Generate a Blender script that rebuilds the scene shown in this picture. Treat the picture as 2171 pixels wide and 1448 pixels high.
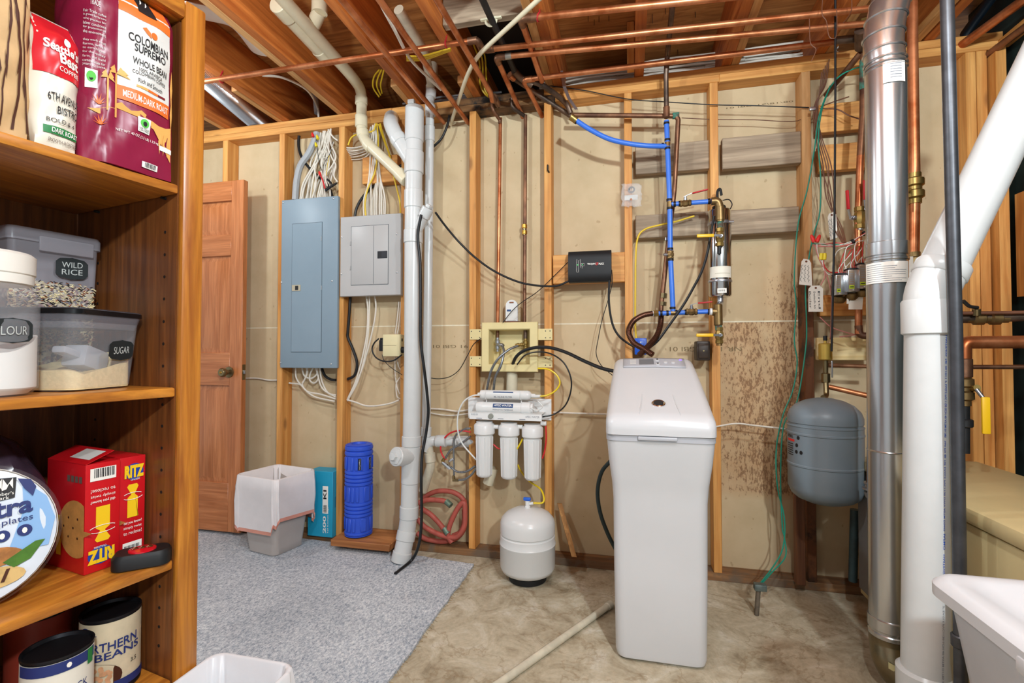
import bpy, bmesh, math, random
from mathutils import Vector, Matrix
V = Vector
random.seed(7)
for o in list(bpy.data.objects): bpy.data.objects.remove(o)
SC = bpy.context.scene
COL = SC.collection
# ---------------------------------------------------------------- camera
F = 1035.0; CX = 1085.5; CY = 724.0
YAW = math.radians(13.3); PIT = math.radians(1.25)
CAM = V((0, 0, 1.085))
cd = bpy.data.cameras.new('camera'); cam = bpy.data.objects.new('camera', cd); COL.objects.link(cam)
cd.sensor_width = 36; cd.lens = 36 * F / 2171; cd.clip_start = .02
cam.location = CAM; cam.rotation_euler = (math.pi / 2 + PIT, 0, YAW)
SC.camera = cam
# ---------------------------------------------------------------- world, lights, exposure
wd = bpy.data.worlds.new('world'); SC.world = wd; wd.use_nodes = True
wd.node_tree.nodes['Background'].inputs[0].default_value = (.90, .96, 1.0, 1)
wd.node_tree.nodes['Background'].inputs[1].default_value = .45
vs = SC.view_settings
vs.view_transform = 'Standard'; vs.look = 'None'; vs.gamma = 1; vs.use_curve_mapping = False
vs.exposure = 0.52
def point_light(name, loc, power, radius=.04, col=(.83, .945, 1.0)):
    l = bpy.data.lights.new(name, 'POINT'); l.energy = power; l.shadow_soft_size = radius; l.color = col
    o = bpy.data.objects.new(name, l); COL.objects.link(o); o.location = loc
    return o
point_light('ceiling_bulb_main', (.40, .62, 2.18), 38)
point_light('ceiling_bulb_hall', (-2.35, 1.75, 2.36), 15)
point_light('fill_lamp_left', (-1.15, .85, 2.22), 30)  # added fill light for the dim lower left wall and carpet
point_light('fill_lamp_rear', (.95, -.85, 2.15), 150, .06)  # added fill light behind the camera, brightens the whole wall
# ---------------------------------------------------------------- pixel -> place
RX = V((math.cos(YAW), math.sin(YAW), 0)); FH = V((-math.sin(YAW), math.cos(YAW), 0))
FW = FH * math.cos(PIT) + V((0, 0, 1)) * math.sin(PIT)
UP = -FH * math.sin(PIT) + V((0, 0, 1)) * math.cos(PIT)
def ray(px, py): return FW + RX * ((px - CX) / F) - UP * ((py - CY) / F)
def W(px, py, y=None, x=None, z=None, d=None):
    r = ray(px, py)
    if y is not None: t = (y - CAM.y) / r.y
    elif x is not None: t = (x - CAM.x) / r.x
    elif z is not None: t = (z - CAM.z) / r.z
    else: t = d
    return CAM + r * t
def mpp(p): return (V(p) - CAM).dot(FW) / F          # metres per pixel at a point
def PATH(l, y=None): return [W(q[0], q[1], y=q[2] if len(q) > 2 else y) for q in l]
# ---------------------------------------------------------------- materials
def lin(c):
    if isinstance(c, str):
        c = c.lstrip('#'); c = [int(c[i:i+2], 16) / 255 for i in (0, 2, 4)]
    return tuple(((v / 12.92) if v <= .04045 else ((v + .055) / 1.055) ** 2.4) for v in c[:3]) + (1,)
MATS = {}
def newmat(name):
    m = bpy.data.materials.new(name); m.use_nodes = True
    nt = m.node_tree; b = nt.nodes['Principled BSDF']
    return m, nt, b
def nd(nt, typ, **kw):
    n = nt.nodes.new(typ)
    for k, v in kw.items(): setattr(n, k, v)
    return n
def setin(n, **kw):
    for k, v in kw.items(): n.inputs[k.replace('_', ' ')].default_value = v
def mixc(nt, fac, a, b):
    n = nd(nt, 'ShaderNodeMix', data_type='RGBA')
    if hasattr(fac, 'node'): nt.links.new(fac, n.inputs[0])
    else: n.inputs[0].default_value = fac
    for i, c in ((6, a), (7, b)):
        if hasattr(c, 'node'): nt.links.new(c, n.inputs[i])
        else: n.inputs[i].default_value = c
    return n.outputs[2]
def ramp(nt, fac, stops):
    r = nd(nt, 'ShaderNodeValToRGB'); nt.links.new(fac, r.inputs[0])
    e = r.color_ramp.elements
    while len(e) > 1: e.remove(e[-1])
    e[0].position = stops[0][0]; e[0].color = stops[0][1]
    for p, c in stops[1:]:
        k = e.new(p); k.color = c
    return r.outputs[0]
def coords(nt, scale=(1, 1, 1), rnd=True, src='Object'):
    tc = nd(nt, 'ShaderNodeTexCoord'); mp = nd(nt, 'ShaderNodeMapping'); mp.inputs['Scale'].default_value = scale
    nt.links.new(tc.outputs[src], mp.inputs[0])
    if rnd:
        oi = nd(nt, 'ShaderNodeObjectInfo'); mu = nd(nt, 'ShaderNodeMath', operation='MULTIPLY'); mu.inputs[1].default_value = 37
        nt.links.new(oi.outputs['Random'], mu.inputs[0])
        cb = nd(nt, 'ShaderNodeCombineXYZ')
        for i in range(3): nt.links.new(mu.outputs[0], cb.inputs[i])
        nt.links.new(cb.outputs[0], mp.inputs['Location'])
    return mp.outputs[0]
def noise(nt, vec, scale, detail=4, rough=.55, dist=0):
    n = nd(nt, 'ShaderNodeTexNoise'); setin(n, Scale=scale, Detail=detail, Roughness=rough, Distortion=dist)
    nt.links.new(vec, n.inputs['Vector']); return n.outputs['Fac']
def bump(nt, b, h, strength=.3, dist=.002):
    n = nd(nt, 'ShaderNodeBump'); setin(n, Strength=strength, Distance=dist)
    nt.links.new(h, n.inputs['Height']); nt.links.new(n.outputs[0], b.inputs['Normal'])
def mat(name, col, rough=.5, metal=0, var=.12, vs_=14, col2=None, bmp=0, bs=60, trans=0, alpha=1, ior=1.45, coat=0, emit=0, spec=None):
    if name in MATS: return MATS[name]
    m, nt, b = newmat(name)
    c = lin(col)
    if var > 0 or col2:
        v = coords(nt)
        f = noise(nt, v, vs_, 5, .6)
        c2 = lin(col2) if col2 else tuple(x * (1 - var) for x in c[:3]) + (1,)
        o = ramp(nt, f, [(.38, c2), (.62, c)])
        nt.links.new(o, b.inputs['Base Color'])
    else: b.inputs['Base Color'].default_value = c
    setin(b, Roughness=rough, Metallic=metal, IOR=ior)
    if trans: b.inputs['Transmission Weight'].default_value = trans
    if alpha < 1: b.inputs['Alpha'].default_value = alpha
    if coat: b.inputs['Coat Weight'].default_value = coat
    if spec is not None: b.inputs['Specular IOR Level'].default_value = spec
    if emit:
        b.inputs['Emission Color'].default_value = c; b.inputs['Emission Strength'].default_value = emit
    if bmp:
        v = coords(nt); bump(nt, b, noise(nt, v, bs, 6, .6), bmp)
    MATS[name] = m; return m
def wood(name, light, dark, axis='z', rough=.55, knots=.5, grain=1.0, kcol='#5a2f14', coat=0, stain=None, stain_top=None):
    if name in MATS: return MATS[name]
    m, nt, b = newmat(name)
    a = {'x': 0, 'y': 1, 'z': 2}[axis]
    s = [9 * grain] * 3; s[a] = .55 * grain
    v = coords(nt, s)
    n1 = noise(nt, v, 3.2, 6, .6, .6)
    s2 = [60 * grain] * 3; s2[a] = 1.6 * grain
    n2 = noise(nt, coords(nt, s2), 1.6, 3, .5)
    c = ramp(nt, n1, [(.3, lin(dark)), (.5, tuple((p + q) / 2 for p, q in zip(lin(light), lin(dark)))), (.66, lin(light))])
    f2 = ramp(nt, n2, [(.35, (.72, .72, .72, 1)), (.6, (1, 1, 1, 1))])
    mm = nd(nt, 'ShaderNodeMix', data_type='RGBA', blend_type='MULTIPLY'); mm.inputs[0].default_value = .45
    nt.links.new(c, mm.inputs[6]); nt.links.new(f2, mm.inputs[7]); out = mm.outputs[2]
    if knots:
        s3 = [7, 7, 7]; s3[a] = 3.0
        vo = nd(nt, 'ShaderNodeTexVoronoi'); setin(vo, Scale=1.0, Randomness=1.0)
        nt.links.new(coords(nt, s3), vo.inputs['Vector'])
        k = ramp(nt, vo.outputs['Distance'], [(.055, (1, 1, 1, 1)), (.14, (0, 0, 0, 1))])
        kk = nd(nt, 'ShaderNodeMath', operation='MULTIPLY'); kk.inputs[1].default_value = knots
        nt.links.new(k, kk.inputs[0]); out = mixc(nt, kk.outputs[0], out, lin(kcol))
    if stain:
        sn = noise(nt, coords(nt, (1, 1, 1)), 7, 5, .65)
        sf = ramp(nt, sn, [(.5, (0, 0, 0, 1)), (.62, (1, 1, 1, 1))])
        if stain_top:
            sp = nd(nt, 'ShaderNodeSeparateXYZ'); nt.links.new(coords(nt, (1, 1, 1), False), sp.inputs[0])
            mr = nd(nt, 'ShaderNodeMapRange', interpolation_type='SMOOTHSTEP'); mr.inputs[1].default_value = stain_top; mr.inputs[2].default_value = stain_top - .35
            nt.links.new(sp.outputs[2], mr.inputs[0])
            out = mixc(nt, mr.outputs[0], out, lin('#6e4020'))
            ml = nd(nt, 'ShaderNodeMath', operation='MULTIPLY'); nt.links.new(sf, ml.inputs[0]); nt.links.new(mr.outputs[0], ml.inputs[1]); sf = ml.outputs[0]
        out = mixc(nt, sf, out, lin(stain))
    nt.links.new(out, b.inputs['Base Color'])
    setin(b, Roughness=rough)
    if coat: b.inputs['Coat Weight'].default_value = coat; b.inputs['Coat Roughness'].default_value = .25
    bump(nt, b, n2, .12, .001)
    MATS[name] = m; return m
# ---------------------------------------------------------------- mesh building
WLOC = {}
EMPTIES = []
def frame(d):
    d = V(d).normalized()
    a = V((0, 0, 1)) if abs(d.z) < .9 else V((1, 0, 0))
    u = d.cross(a).normalized(); return u, d.cross(u).normalized()
def catmull(pts, n=6):
    pts = [V(p) for p in pts]
    if len(pts) < 3: return pts
    out = []
    for i in range(len(pts) - 1):
        p0 = pts[i - 1] if i else pts[0] * 2 - pts[1]; p1 = pts[i]; p2 = pts[i + 1]
        p3 = pts[i + 2] if i + 2 < len(pts) else p2 * 2 - p1
        for k in range(n):
            t = k / n
            out.append(.5 * ((2 * p1) + (p2 - p0) * t + (2 * p0 - 5 * p1 + 4 * p2 - p3) * t * t + (3 * p1 - p0 - 3 * p2 + p3) * t ** 3))
    out.append(pts[-1]); return out
def fillet(pts, r, n=5):
    """polyline with rounded corners"""
    pts = [V(p) for p in pts]; out = [pts[0]]
    for a, b, c in zip(pts, pts[1:], pts[2:]):
        d1 = (a - b); d2 = (c - b); rr = min(r, d1.length * .48, d2.length * .48)
        p = b + d1.normalized() * rr; q = b + d2.normalized() * rr
        for k in range(n + 1):
            t = k / n; out.append(p * (1 - t) ** 2 + b * 2 * t * (1 - t) + q * t * t)
    out.append(pts[-1]); return out
class MB:
    def __init__(s): s.v = []; s.f = []
    def add(s, vs, fs):
        o = len(s.v); s.v += [V(p) for p in vs]; s.f += [tuple(i + o for i in f) for f in fs]; return s
    def box(s, x0, x1, y0, y1, z0, z1):
        p = [(x0, y0, z0), (x1, y0, z0), (x1, y1, z0), (x0, y1, z0), (x0, y0, z1), (x1, y0, z1), (x1, y1, z1), (x0, y1, z1)]
        return s.add(p, [(3, 2, 1, 0), (4, 5, 6, 7), (0, 1, 5, 4), (1, 2, 6, 5), (2, 3, 7, 6), (3, 0, 4, 7)])
    def obox(s, c, ex, ey, ez, bev=0, seg=2):
        """oriented box: centre and three half-extent vectors"""
        c = V(c); ex = V(ex); ey = V(ey); ez = V(ez)
        if bev <= 0:
            p = [c + ex * i + ey * j + ez * k for k in (-1, 1) for i, j in ((-1, -1), (1, -1), (1, 1), (-1, 1))]
            return s.add(p, [(3, 2, 1, 0), (4, 5, 6, 7), (0, 1, 5, 4), (1, 2, 6, 5), (2, 3, 7, 6), (3, 0, 4, 7)])
        lx, ly, lz = ex.length, ey.length, ez.length
        bm = bmesh.new(); bmesh.ops.create_cube(bm, size=2)
        for q in bm.verts: q.co = V((q.co.x * lx, q.co.y * ly, q.co.z * lz))
        bmesh.ops.bevel(bm, geom=bm.edges[:] , offset=min(bev, .98 * min(lx, ly, lz)), segments=seg, affect='EDGES', profile=.5)
        ux, uy, uz = ex.normalized(), ey.normalized(), ez.normalized()
        bm.verts.ensure_lookup_table()
        s.add([c + ux * q.co.x + uy * q.co.y + uz * q.co.z for q in bm.verts], [[q.index for q in f.verts] for f in bm.faces])
        bm.free(); return s
    def rbox(s, x0, x1, y0, y1, z0, z1, r=.005, seg=2):
        return s.obox(((x0 + x1) / 2, (y0 + y1) / 2, (z0 + z1) / 2), ((x1 - x0) / 2, 0, 0), (0, (y1 - y0) / 2, 0), (0, 0, (z1 - z0) / 2), r, seg)
    def loft(s, rings, cap0=True, cap1=True, closed=True):
        n = len(rings[0]); o = len(s.v)
        for r in rings: s.v += [V(p) for p in r]
        m = n if closed else n - 1
        for i in range(len(rings) - 1):
            for j in range(m):
                a = o + i * n + j; b = o + i * n + (j + 1) % n
                s.f.append((a, b, b + n, a + n))
        if cap0: s.f.append(tuple(o + j for j in reversed(range(n))))
        if cap1: s.f.append(tuple(o + (len(rings) - 1) * n + j for j in range(n)))
        return s
    def tube(s, pts, r, seg=10, caps=True, flat=None):
        pts = [V(p) for p in pts]
        q = [pts[0]]
        for p in pts[1:]:
            if (p - q[-1]).length > 1e-5: q.append(p)
        pts = q; n = len(pts)
        rs = r if isinstance(r, (list, tuple)) else [r] * n
        u = None; rings = []
        for i in range(n):
            d = (pts[min(i + 1, n - 1)] - pts[max(i - 1, 0)]).normalized()
            if u is None: u, w = frame(d)
            else:
                u = (u - d * u.dot(d)); u = u.normalized() if u.length > 1e-6 else frame(d)[0]; w = d.cross(u)
            if flat: rings.append([pts[i] + u * (math.cos(t) * rs[i]) + w * (math.sin(t) * rs[i] * flat) for t in [2 * math.pi * k / seg for k in range(seg)]])
            else: rings.append([pts[i] + (u * math.cos(t) + w * math.sin(t)) * rs[min(i, len(rs) - 1)] for t in [2 * math.pi * k / seg for k in range(seg)]])
        return s.loft(rings, caps, caps)
    def cyl(s, p0, p1, r, r1=None, seg=20, caps=True):
        return s.tube([p0, p1], [r, r if r1 is None else r1], seg, caps)
    def lathe(s, prof, o=(0, 0, 0), d=(0, 0, 1), seg=28, caps=True):
        o = V(o); d = V(d).normalized(); u, w = frame(d)
        rings = [[o + d * h + (u * math.cos(t) + w * math.sin(t)) * max(r, 1e-4) for t in [2 * math.pi * k / seg for k in range(seg)]] for r, h in prof]
        return s.loft(rings, caps, caps)
    def prism(s, poly, dv):
        """poly: 3d points, dv: extrusion vector"""
        n = len(poly); dv = V(dv); a = [V(p) for p in poly]
        return s.add(a + [p + dv for p in a], [tuple(reversed(range(n))), tuple(range(n, 2 * n))] + [(i, (i + 1) % n, (i + 1) % n + n, i + n) for i in range(n)])
    def board(s, a, b, wv, tv):
        """plank from a to b with width vector and thickness vector"""
        a, b, wv, tv = V(a), V(b), V(wv), V(tv)
        return s.prism([a, b, b + wv, a + wv], tv)
    def quad(s, a, b, c, d): return s.add([a, b, c, d], [(0, 1, 2, 3)])
    def poly(s, pts): return s.add(pts, [tuple(range(len(pts)))])
    def xf(s, fn): s.v = [V(fn(p)) for p in s.v]; return s
    def build(s, name, m, parent=None, label=None, cat=None, group=None, kind=None, ang=38, fixn=True, solid=0, sub=0):
        c0 = V((min(p.x for p in s.v), min(p.y for p in s.v), min(p.z for p in s.v)))
        c1 = V((max(p.x for p in s.v), max(p.y for p in s.v), max(p.z for p in s.v)))
        o = V(((c0.x + c1.x) / 2, (c0.y + c1.y) / 2, c0.z))
        me = bpy.data.meshes.new(name); me.from_pydata([p - o for p in s.v], [], s.f)
        if fixn:
            bm = bmesh.new(); bm.from_mesh(me); bmesh.ops.recalc_face_normals(bm, faces=bm.faces); bm.to_mesh(me); bm.free()
        me.polygons.foreach_set('use_smooth', [True] * len(me.polygons))
        try: me.set_sharp_from_angle(angle=math.radians(ang))
        except Exception: pass
        me.update()
        if isinstance(m, str): m = MATS[m]
        me.materials.append(m)
        ob = bpy.data.objects.new(name, me); COL.objects.link(ob)
        ob.location = o - WLOC.get(parent.name, V((0, 0, 0))) if parent else o
        if parent: ob.parent = parent
        WLOC[ob.name] = o
        if solid:
            md = ob.modifiers.new('thickness', 'SOLIDIFY'); md.thickness = solid; md.offset = 0
        if sub:
            md = ob.modifiers.new('subdivision', 'SUBSURF'); md.levels = md.render_levels = sub
        tag(ob, label, cat, group, kind); return ob
def tag(o, label=None, cat=None, group=None, kind=None):
    if label: o['label'] = label
    if cat: o['category'] = cat
    if group: o['group'] = group
    if kind: o['kind'] = kind
    return o
def thing(name, label, cat, group=None, kind=None):
    e = bpy.data.objects.new(name, None); COL.objects.link(e); e.empty_display_size = .1
    WLOC[e.name] = V((0, 0, 0)); EMPTIES.append(e)
    return tag(e, label, cat, group, kind)
def pipe(name, pts, r, m, parent=None, seg=12, bend=0, smooth=0, label=None, cat=None, group=None, kind=None, flat=None):
    if bend: pts = fillet(pts, bend)
    if smooth: pts = catmull(pts, smooth)
    return MB().tube(pts, r, seg, flat=flat).build(name, m, parent, label, cat, group, kind)
# lettering: a text laid on a surface given by fn(u, v) -> point, u and v in 0..1
def letters(txt, fn, bold=0, sx=1):
    cu = bpy.data.curves.new('t', 'FONT'); cu.body = txt; cu.size = 1; cu.align_x = 'CENTER'; cu.offset = bold; cu.resolution_u = 3
    ob = bpy.data.objects.new('t', cu); COL.objects.link(ob)
    me = ob.to_mesh(); vs = [v.co.copy() for v in me.vertices]; fs = [tuple(p.vertices) for p in me.polygons]
    ob.to_mesh_clear(); bpy.data.objects.remove(ob); bpy.data.curves.remove(cu)
    if not vs: return MB()
    x0 = min(v.x for v in vs); x1 = max(v.x for v in vs); y0 = min(v.y for v in vs); y1 = max(v.y for v in vs)
    mb = MB(); mb.add([fn((v.x - x0) / (x1 - x0), (v.y - y0) / max(y1 - y0, 1e-6)) for v in vs], fs); return mb
def bil(q):
    """bilinear patch: corners bottom-left, bottom-right, top-right, top-left"""
    a, b, c, d = [V(p) for p in q]
    return lambda u, v: a * (1 - u) * (1 - v) + b * u * (1 - v) + c * u * v + d * (1 - u) * v
def sub(fn, u0, u1, v0, v1): return lambda u, v: fn(u0 + (u1 - u0) * u, v0 + (v1 - v0) * v)
def patch(fn, nu=1, nv=1):
    mb = MB(); mb.add([fn(i / nu, j / nv) for j in range(nv + 1) for i in range(nu + 1)],
                      [(j * (nu + 1) + i, j * (nu + 1) + i + 1, (j + 1) * (nu + 1) + i + 1, (j + 1) * (nu + 1) + i) for j in range(nv) for i in range(nu)])
    return mb
def shape(fn, pts):
    return MB().poly([fn(u, v) for u, v in pts])
def ell(cx, cy, rx, ry, n=20): return [(cx + rx * math.cos(2 * math.pi * k / n), cy + ry * math.sin(2 * math.pi * k / n)) for k in range(n)]
# ================================================================ the setting
YS = 2.5          # stud faces
YD = 2.589        # drywall behind the studs
ZP = 2.392        # underside of the top plates
ZJ = 2.468        # underside of the joists
ZF = 2.703        # subfloor
JX = [-2.39, -1.98, -1.575, -1.135, -.785, -.345, .064, .47, .876, 1.31]
SX = [-2.82, -2.41, -2.005, -1.605, -1.21, -.81, -.40, .008, .413, .815, 1.215]
for ax in 'xyz':
    wood('stud_wood_' + ax, '#e5a95e', '#bf7832', ax, .6, .55)
    wood('joist_wood_' + ax, '#d27c36', '#9c4c16', ax, .6, .55)
    wood('old_wood_' + ax, '#b9a48a', '#7d6a55', ax, .75, .7)
wood('stained_stud_z', '#dca970', '#b57a3e', 'z', .6, .5, stain='#3a2212', stain_top=1.62)
wood('burnt_wood_x', '#8a6034', '#412814', 'x', .7, .4, stain='#140f0b')
wood('plate_wood_x', '#9a7048', '#5d3d24', 'x', .75, .4, stain='#6d5a48')
wood('fir_strip_y', '#d9a56a', '#b5793c', 'y', .6, .3)
wood('pale_ply_x', '#e6cf9c', '#d2b271', 'x', .6, .3)
def drywall_mat(name, stain):
    m, nt, b = newmat(name)
    v = coords(nt, rnd=False, src='Object')
    n = noise(nt, v, 5, 5, .6); base = ramp(nt, n, [(.3, lin('#bfa883')), (.7, lin('#cdb793'))])
    n3 = noise(nt, coords(nt, (1, 1, .6), False), 45, 2, .5)
    fl = ramp(nt, n3, [(.71, (0, 0, 0, 1)), (.74, (1, 1, 1, 1))])
    mu = nd(nt, 'ShaderNodeMath', operation='MULTIPLY'); mu.inputs[1].default_value = .35; nt.links.new(fl, mu.inputs[0])
    out = mixc(nt, mu.outputs[0], base, lin('#86643c'))
    if stain:
        sp = nd(nt, 'ShaderNodeSeparateXYZ'); nt.links.new(v, sp.inputs[0])
        def mr(o, a, b_):
            k = nd(nt, 'ShaderNodeMapRange', interpolation_type='SMOOTHSTEP'); k.inputs[1].default_value = a; k.inputs[2].default_value = b_
            nt.links.new(o, k.inputs[0]); return k.outputs[0]
        def mul(a, b_, op='MULTIPLY'):
            k = nd(nt, 'ShaderNodeMath', operation=op)
            for i, q in enumerate((a, b_)):
                if hasattr(q, 'node'): nt.links.new(q, k.inputs[i])
                else: k.inputs[i].default_value = q
            return k.outputs[0]
        # x across the bay, z up: the mould spreads up and to the right
        xs, zs = stain
        dens = mul(mr(sp.outputs[0], xs[0], xs[1]), mr(sp.outputs[2], zs[0], zs[1]))
        for lo, hi in zs[2:]: dens = mul(dens, mr(sp.outputs[2], lo, hi))
        sc = noise(nt, coords(nt, (1, 1, .4), False), 105, 4, .7)
        bl = noise(nt, coords(nt, (1, 1, .7), False), 9, 4, .6)
        k = mul(mul(sc, mul(bl, .3), 'ADD'), mul(dens, .27), 'ADD')
        spots = ramp(nt, k, [(.90, (0, 0, 0, 1)), (.98, (1, 1, 1, 1))])
        wash = mul(dens, mul(bl, .8)); out = mixc(nt, wash, out, lin('#b27a45'))
        out = mixc(nt, mul(spots, .62), out, lin('#5f3315'))
    nt.links.new(out, b.inputs['Base Color']); setin(b, Roughness=.85)
    bump(nt, b, noise(nt, v, 220, 3), .05, .001)
    MATS[name] = m
drywall_mat('drywall_paper', None)
drywall_mat('drywall_stain_up', ((-.12, .2), (.46, .1)))
drywall_mat('drywall_stain_low', ((-.38, -.02), (.36, .42)))
def concrete():
    m, nt, b = newmat('concrete')
    v = coords(nt, rnd=False)
    n1 = noise(nt, v, 1.6, 6, .65, .4); n2 = noise(nt, v, 7, 8, .7, .8); n3 = noise(nt, v, 60, 4, .6)
    c = ramp(nt, n1, [(.3, lin('#8d8068')), (.48, lin('#b0a389')), (.68, lin('#ccc0a6'))])
    d = ramp(nt, n2, [(.32, lin('#6e5b40')), (.42, lin('#a89a80')), (.56, lin('#c9bea6')), (.68, lin('#e2dccd'))])
    o = mixc(nt, .62, c, d)
    s = ramp(nt, noise(nt, v, 3.1, 5, .7, 1.2), [(.62, (0, 0, 0, 1)), (.68, (1, 1, 1, 1))])
    k = nd(nt, 'ShaderNodeMath', operation='MULTIPLY'); k.inputs[1].default_value = .5; nt.links.new(s, k.inputs[0])
    o = mixc(nt, k.outputs[0], o, lin('#7a5a36'))
    cr_ = ramp(nt, noise(nt, v, 2.3, 7, .62, .6), [(.485, (0, 0, 0, 1)), (.4975, (1, 1, 1, 1)), (.51, (0, 0, 0, 1))])
    kk = nd(nt, 'ShaderNodeMath', operation='MULTIPLY'); kk.inputs[1].default_value = .4; nt.links.new(cr_, kk.inputs[0])
    o = mixc(nt, kk.outputs[0], o, lin('#7d6037'))
    e = ramp(nt, n3, [(.3, (.75, .75, .75, 1)), (.6, (1, 1, 1, 1))])
    mm = nd(nt, 'ShaderNodeMix', data_type='RGBA', blend_type='MULTIPLY'); mm.inputs[0].default_value = .6
    nt.links.new(o, mm.inputs[6]); nt.links.new(e, mm.inputs[7])
    nt.links.new(mm.outputs[2], b.inputs['Base Color']); setin(b, Roughness=.8)
    bump(nt, b, n2, .25, .004); MATS['concrete'] = m
concrete()
def ply():
    m, nt, b = newmat('subfloor_ply')
    v = coords(nt, (1.2, 9, 1), False)
    n = noise(nt, v, 2.2, 5, .6, 1.4)
    nt.links.new(ramp(nt, n, [(.3, lin('#7d4a22')), (.5, lin('#ad6f34')), (.7, lin('#c6884a'))]), b.inputs['Base Color']); setin(b, Roughness=.7)
    MATS['subfloor_ply'] = m
ply()
mat('dark_green_paint', '#22302c', .55, 0, .4, 6, col2='#131b1a', bmp=.2, bs=30)
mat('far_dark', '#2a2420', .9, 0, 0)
# floor
fl = MB().box(-4.2, 2.2, -1.6, 4.2, -.1, 0).build('floor', 'concrete', kind='structure', label='stained bare concrete basement floor')
# back wall: framing with the paper backs of the drywall behind
wall = thing('wall_back', 'open stud wall with bare drywall behind', None, kind='structure')
ZJT = 1.235
def dry(x0, x1, z0, z1, m='drywall_paper'): return MB().box(x0, x1, YD, YD + .0125, z0, z1).build('drywall_sheet', m, wall)
for (x0, x1, mu, ml) in ((-3.9, SX[8], None, None), (SX[8], SX[9], 'drywall_stain_up', 'drywall_stain_low'), (SX[9], 1.6, None, None)):
    dry(x0, x1, ZJT + .002, ZP + .07, mu or 'drywall_paper'); dry(x0, x1, .0, ZJT - .002, ml or 'drywall_paper')
mat('joint_white', '#e4d9bd', .8)
MB().box(-3.9, 1.6, YD - .0006, YD + .004, ZJT - .0035, ZJT + .0035).build('sheet_joint', 'joint_white', wall)
for i, x in enumerate(SX):
    zt = ZP
    MB().rbox(x - .019, x + .019, YS, YD - .001, .038, zt, .002, 1).build('stud', 'stained_stud_z' if i == 9 else 'stud_wood_z', wall, label='stud darkened by damp and mould' if i == 9 else None)
for x in (1.46, 1.50, 1.545):
    MB().rbox(x - .019, x + .019, YS - (.0 if x < 1.54 else .04), YD - .001, .038, ZP, .002, 1).build('stud', 'stud_wood_z', wall)
def plate(x0, x1, z0, m, y0=YS): MB().rbox(x0, x1, y0, YD, z0, z0 + .037, .002, 1).build('top_plate', m, wall)
plate(-3.9, -1.02, ZP, 'stud_wood_x'); plate(-1.02, -.36, ZP, 'burnt_wood_x'); plate(-.36, .44, ZP, 'stud_wood_x'); plate(.44, 1.58, ZP, 'stud_wood_x')
plate(-3.9, -1.29, ZP + .038, 'stud_wood_x', YS + .001); plate(-1.29, -.92, ZP + .038, 'stud_wood_x', YS + .003); plate(-.92, -.42, ZP + .038, 'burnt_wood_x', YS + .001); plate(-.42, 1.58, ZP + .038, 'stud_wood_x', YS + .001)
for a, b in ((-3.9, -1.1), (-1.1, .3), (.3, 1.58)):
    MB().rbox(a, b, YS, YD, 0, .037, .002, 1).build('bottom_plate', 'plate_wood_x', wall)
def blocking(q, y0, t, m, label=None):
    a = W(q[0], q[1], y=y0); b = W(q[2], q[3], y=y0)
    return MB().rbox(a.x, b.x, y0, y0 + t, b.z, a.z, .003, 1).build('blocking_board', m, wall, label=label)
MATS['old_wood_x']
blocking((1347, 311, 1507, 357), YS + .03, .04, 'old_wood_x', 'weathered grey board'); blocking((1531, 293, 1699, 345), YS + .012, .04, 'old_wood_x', 'weathered grey board')
blocking((1347, 457, 1507, 497), YS + .03, .04, 'old_wood_x', 'weathered grey board'); blocking((1531, 447, 1695, 490), YS + .012, .04, 'old_wood_x', 'weathered grey board')
blocking((1736, 222, 1880, 268), YS + .02, .04, 'stud_wood_x'); blocking((1736, 308, 1880, 352), YS + .02, .04, 'stud_wood_x')
blocking((1738, 626, 1880, 668), YS + .03, .04, 'stud_wood_x')
blocking((1733, 716, 1856, 764), YS - .03, .028, 'pale_ply_x', 'pale plywood scrap')
blocking((1172, 541, 1330, 597), YS + .005, .038, 'stud_wood_x')
blocking((768, 334, 842, 384), YD - .06, .058, 'stud_wood_x')
# foundation wall on the right, and an added dark backdrop that blocks world light
MB().box(1.60, 1.75, -.6, 2.75, 0, 2.7).build('wall_right', 'dark_green_paint', kind='structure', label='dark green painted foundation wall')
MB().box(-4.2, 1.75, 4.0, 4.1, 0, 2.7).build('far_light_block', 'far_dark', kind='structure', label='added dark backdrop blocking light beyond the stud wall')
# ceiling: subfloor with joists
ceil = MB().box(-4.2, 2.2, -1.6, 4.2, ZF, ZF + .02).build('ceiling', 'subfloor_ply', kind='structure', label='plywood subfloor over open joists')
jm = None
for i, x in enumerate(JX):
    MB().rbox(x - .022, x + .022, -1.5, 4.1, ZJ, ZF - .001, .002, 1).build('joist', 'joist_wood_y', ceil)
for x, y0, y1 in ((JX[0] - .041, 1.35, 2.56), (JX[1] - .041, 2.15, 2.56), (JX[2] - .041, 1.45, 2.56), (JX[3] - .041, 2.3, 2.56), (JX[4] - .041, 2.35, 2.56), (JX[5] - .041, 1.3, 2.56), (JX[7] + .041, 1.1, 2.56), (JX[8] + .041, 1.5, 2.56), (JX[9] - .05, 1.6, 2.56)):
    MB().rbox(x - .0185, x + .0185, y0, y1, ZJ, ZJ + .04, .002, 1).build('ledger_strip', 'fir_strip_y', ceil)
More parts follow.
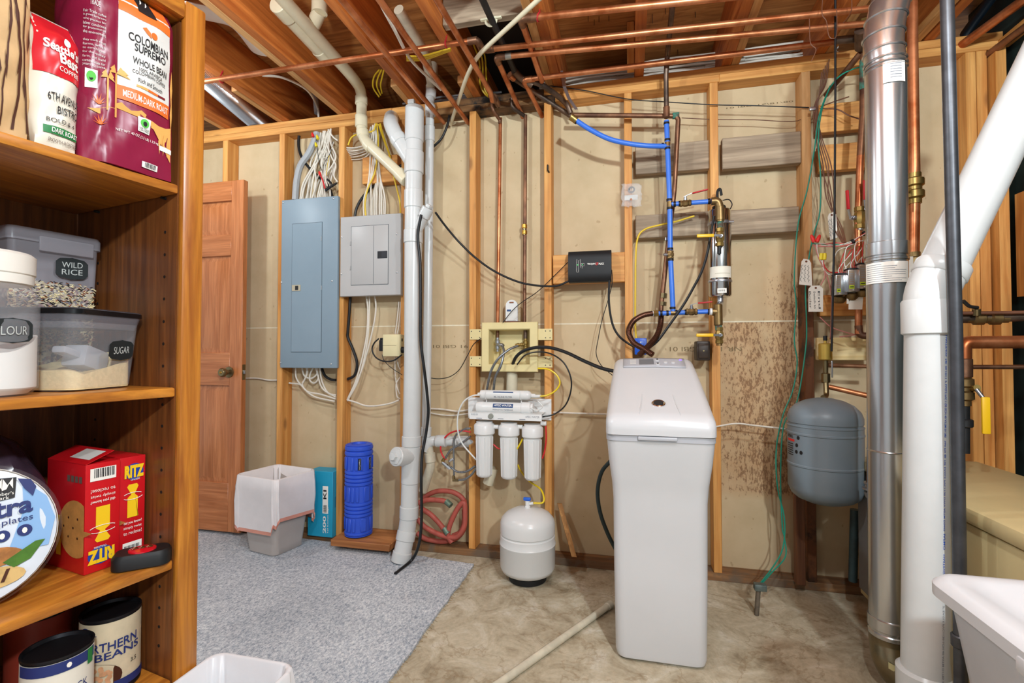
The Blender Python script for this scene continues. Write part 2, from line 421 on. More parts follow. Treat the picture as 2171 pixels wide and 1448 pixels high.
# weathered plank and short bridging between joists
MB().rbox(JX[4] + .024, JX[5] - .062, 1.93, 1.968, ZJ + .01, ZJ + .14, .003, 1).build('bridging_plank', 'old_wood_x', ceil, label='weathered plank')
MB().box(JX[4] + .023, JX[5] - .023, 1.98, 3.9, ZF - .012, ZF - .002).build('shade_panel', 'far_dark', ceil, label='black sheet painting in the shade of this joist bay')  # near-black sheet added to stand in for shadow under the subfloor
MB().rbox(JX[6] - .058, JX[6] - .024, 2.42, 2.46, ZJ, ZF - .002, .002, 1).build('bridging_block', 'stud_wood_z', ceil)
MB().rbox(JX[7] + .024, JX[7] + .06, 2.42, 2.46, ZJ, ZF - .002, .002, 1).build('bridging_block', 'stud_wood_z', ceil)
MB().rbox(1.56, 1.598, .4, 2.5, ZP, ZP + .037, .002, 1).build('side_plate', 'stud_wood_y', ceil)
mat('nail_steel', '#3a2c22', .5, .5, 0)
for px, py in ((1247, 34), (1260, 42), (1270, 35), (1291, 33), (1383, 30), (1411, 18), (1474, 25), (1437, 105), (1383, 38)):
    p = W(px, py, z=ZF); MB().cyl(p, p - V((0, .004, .03)), .0014, seg=5).build('nail', 'nail_steel', ceil)
b_ = W(2163, 412, x=1.597); c_ = W(2163, 630, x=1.597); MB().box(1.578, 1.5985, b_.y - .5, b_.y, c_.z, b_.z).build('wall_board', 'stud_wood_z', wall)
# ---------------------------------------------------------------- printed dates on the drywall paper
mat('print_ink', '#7d6a4c', .9, 0, 0)
def wallprint(txt, x0, y0, x1, y1, y=YD - .0008):
    a = W(x1, y0, y=y); b = W(x0, y1, y=y)          # upside-down lettering
    q = bil([a, V((b.x, y, a.z)), b, V((a.x, y, b.z))])
    letters(txt, q).build('printed_date', 'print_ink', wall)
wallprint('08/18/91 GBI 01', 1540, 216, 1682, 228); wallprint('NR 14/91 GBI 01', 1420, 735, 1572, 745); wallprint('91 GBI 01', 918, 731, 992, 738)
# ================================================================ bookcase on the left and what stands on it
QB = W(383, 745, d=1.03); AB_ = math.radians(10.5)
ET = V((-math.sin(AB_), -math.cos(AB_), 0)); NB = V((-math.cos(AB_), math.sin(AB_), 0))
def BK(u, v, z): return V((QB.x, QB.y, 0)) + ET * u + NB * v + V((0, 0, z))
Z1, Z2, Z3, Z4 = 1.4415, 1.0105, .650, .402
wood('oak_z', '#d38a30', '#955018', 'z', .38, 0, 1.6, coat=.25)
wood('oak_u', '#d48b32', '#98551c', 'y', .36, 0, 1.6, coat=.25)
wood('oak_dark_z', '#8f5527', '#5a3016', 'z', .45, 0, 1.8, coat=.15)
mat('hole_dark', '#1a0f08', .9, 0, 0); mat('black_matte', '#17181a', .55, 0, .2); mat('black_gloss', '#101113', .25, 0, 0)
mat('white_print', '#f1ede4', .6, 0, 0); mat('black_print', '#1b1b1d', .6, 0, 0); mat('chalk_black', '#1d2324', .7, 0, .15)
mat('chalk_white', '#b9bcb8', .9, 0, 0)
bc = thing('bookcase', 'tall oak bookcase with adjustable shelves full of pantry goods', 'bookcase')
def bkbox(u0, u1, v0, v1, z0, z1, bev=0): return MB().obox(BK((u0 + u1) / 2, (v0 + v1) / 2, (z0 + z1) / 2), ET * ((u1 - u0) / 2), NB * ((v1 - v0) / 2), V((0, 0, (z1 - z0) / 2)), bev)
UN = .78; DV = .40
sp = bkbox(-.019, 0, .019, DV, 0, 1.80).build('side_or_shade_panel', 'oak_dark_z', bc)
bkbox(UN, UN + .019, .019, DV, 0, 1.80).build('side_or_shade_panel', 'oak_dark_z', bc)
bkbox(-.019, UN + .019, DV, DV + .008, 0, 1.80).build('back_panel', 'oak_dark_z', bc)
bkbox(-.046, 0.0, 0, .0188, 0, 1.842, .006).build('stile', 'oak_z', bc)
bkbox(UN, UN + .046, 0, .0188, 0, 1.842, .006).build('stile', 'oak_z', bc)
bkbox(0, UN, .0, .0188, 1.80, 1.842, .005).build('top_rail', 'oak_u', bc)
bkbox(-.019, UN + .019, .019, DV, 1.802, 1.82).build('top_board', 'oak_u', bc)
for z in (Z1, Z2, Z3, Z4, .10):
    bkbox(.002, UN - .002, .012 if z > .2 else .02, DV - .001, z - .02, z, .004).build('shelf', 'oak_u', bc)
hz = [.46, .50, .54, .585, .69, .738, .785, .832, .879, .926, .972, 1.055, 1.103, 1.151, 1.2, 1.248, 1.296, 1.345]
for z in hz:
    for v in (.058, .31):
        c = BK(0, v, z); MB().cyl(c - ET * .004, c + ET * .0008, .0033, seg=10).build('peg_hole', 'hole_dark', sp)
for z in (Z1, Z2, Z3):
    for v in (.058, .31):
        c = BK(0, v, z - .0235); MB().cyl(c, c + ET * .01, .003, seg=8).build('shelf_pin', 'black_matte', bc)
# ---- bags
def bagfn(sec, z0, h, bulge=.08, fold=.78, seed=0, lean=0, wr=.004):
    n = len(sec); cu = sum(p[0] for p in sec) / n; cv = sum(p[1] for p in sec) / n
    def fn(s, t, eps=0):
        i = int(math.floor(s)) % n; f = s - math.floor(s); a = sec[i]; b = sec[(i + 1) % n]
        f2 = f
        u = a[0] + (b[0] - a[0]) * f2; v = a[1] + (b[1] - a[1]) * f2
        L = math.hypot(b[0] - a[0], b[1] - a[1]); nx, ny = (b[1] - a[1]) / L, -(b[0] - a[0]) / L
        if nx * (u - cu) + ny * (v - cv) < 0: nx, ny = -nx, -ny
        k = bulge * .12 * math.sin(math.pi * min(1, max(0, t))) ** .6 * math.sin(math.pi * f) ** .8
        w_ = wr * math.sin(11 * t + 3 * s + seed) * math.sin(7 * s + 17 * t + seed * 2) * (.3 + .7 * math.sin(math.pi * f))
        o = k + w_ + eps
        u += nx * o; v += ny * o
        if t > fold:
            q = (t - fold) / (1 - fold); v = v + (cv + (v - cv) * .12 - v) * q ** 1.1
        return BK(u, v + lean * t, z0 + h * t)
    return fn, n
def bag(name, fn, n, m, label, cat='bag', group=None):
    t = thing(name, label, cat, group); mb = MB(); k = 10
    mb.loft([[fn(i + j / k, r / 26) for i in range(n) for j in range(k)] for r in range(27)]); mb.build('pouch', m, t, ang=60); return t
def on(fn, e, s0, s1, t0, t1, eps=.0012): return lambda a, b: fn(e + s0 + (s1 - s0) * a, t0 + (t1 - t0) * b, eps)
mat('maroon_foil', '#8c1a3c', .3, 0, .15, 8); mat('kraft_paper', '#cfa877', .7, 0, .12, 20); mat('red_foil', '#d2202a', .3, 0, .1, 8)
mat('cream_foil', '#e6ddcb', .35, 0, .06, 8); mat('orange_print', '#e8702a', .5, 0, 0); mat('pale_grey_print', '#d8d6d0', .45, 0, 0)
mat('gold_print', '#e3a95a', .5, 0, 0); mat('green_print', '#1f7a3c', .5, 0, 0); mat('bright_green_print', '#5cc24e', .5, 0, 0); mat('dark_red_print', '#7b1b20', .5, 0, 0); mat('brown_print', '#4a2414', .6, 0, 0)
mat('bag_grey_print', '#6d5a52', .6, 0, 0)
fn, n = bagfn([(.018, .012), (.122, .006), (.170, .028), (.170, .12), (.03, .13)], Z1 + .0005, .385, .1, .83, 1)
mb_ = bag('coffee_bag', fn, n, 'maroon_foil', 'maroon foil coffee bag with a pale front label beside the bookcase post')
# the front edge runs from the post (s=0) towards the camera (s=1); text reads from camera side to post, so s goes 1 -> 0
FR = lambda s0, s1, t0, t1, eps=.0012: on(fn, 0, 1 - s0, 1 - s1, t0, t1, eps)
patch(FR(.0, .9, .36, .84), 10, 12).build('front_label', 'pale_grey_print', mb_)
patch(FR(.0, .9, .33, .40, .0018), 10, 3).build('roast_band', 'orange_print', mb_); letters('MEDIUM-DARK ROAST', FR(.06, .86, .347, .382, .0026), .01).build('lettering', 'white_print', mb_)
patch(FR(.0, .9, .78, .93, .0018), 10, 4).build('top_band', 'orange_print', mb_)
patch(FR(.3, .62, .82, .955, .0026), 4, 4).build('brand_patch', 'black_print', mb_)
for k, (a, b) in enumerate(((.36, .46), (.46, .56))):
    shape(FR(0, 1, 0, 1, .0034), [(a, .87), (a + .05, .90), (b, .93), (b - .02, .90), (a + .05, .885)]).build('brand_mark', 'white_print', mb_)
for txt, a, b, c, d, bo in (('COLOMBIAN', .14, .84, .645, .69, .012), ('SUPREMO', .22, .78, .60, .64, .012), ('WHOLE BEAN', .2, .82, .535, .57, .008), ('100% ARABICA', .3, .72, .507, .525, 0), ('COLOMBIAN COFFEE', .2, .8, .486, .504, 0), ('Rich and Smooth', .28, .74, .445, .468, 0)):
    letters(txt, FR(a, b, c, d, .0024), bo).build('lettering', 'black_print', mb_)
patch(FR(.25, .45, .418, .43, .0022), 2, 1).build('roast_scale', 'gold_print', mb_); patch(FR(.45, .65, .418, .43, .0022), 2, 1).build('roast_scale', 'orange_print', mb_); patch(FR(.65, .8, .418, .43, .0022), 2, 1).build('roast_scale', 'dark_red_print', mb_)
shape(FR(0, 1, 0, 1, .0024), [(.36, .74), (.42, .715), (.5, .70), (.48, .73), (.42, .75)]).build('bean_mark', 'orange_print', mb_); shape(FR(0, 1, 0, 1, .0024), ell(.55, .722, .06, .018, 12)).build('bean_mark', 'orange_print', mb_)
shape(FR(0, 1, 0, 1, .0015), [(-.02, .30), (.05, .315), (.12, .30), (.2, .29), (.3, .30), (.36, .31), (.44, .295), (.42, .28), (.55, .275), (.7, .27), (.85, .275), (.97, .29), (.97, .1), (.8, .16), (.6, .24), (.3, .27), (.0, .28)]).build('hill_print', 'gold_print', mb_)
for a in (.72, .8, .88):
    shape(FR(0, 1, 0, 1, .0022), [(a, .12), (a + .03, .2), (a + .02, .24), (a - .02, .19)]).build('leaf_print', 'gold_print', mb_)
for a, h in ((.95, .5), (.96, .36)):
    shape(FR(0, 1, 0, 1, .0022), [(a, h - .1), (a + .03, h), (a, h + .1), (a - .03, h)]).build('leaf_print', 'gold_print', mb_)
patch(FR(.3, .52, .2, .275, .002), 2, 2).build('certified_badge', 'white_print', mb_)
shape(FR(0, 1, 0, 1, .003), ell(.41, .247, .075, .022, 16)).build('badge_disc', 'bright_green_print', mb_); shape(FR(0, 1, 0, 1, .0036), ell(.41, .244, .035, .012, 12)).build('badge_figure', 'black_print', mb_)
letters('FAIR TRADE', FR(.32, .5, .214, .222, .0028)).build('lettering', 'black_print', mb_); letters('CERTIFIED', FR(.32, .5, .204, .212, .0028)).build('lettering', 'black_print', mb_)
letters('NET WT 40 OZ (2.5 LB) 1.13 kg', FR(-.02, .7, .165, .182, .002)).build('lettering', 'white_print', mb_)
patch(FR(.72, .98, .145, .17, .002), 2, 1).build('barcode', 'white_print', mb_)
patch(FR(.42, .72, .028, .058, .002), 2, 1).build('barcode', 'white_print', mb_)
for k in range(9): patch(FR(.47 + k * .024, .478 + k * .024 + (.006 if k % 3 else 0), .032, .055, .003)).build('barcode_bar', 'black_print', mb_)
GS = lambda s0, s1, t0, t1, eps=.0012: on(fn, 1, 1 - s0, 1 - s1, t0, t1, eps)
letters('TRADE', GS(.22, .5, .74, .765)).build('lettering', 'white_print', mb_)
for k, tx in enumerate(('Fair Trade coffee', 'is grown by farmers', 'who practice fair', 'labor conditions', 'for protection of', 'the environment', '', 'they work small', 'farms, which', 'to earn higher', 'for the quality', 'farm, and build', 'communities for', 'years to come')):
    if tx: letters(tx, GS(.05, .66, .70 - k * .02, .714 - k * .02)).build('lettering', 'pale_grey_print', mb_)
patch(GS(.12, .46, .34, .43), 2, 2).build('certified_badge', 'white_print', mb_); shape(GS(0, 1, 0, 1, .002), ell(.29, .395, .13, .026, 16)).build('badge_disc', 'bright_green_print', mb_); shape(GS(0, 1, 0, 1, .0026), ell(.29, .39, .06, .014, 12)).build('badge_figure', 'black_print', mb_)
for a, h0, h1 in ((.74, .25, .41), (.97, .23, .45)):
    patch(GS(a - .025, a + .025, h0, h1, .002), 1, 4).build('palm_trunk_print', 'gold_print', mb_)
    for q in range(7):
        an = math.pi * q / 6; shape(GS(0, 1, 0, 1, .0026), [(a, h1), (a + .2 * math.cos(an) * .6, h1 + .03 * math.sin(an) + .012), (a + .2 * math.cos(an), h1 + .04 * math.sin(an) - .01)]).build('palm_frond_print', 'gold_print', mb_)
shape(GS(0, 1, 0, 1, .0018), [(.2, .24), (.5, .25), (.8, .27), (1, .275), (1, .235), (.5, .225)]).build('hill_print', 'gold_print', mb_)
for a, h in ((.5, .29), (.55, .19)):
    for q in range(6):
        an = math.pi * q / 5; shape(GS(0, 1, 0, 1, .0026), [(a - .03, h - .02), (a + .22 * math.cos(an), h + .035 * math.sin(an)), (a + .03, h - .02)]).build('agave_print', 'orange_print', mb_)
# red and cream bag
fn2, n2 = bagfn([(.178, .022), (.236, .018), (.236, .09), (.178, .1)], Z1 + .0005, .238, .12, .82, 4)
b2 = bag('coffee_bag', fn2, n2, 'cream_foil', 'red and cream coffee bag between the kraft bag and the maroon bag')
F2 = lambda s0, s1, t0, t1, eps=.0014: on(fn2, 0, 1 - s0, 1 - s1, t0, t1, eps)
patch(F2(-.04, 1.04, .52, .985), 10, 12).build('red_top', 'red_foil', b2)
for txt, a, b, c, d, m_, bo in (("Seattle's", .08, 1.0, .70, .77, 'white_print', .03), ('Best', .44, 1.0, .62, .70, 'white_print', .03), ('COFFEE', .42, 1.0, .565, .60, 'white_print', .01), ('6TH AVENUE', .2, 1.0, .33, .39, 'black_print', .01), ('BISTRO', .42, 1.0, .245, .30, 'black_print', .01), ('BOLD & 4', .2, .9, .175, .205, 'black_print', 0), ('SMOOTH-ROASTED', .25, 1.0, .035, .06, 'bag_grey_print', 0)):
    letters(txt, F2(a, b, c, d, .003), bo).build('lettering', m_, b2)
patch(F2(.14, 1, .09, .145, .0024), 4, 2).build('roast_band', 'green_print', b2); letters('DARK ROAST', F2(.3, 1.0, .1, .135, .0036), .02).build('lettering', 'white_print', b2)
shape(F2(0, 1, 0, 1, .003), ell(.66, .80, .1, .03, 16)).build('round_mark', 'white_print', b2)
# kraft bag with bamboo print
fn3, n3 = bagfn([(.246, .018), (.335, .018), (.335, .1), (.248, .11)], Z1 + .0005, .30, .1, .86, 9, 0, .006)
b3 = bag('kraft_bag', fn3, n3, 'kraft_paper', 'tan kraft paper bag with dark bamboo print at the photo edge')
F3 = lambda s0, s1, t0, t1, eps=.0014: on(fn3, 0, 1 - s0, 1 - s1, t0, t1, eps)
random.seed(3)
for k in range(5):
    a = .36 + .58 * k / 4; MBs = []
    pts = [(a + .05 * math.sin(5 * t + 2 * k), .03 + .9 * t) for t in [j / 14 for j in range(15)]]
    w_ = .012 + .008 * (k % 3 == 0)
    patch(lambda p, q, pts=pts, w_=w_: F3(0, 1, 0, 1, .0022)(pts[min(14, int(q * 14))][0] + (p - .5) * w_ * 2, pts[min(14, int(q * 14))][1]), 1, 14).build('bamboo_stem_print', 'brown_print', b3)
    for j in range(3):
        t0 = .2 + .26 * j + .04 * (k % 4); sg = 1 if (j + k) % 2 else -1
        shape(F3(0, 1, 0, 1, .0026), [(a, t0), (a + sg * .05, t0 + .08), (a + sg * .03, t0 + .16), (a + sg * .01, t0 + .07)]).build('bamboo_leaf_print', 'brown_print', b3)
# ---- containers on the middle shelf
mat('clear_plastic', '#cfcfd4', .08, 0, 0, alpha=.2); mat('frosted_plastic', '#b9b4bb', .3, 0, 0, alpha=.42); mat('smoke_plastic', '#77767e', .2, 0, 0, alpha=.5)
mat('flour_white', '#efece6', .9, 0, .04); mat('sugar_tan', '#e9d3a0', .95, 0, .12, 120, bmp=.3, bs=300); mat('cream_lid', '#e9e4da', .4, 0, .04)
mat('scoop_plastic', '#c6c9d2', .2, 0, 0, alpha=.55)
def chalk(parent, fn, txt, eps=0):
    """black scalloped sticker with chalk lettering"""
    pts = []
    for k in range(48):
        t = 2 * math.pi * k / 48; x = max(-1, min(1, 1.25 * math.cos(t))); y = max(-1, min(1, 1.25 * math.sin(t)))
        x *= 1 - .045 * (1 - math.cos(6 * t)) * (abs(y) > .7); y *= 1 - .06 * (1 - math.cos(4 * t)) + .05 * (abs(x) < .1)
        pts.append((.5 + .5 * x, .5 + .5 * y))
    shape(lambda a, b: fn(a, b, .0008), pts).build('chalk_label', 'chalk_black', parent)
    ls = txt.split('\n')
    for i, l in enumerate(ls):
        v1 = .80 - i * .34 if len(ls) > 1 else .68; hh = .26 if len(ls) > 1 else .36
        letters(l, lambda a, b, v1=v1, hh=hh: fn(.18 + .64 * a, v1 - hh + hh * b + .05 * (a - .5), .0016)).build('chalk_lettering', 'chalk_white', parent)
# flour jar
ju, jv, jr = .275, .090, .075
J = thing('flour_jar', 'clear jar of white flour with cream screw lid', 'jar')
jc = BK(ju, jv, Z2 + .0005)
MB().lathe([(jr - .012, 0), (jr, .012), (jr, .165), (jr - .006, .182), (jr - .016, .192)], jc, seg=40, caps=True).build('jar_body', 'clear_plastic', J)
fmb = MB().lathe([(jr - .014, .003), (jr - .003, .014), (jr - .003, .085)], jc, seg=40)
fmb.xf(lambda p: V((p.x, p.y, p.z + (.018 * math.sin(9 * p.x + 4) + .02 * math.sin(30 * p.y) - .01 if p.z - jc.z > .08 else 0)))).build('flour', 'flour_white', J)
MB().lathe([(jr - .02, .188), (jr - .008, .190), (jr - .008, .205), (jr - .006, .207), (jr - .006, .238), (jr - .012, .243), (.0, .243)], jc, seg=40).build('lid', 'cream_lid', J)
cdir = math.atan2(-jc.y, -jc.x)
def jfn(c, r, a0, a1, z0, z1): return lambda a, b, e=0: V((c.x + (r + .0006 + e) * math.cos(a0 + (a1 - a0) * a), c.y + (r + .0006 + e) * math.sin(a0 + (a1 - a0) * a), z0 + (z1 - z0) * b))
chalk(J, jfn(jc, jr, cdir + .08, cdir + .98, Z2 + .09, Z2 + .13), 'FLOUR')
# sugar box, turned a little
S = thing('sugar_container', 'clear rectangular container of tan sugar with black lid', 'container')
sa = V((.158, .057)); sd = V((-.915, .403)); sn = V((.403, .915))
def SB(a, b, z): q = sa + sd * a + sn * b; return BK(q.x, q.y, Z2 + .0005 + z)
def rr(x0, x1, y0, y1, r, n=5):
    out = []
    for cx, cy, t0 in ((x1 - r, y1 - r, 0), (x0 + r, y1 - r, 1), (x0 + r, y0 + r, 2), (x1 - r, y0 + r, 3)):
        for k in range(n + 1):
            t = (t0 + k / n) * math.pi / 2; out.append((cx + r * math.cos(t), cy + r * math.sin(t)))
    return out
def sring(z, g, r=.025): return [SB(a, b, z) for a, b in rr(-g, .148 + g, -g, .15 + g, r)]
MB().loft([sring(0, -.006), sring(.006, 0), sring(.145, .010)], cap1=False).build('tub', 'clear_plastic', S)
MB().loft([sring(.120, .006), sring(.148, .0135), sring(.156, .0135), sring(.158, .009)]).build('lid', 'smoke_plastic', S)
MB().loft([sring(.146, .0145), sring(.154, .0145), sring(.157, .012)]).build('lid_rim', 'black_gloss', S)
sg = []
for (f_, hh) in ((0, 0),):
    ring0 = [SB(a, b, .003) for a, b in rr(.002, .146, .002, .148, .022)]
    def hgt(a, b): return .028 + .045 * max(0, (a - .07) / .08) ** 1.3 + .012 * math.sin(50 * a) * math.sin(45 * b) + .012 * max(0, .03 - a) / .03
    ring1 = [SB(a, b, hgt(a, b)) for a, b in rr(.002, .146, .002, .148, .022)]
    rin = [[SB(.074 + (a - .074) * k, .075 + (b - .075) * k, hgt(.074 + (a - .074) * k, .075 + (b - .075) * k)) for a, b in rr(.002, .146, .002, .148, .022)] for k in (.8, .55, .3, .05)]
    MB().loft([ring0, ring1] + rin).build('sugar', 'sugar_tan', S)
sc_ = thing('sugar_scoop', 'translucent plastic scoop half buried in the sugar', 'scoop')
ax = (SB(.10, .05, .05) - SB(.03, .04, .07)).normalized()
c0 = SB(.03, .035, .072); e1 = (ax).normalized(); e2 = V((0, 0, 1)) - e1 * e1.z; e2.normalize(); e3 = e1.cross(e2)
MB().obox(c0 + e1 * .045, e1 * .034, e2 * .022, e3 * .022, .006).build('cup', 'scoop_plastic', sc_)
MB().obox(c0 - e1 * .008, e1 * .022, e2 * .007, e3 * .012, .004).build('handle', 'scoop_plastic', sc_)
MB().tube([c0 + e1 * .08 + e2 * .022, c0 + e1 * .08 - e2 * .022], .002).build('rim', 'scoop_plastic', sc_)
sfb = lambda u, v, e=0: SB(.058 + .075 * u, -.009 - e + .0, .05 + .048 * v)
chalk(S, lambda a, b, e=0: SB(.068 + .062 * a, -.0045 - .0000 - (.05 + .045 * b - .006) * .01 / .139 * 1.0 - e + .001, .058 + .04 * b), 'SUGAR')
# rice bin
R_ = thing('rice_container', 'tall clear clip-lid container holding mixed wild rice', 'container')
def RB(a, b, z): return BK(.175 - a, .264 + b, Z2 + .0005 + z)
def rring(z, g=0, r=.012): return [RB(a, b, z) for a, b in rr(-g, .155 + g, -g, .13 + g, r)]
MB().loft([rring(0, -.01), rring(.004, -.008), rring(.31, 0)], cap1=False).build('tub', 'frosted_plastic', R_)
MB().loft([rring(.305, .004), rring(.325, .004), rring(.332, .001)]).build('lid', 'frosted_plastic', R_)
for a in (.06,):
    MB().obox(RB(.092, -.007, .302), ET * .048, NB * .003, V((0, 0, .016)), .003).build('clip', 'frosted_plastic', R_)
def rice_mat():
    m, nt, b = newmat('wild_rice'); v = coords(nt, (1, 1, 1), False)
    vo = nd(nt, 'ShaderNodeTexVoronoi'); setin(vo, Scale=190); nt.links.new(v, vo.inputs['Vector'])
    sx = nd(nt, 'ShaderNodeSeparateColor'); nt.links.new(vo.outputs['Color'], sx.inputs[0])
    o = ramp(nt, sx.outputs[0], [(0, lin('#2a1a18')), (.26, lin('#2a1a18')), (.3, lin('#8b4a2c')), (.42, lin('#a8663c')), (.46, lin('#d9c48e')), (1, lin('#efe4c0'))])
    nt.links.new(o, b.inputs['Base Color']); setin(b, Roughness=.7); bump(nt, b, vo.outputs['Distance'], .6, .003); MATS['wild_rice'] = m
rice_mat()
MB().loft([[RB(a, b, .004) for a, b in rr(-.0 + .006, .149, .006, .124, .01)], [RB(a, b, .222 + .008 * math.sin(40 * a)) for a, b in rr(.003, .152, .003, .127, .01)]]).build('rice', 'wild_rice', R_, kind='stuff')
random.seed(11); gm = {c: MB() for c in ('grain_pale', 'grain_black', 'grain_brown')}
mat('grain_pale', '#ecdcb0', .7, 0, 0); mat('grain_black', '#231815', .6, 0, 0); mat('grain_brown', '#9a5a38', .6, 0, 0)
for k in range(900):
    a = random.uniform(.006, .149); z = random.uniform(.1, .225); p = RB(a, .0022, z)
    an = random.uniform(-.9, .9); d = (ET * math.cos(an) + V((0, 0, math.sin(an)))) * .0036
    gm[random.choice(['grain_pale'] * 5 + ['grain_black'] * 3 + ['grain_brown'] * 2)].tube([p - d, p, p + d], [.0003, .0011, .0003], 4)
for c, g in gm.items(): g.build('rice_grains', c, R_, kind='stuff')
chalk(R_, lambda a, b, e=0: RB(.073 + .058 * a, -.0045 - e, .234 + .046 * b), 'WILD\nRICE')
# edge of a further jar at the photo border
K = thing('storage_jar', 'pale jar behind the flour jar at the photo edge', 'jar')
kc = BK(.292, .27, Z2 + .0005)
MB().lathe([(.055, 0), (.06, .008), (.06, .27), (.05, .285)], kc).build('jar_body', 'frosted_plastic', K); MB().lathe([(.052, .286), (.062, .288), (.062, .312), (.055, .318)], kc).build('lid', 'smoke_plastic', K)
# ---- third shelf
mat('ritz_red', '#c8141d', .35, 0, .06, 6); mat('ritz_yellow', '#f2c61c', .5, 0, 0); mat('ritz_blue', '#24409c', .5, 0, 0); mat('cracker_tan', '#d99b52', .7, 0, .2, 40)
mat('navy_print', '#22306c', .5, 0, 0)
def ritz(u0, u1, v0, v1, h, flip, label, op):
    t = thing('cracker_box', label, 'box', 'cracker boxes on the third shelf')
    bkbox(u0, u1, v0, v1, Z3 + .0005, Z3 + h, .0012).build('carton', 'ritz_red', t)
    def fn(a, b, e=.0012):
        if flip: a, b = 1 - a, 1 - b
        return BK(u1 + (u0 - u1) * a, v0 - e, Z3 + .003 + (h - .006) * b)
    shape(fn, ell(.55, .86, .36, .085, 24)).build('logo_oval', 'ritz_blue', t)
    letters('RITZ', lambda a, b: fn(.16 + .76 * a, .80 + .13 * b, .0024), .06).build('lettering', 'ritz_yellow', t)
    letters('CRACKERS', lambda a, b: fn(.4 + .35 * a, .772 + .018 * b, .0024)).build('lettering', 'white_print', t)
    wig = [(.26, .42), (.74, .42)] + [(.70, .42 + .2 * k / 4) for k in range(5)] + [(.58, .65), (.72, .73), (.66, .755), (.34, .755), (.28, .73), (.44, .65)] + [(.30, .62 - .2 * k / 4) for k in range(5)]
    shape(lambda a, b: fn(a, b - .02), wig).build('wrapper_print', 'ritz_yellow', t)
    mbx = MB()
    for s0, s1 in ((-2.6, -.4), (.6, 2.6)):
        pts = [fn(.5 + .4 * math.cos(s0 + (s1 - s0) * k / 8), .615 + .035 * math.sin(s0 + (s1 - s0) * k / 8), .002) for k in range(9)]
        mbx.tube(pts, .0007, 5)
    mbx.build('arrow_print', 'white_print', t)
    for k, tx in enumerate(('did you know?', 'simply twist', 'to reclose!')):
        letters(tx, lambda a, b, k=k: fn(.16 + .7 * a, .33 - .05 * k + .035 * b, .002), .01 if k == 0 else 0).build('lettering', 'white_print', t)
    patch(lambda a, b: fn(.14 + .74 * a, .03 + .12 * b, .0014)).build('barcode_panel', 'white_print', t)
    for k in range(12): patch(lambda a, b, k=k: fn(.2 + .05 * k + (.022 if k % 3 else .034) * a, .035 + .085 * b, .0022)).build('barcode_bar', 'black_print', t)
    # broad side
    def gn(a, b, e=.0012): return BK(u1 + e, v1 + (v0 - v1) * a, Z3 + .003 + (h - .006) * b)
    shape(gn, ell(.78, .40, .42, .27, 30)[0:1] + [(min(1.0, p[0]), p[1]) for p in ell(.78, .40, .42, .27, 30)]).build('cracker_print', 'cracker_tan', t)
    for (a, b) in ((.62, .5), (.85, .5), (.62, .32), (.85, .32), (.74, .41), (.5, .41)):
        shape(lambda p, q: gn(p, q, .002), ell(a, b, .018, .012, 8)).build('cracker_dimple_print', 'brown_print', t)
    shape(gn, [(.3, .12), (.42, .12), (.42, .5), (.3, .5)]).build('side_stripe', 'ritz_yellow', t)
    for k in range(4): patch(lambda a, b, k=k: gn(.56 + .1 * k + .075 * a, .84 + .06 * b, .0014)).build('nutrition_tab', 'bag_grey_print', t)
    if op:      # lifted top flap
        p = [BK(u0, v0 + .0, Z3 + h), BK(u0, v1, Z3 + h), BK(u1 - .012, v1, Z3 + h + .03), BK(u1 - .012, v0 + .0, Z3 + h + .03)]
        p = [BK(u1, v0, Z3 + h), BK(u1, v1, Z3 + h), BK(u0 + .012, v1, Z3 + h + .02), BK(u0 + .012, v0, Z3 + h + .02)]
        MB().prism(p, V((0, 0, .0012))).build('flap', 'ritz_red', t)
        patch(lambda a, b: (p[0] + (p[3] - p[0]) * (.25 + .6 * b) + (p[1] - p[0]) * (.1 + .5 * a)) + V((0, 0, .002))).build('barcode_panel', 'pale_grey_print', t)
ritz(.060, .120, .092, .232, .214, True, 'red cracker box standing upside down beside the paper plates', True)
ritz(.006, .055, .104, .244, .213, False, 'red cracker box standing upright against the bookcase side', False)
# push light
PL = thing('push_light', 'black push light with red and clear dome by the cracker boxes', 'light')
pc = BK(.043, .044, Z3); pe = (ET * .8 + NB * .6).normalized(); pf = V((-pe.y, pe.x, 0))
def prng(z, sx, sy, r): return [pc + pe * a + pf * b + V((0, 0, z)) for a, b in rr(-sx, sx, -sy, sy, r, 6)]
MB().loft([prng(.0005, .046, .026, .018), prng(.003, .049, .029, .02), prng(.024, .049, .029, .02), prng(.031, .044, .025, .018)]).build('case', 'black_matte', PL)
mat('red_lens', '#d01224', .12, 0, 0, coat=.6); mat('chrome', '#d8d8da', .12, 1, 0)
MB().lathe([(.024, .0305), (.0235, .033), (.017, .0355), (.0, .0365)], pc).build('dome', 'red_lens', PL)
for k in range(3): MB().lathe([(.006, .0365), (.004, .0385), (0, .039)], pc + pe * (.012 * (k - 1)) + pf * (.003)).build('led', 'chrome', PL)
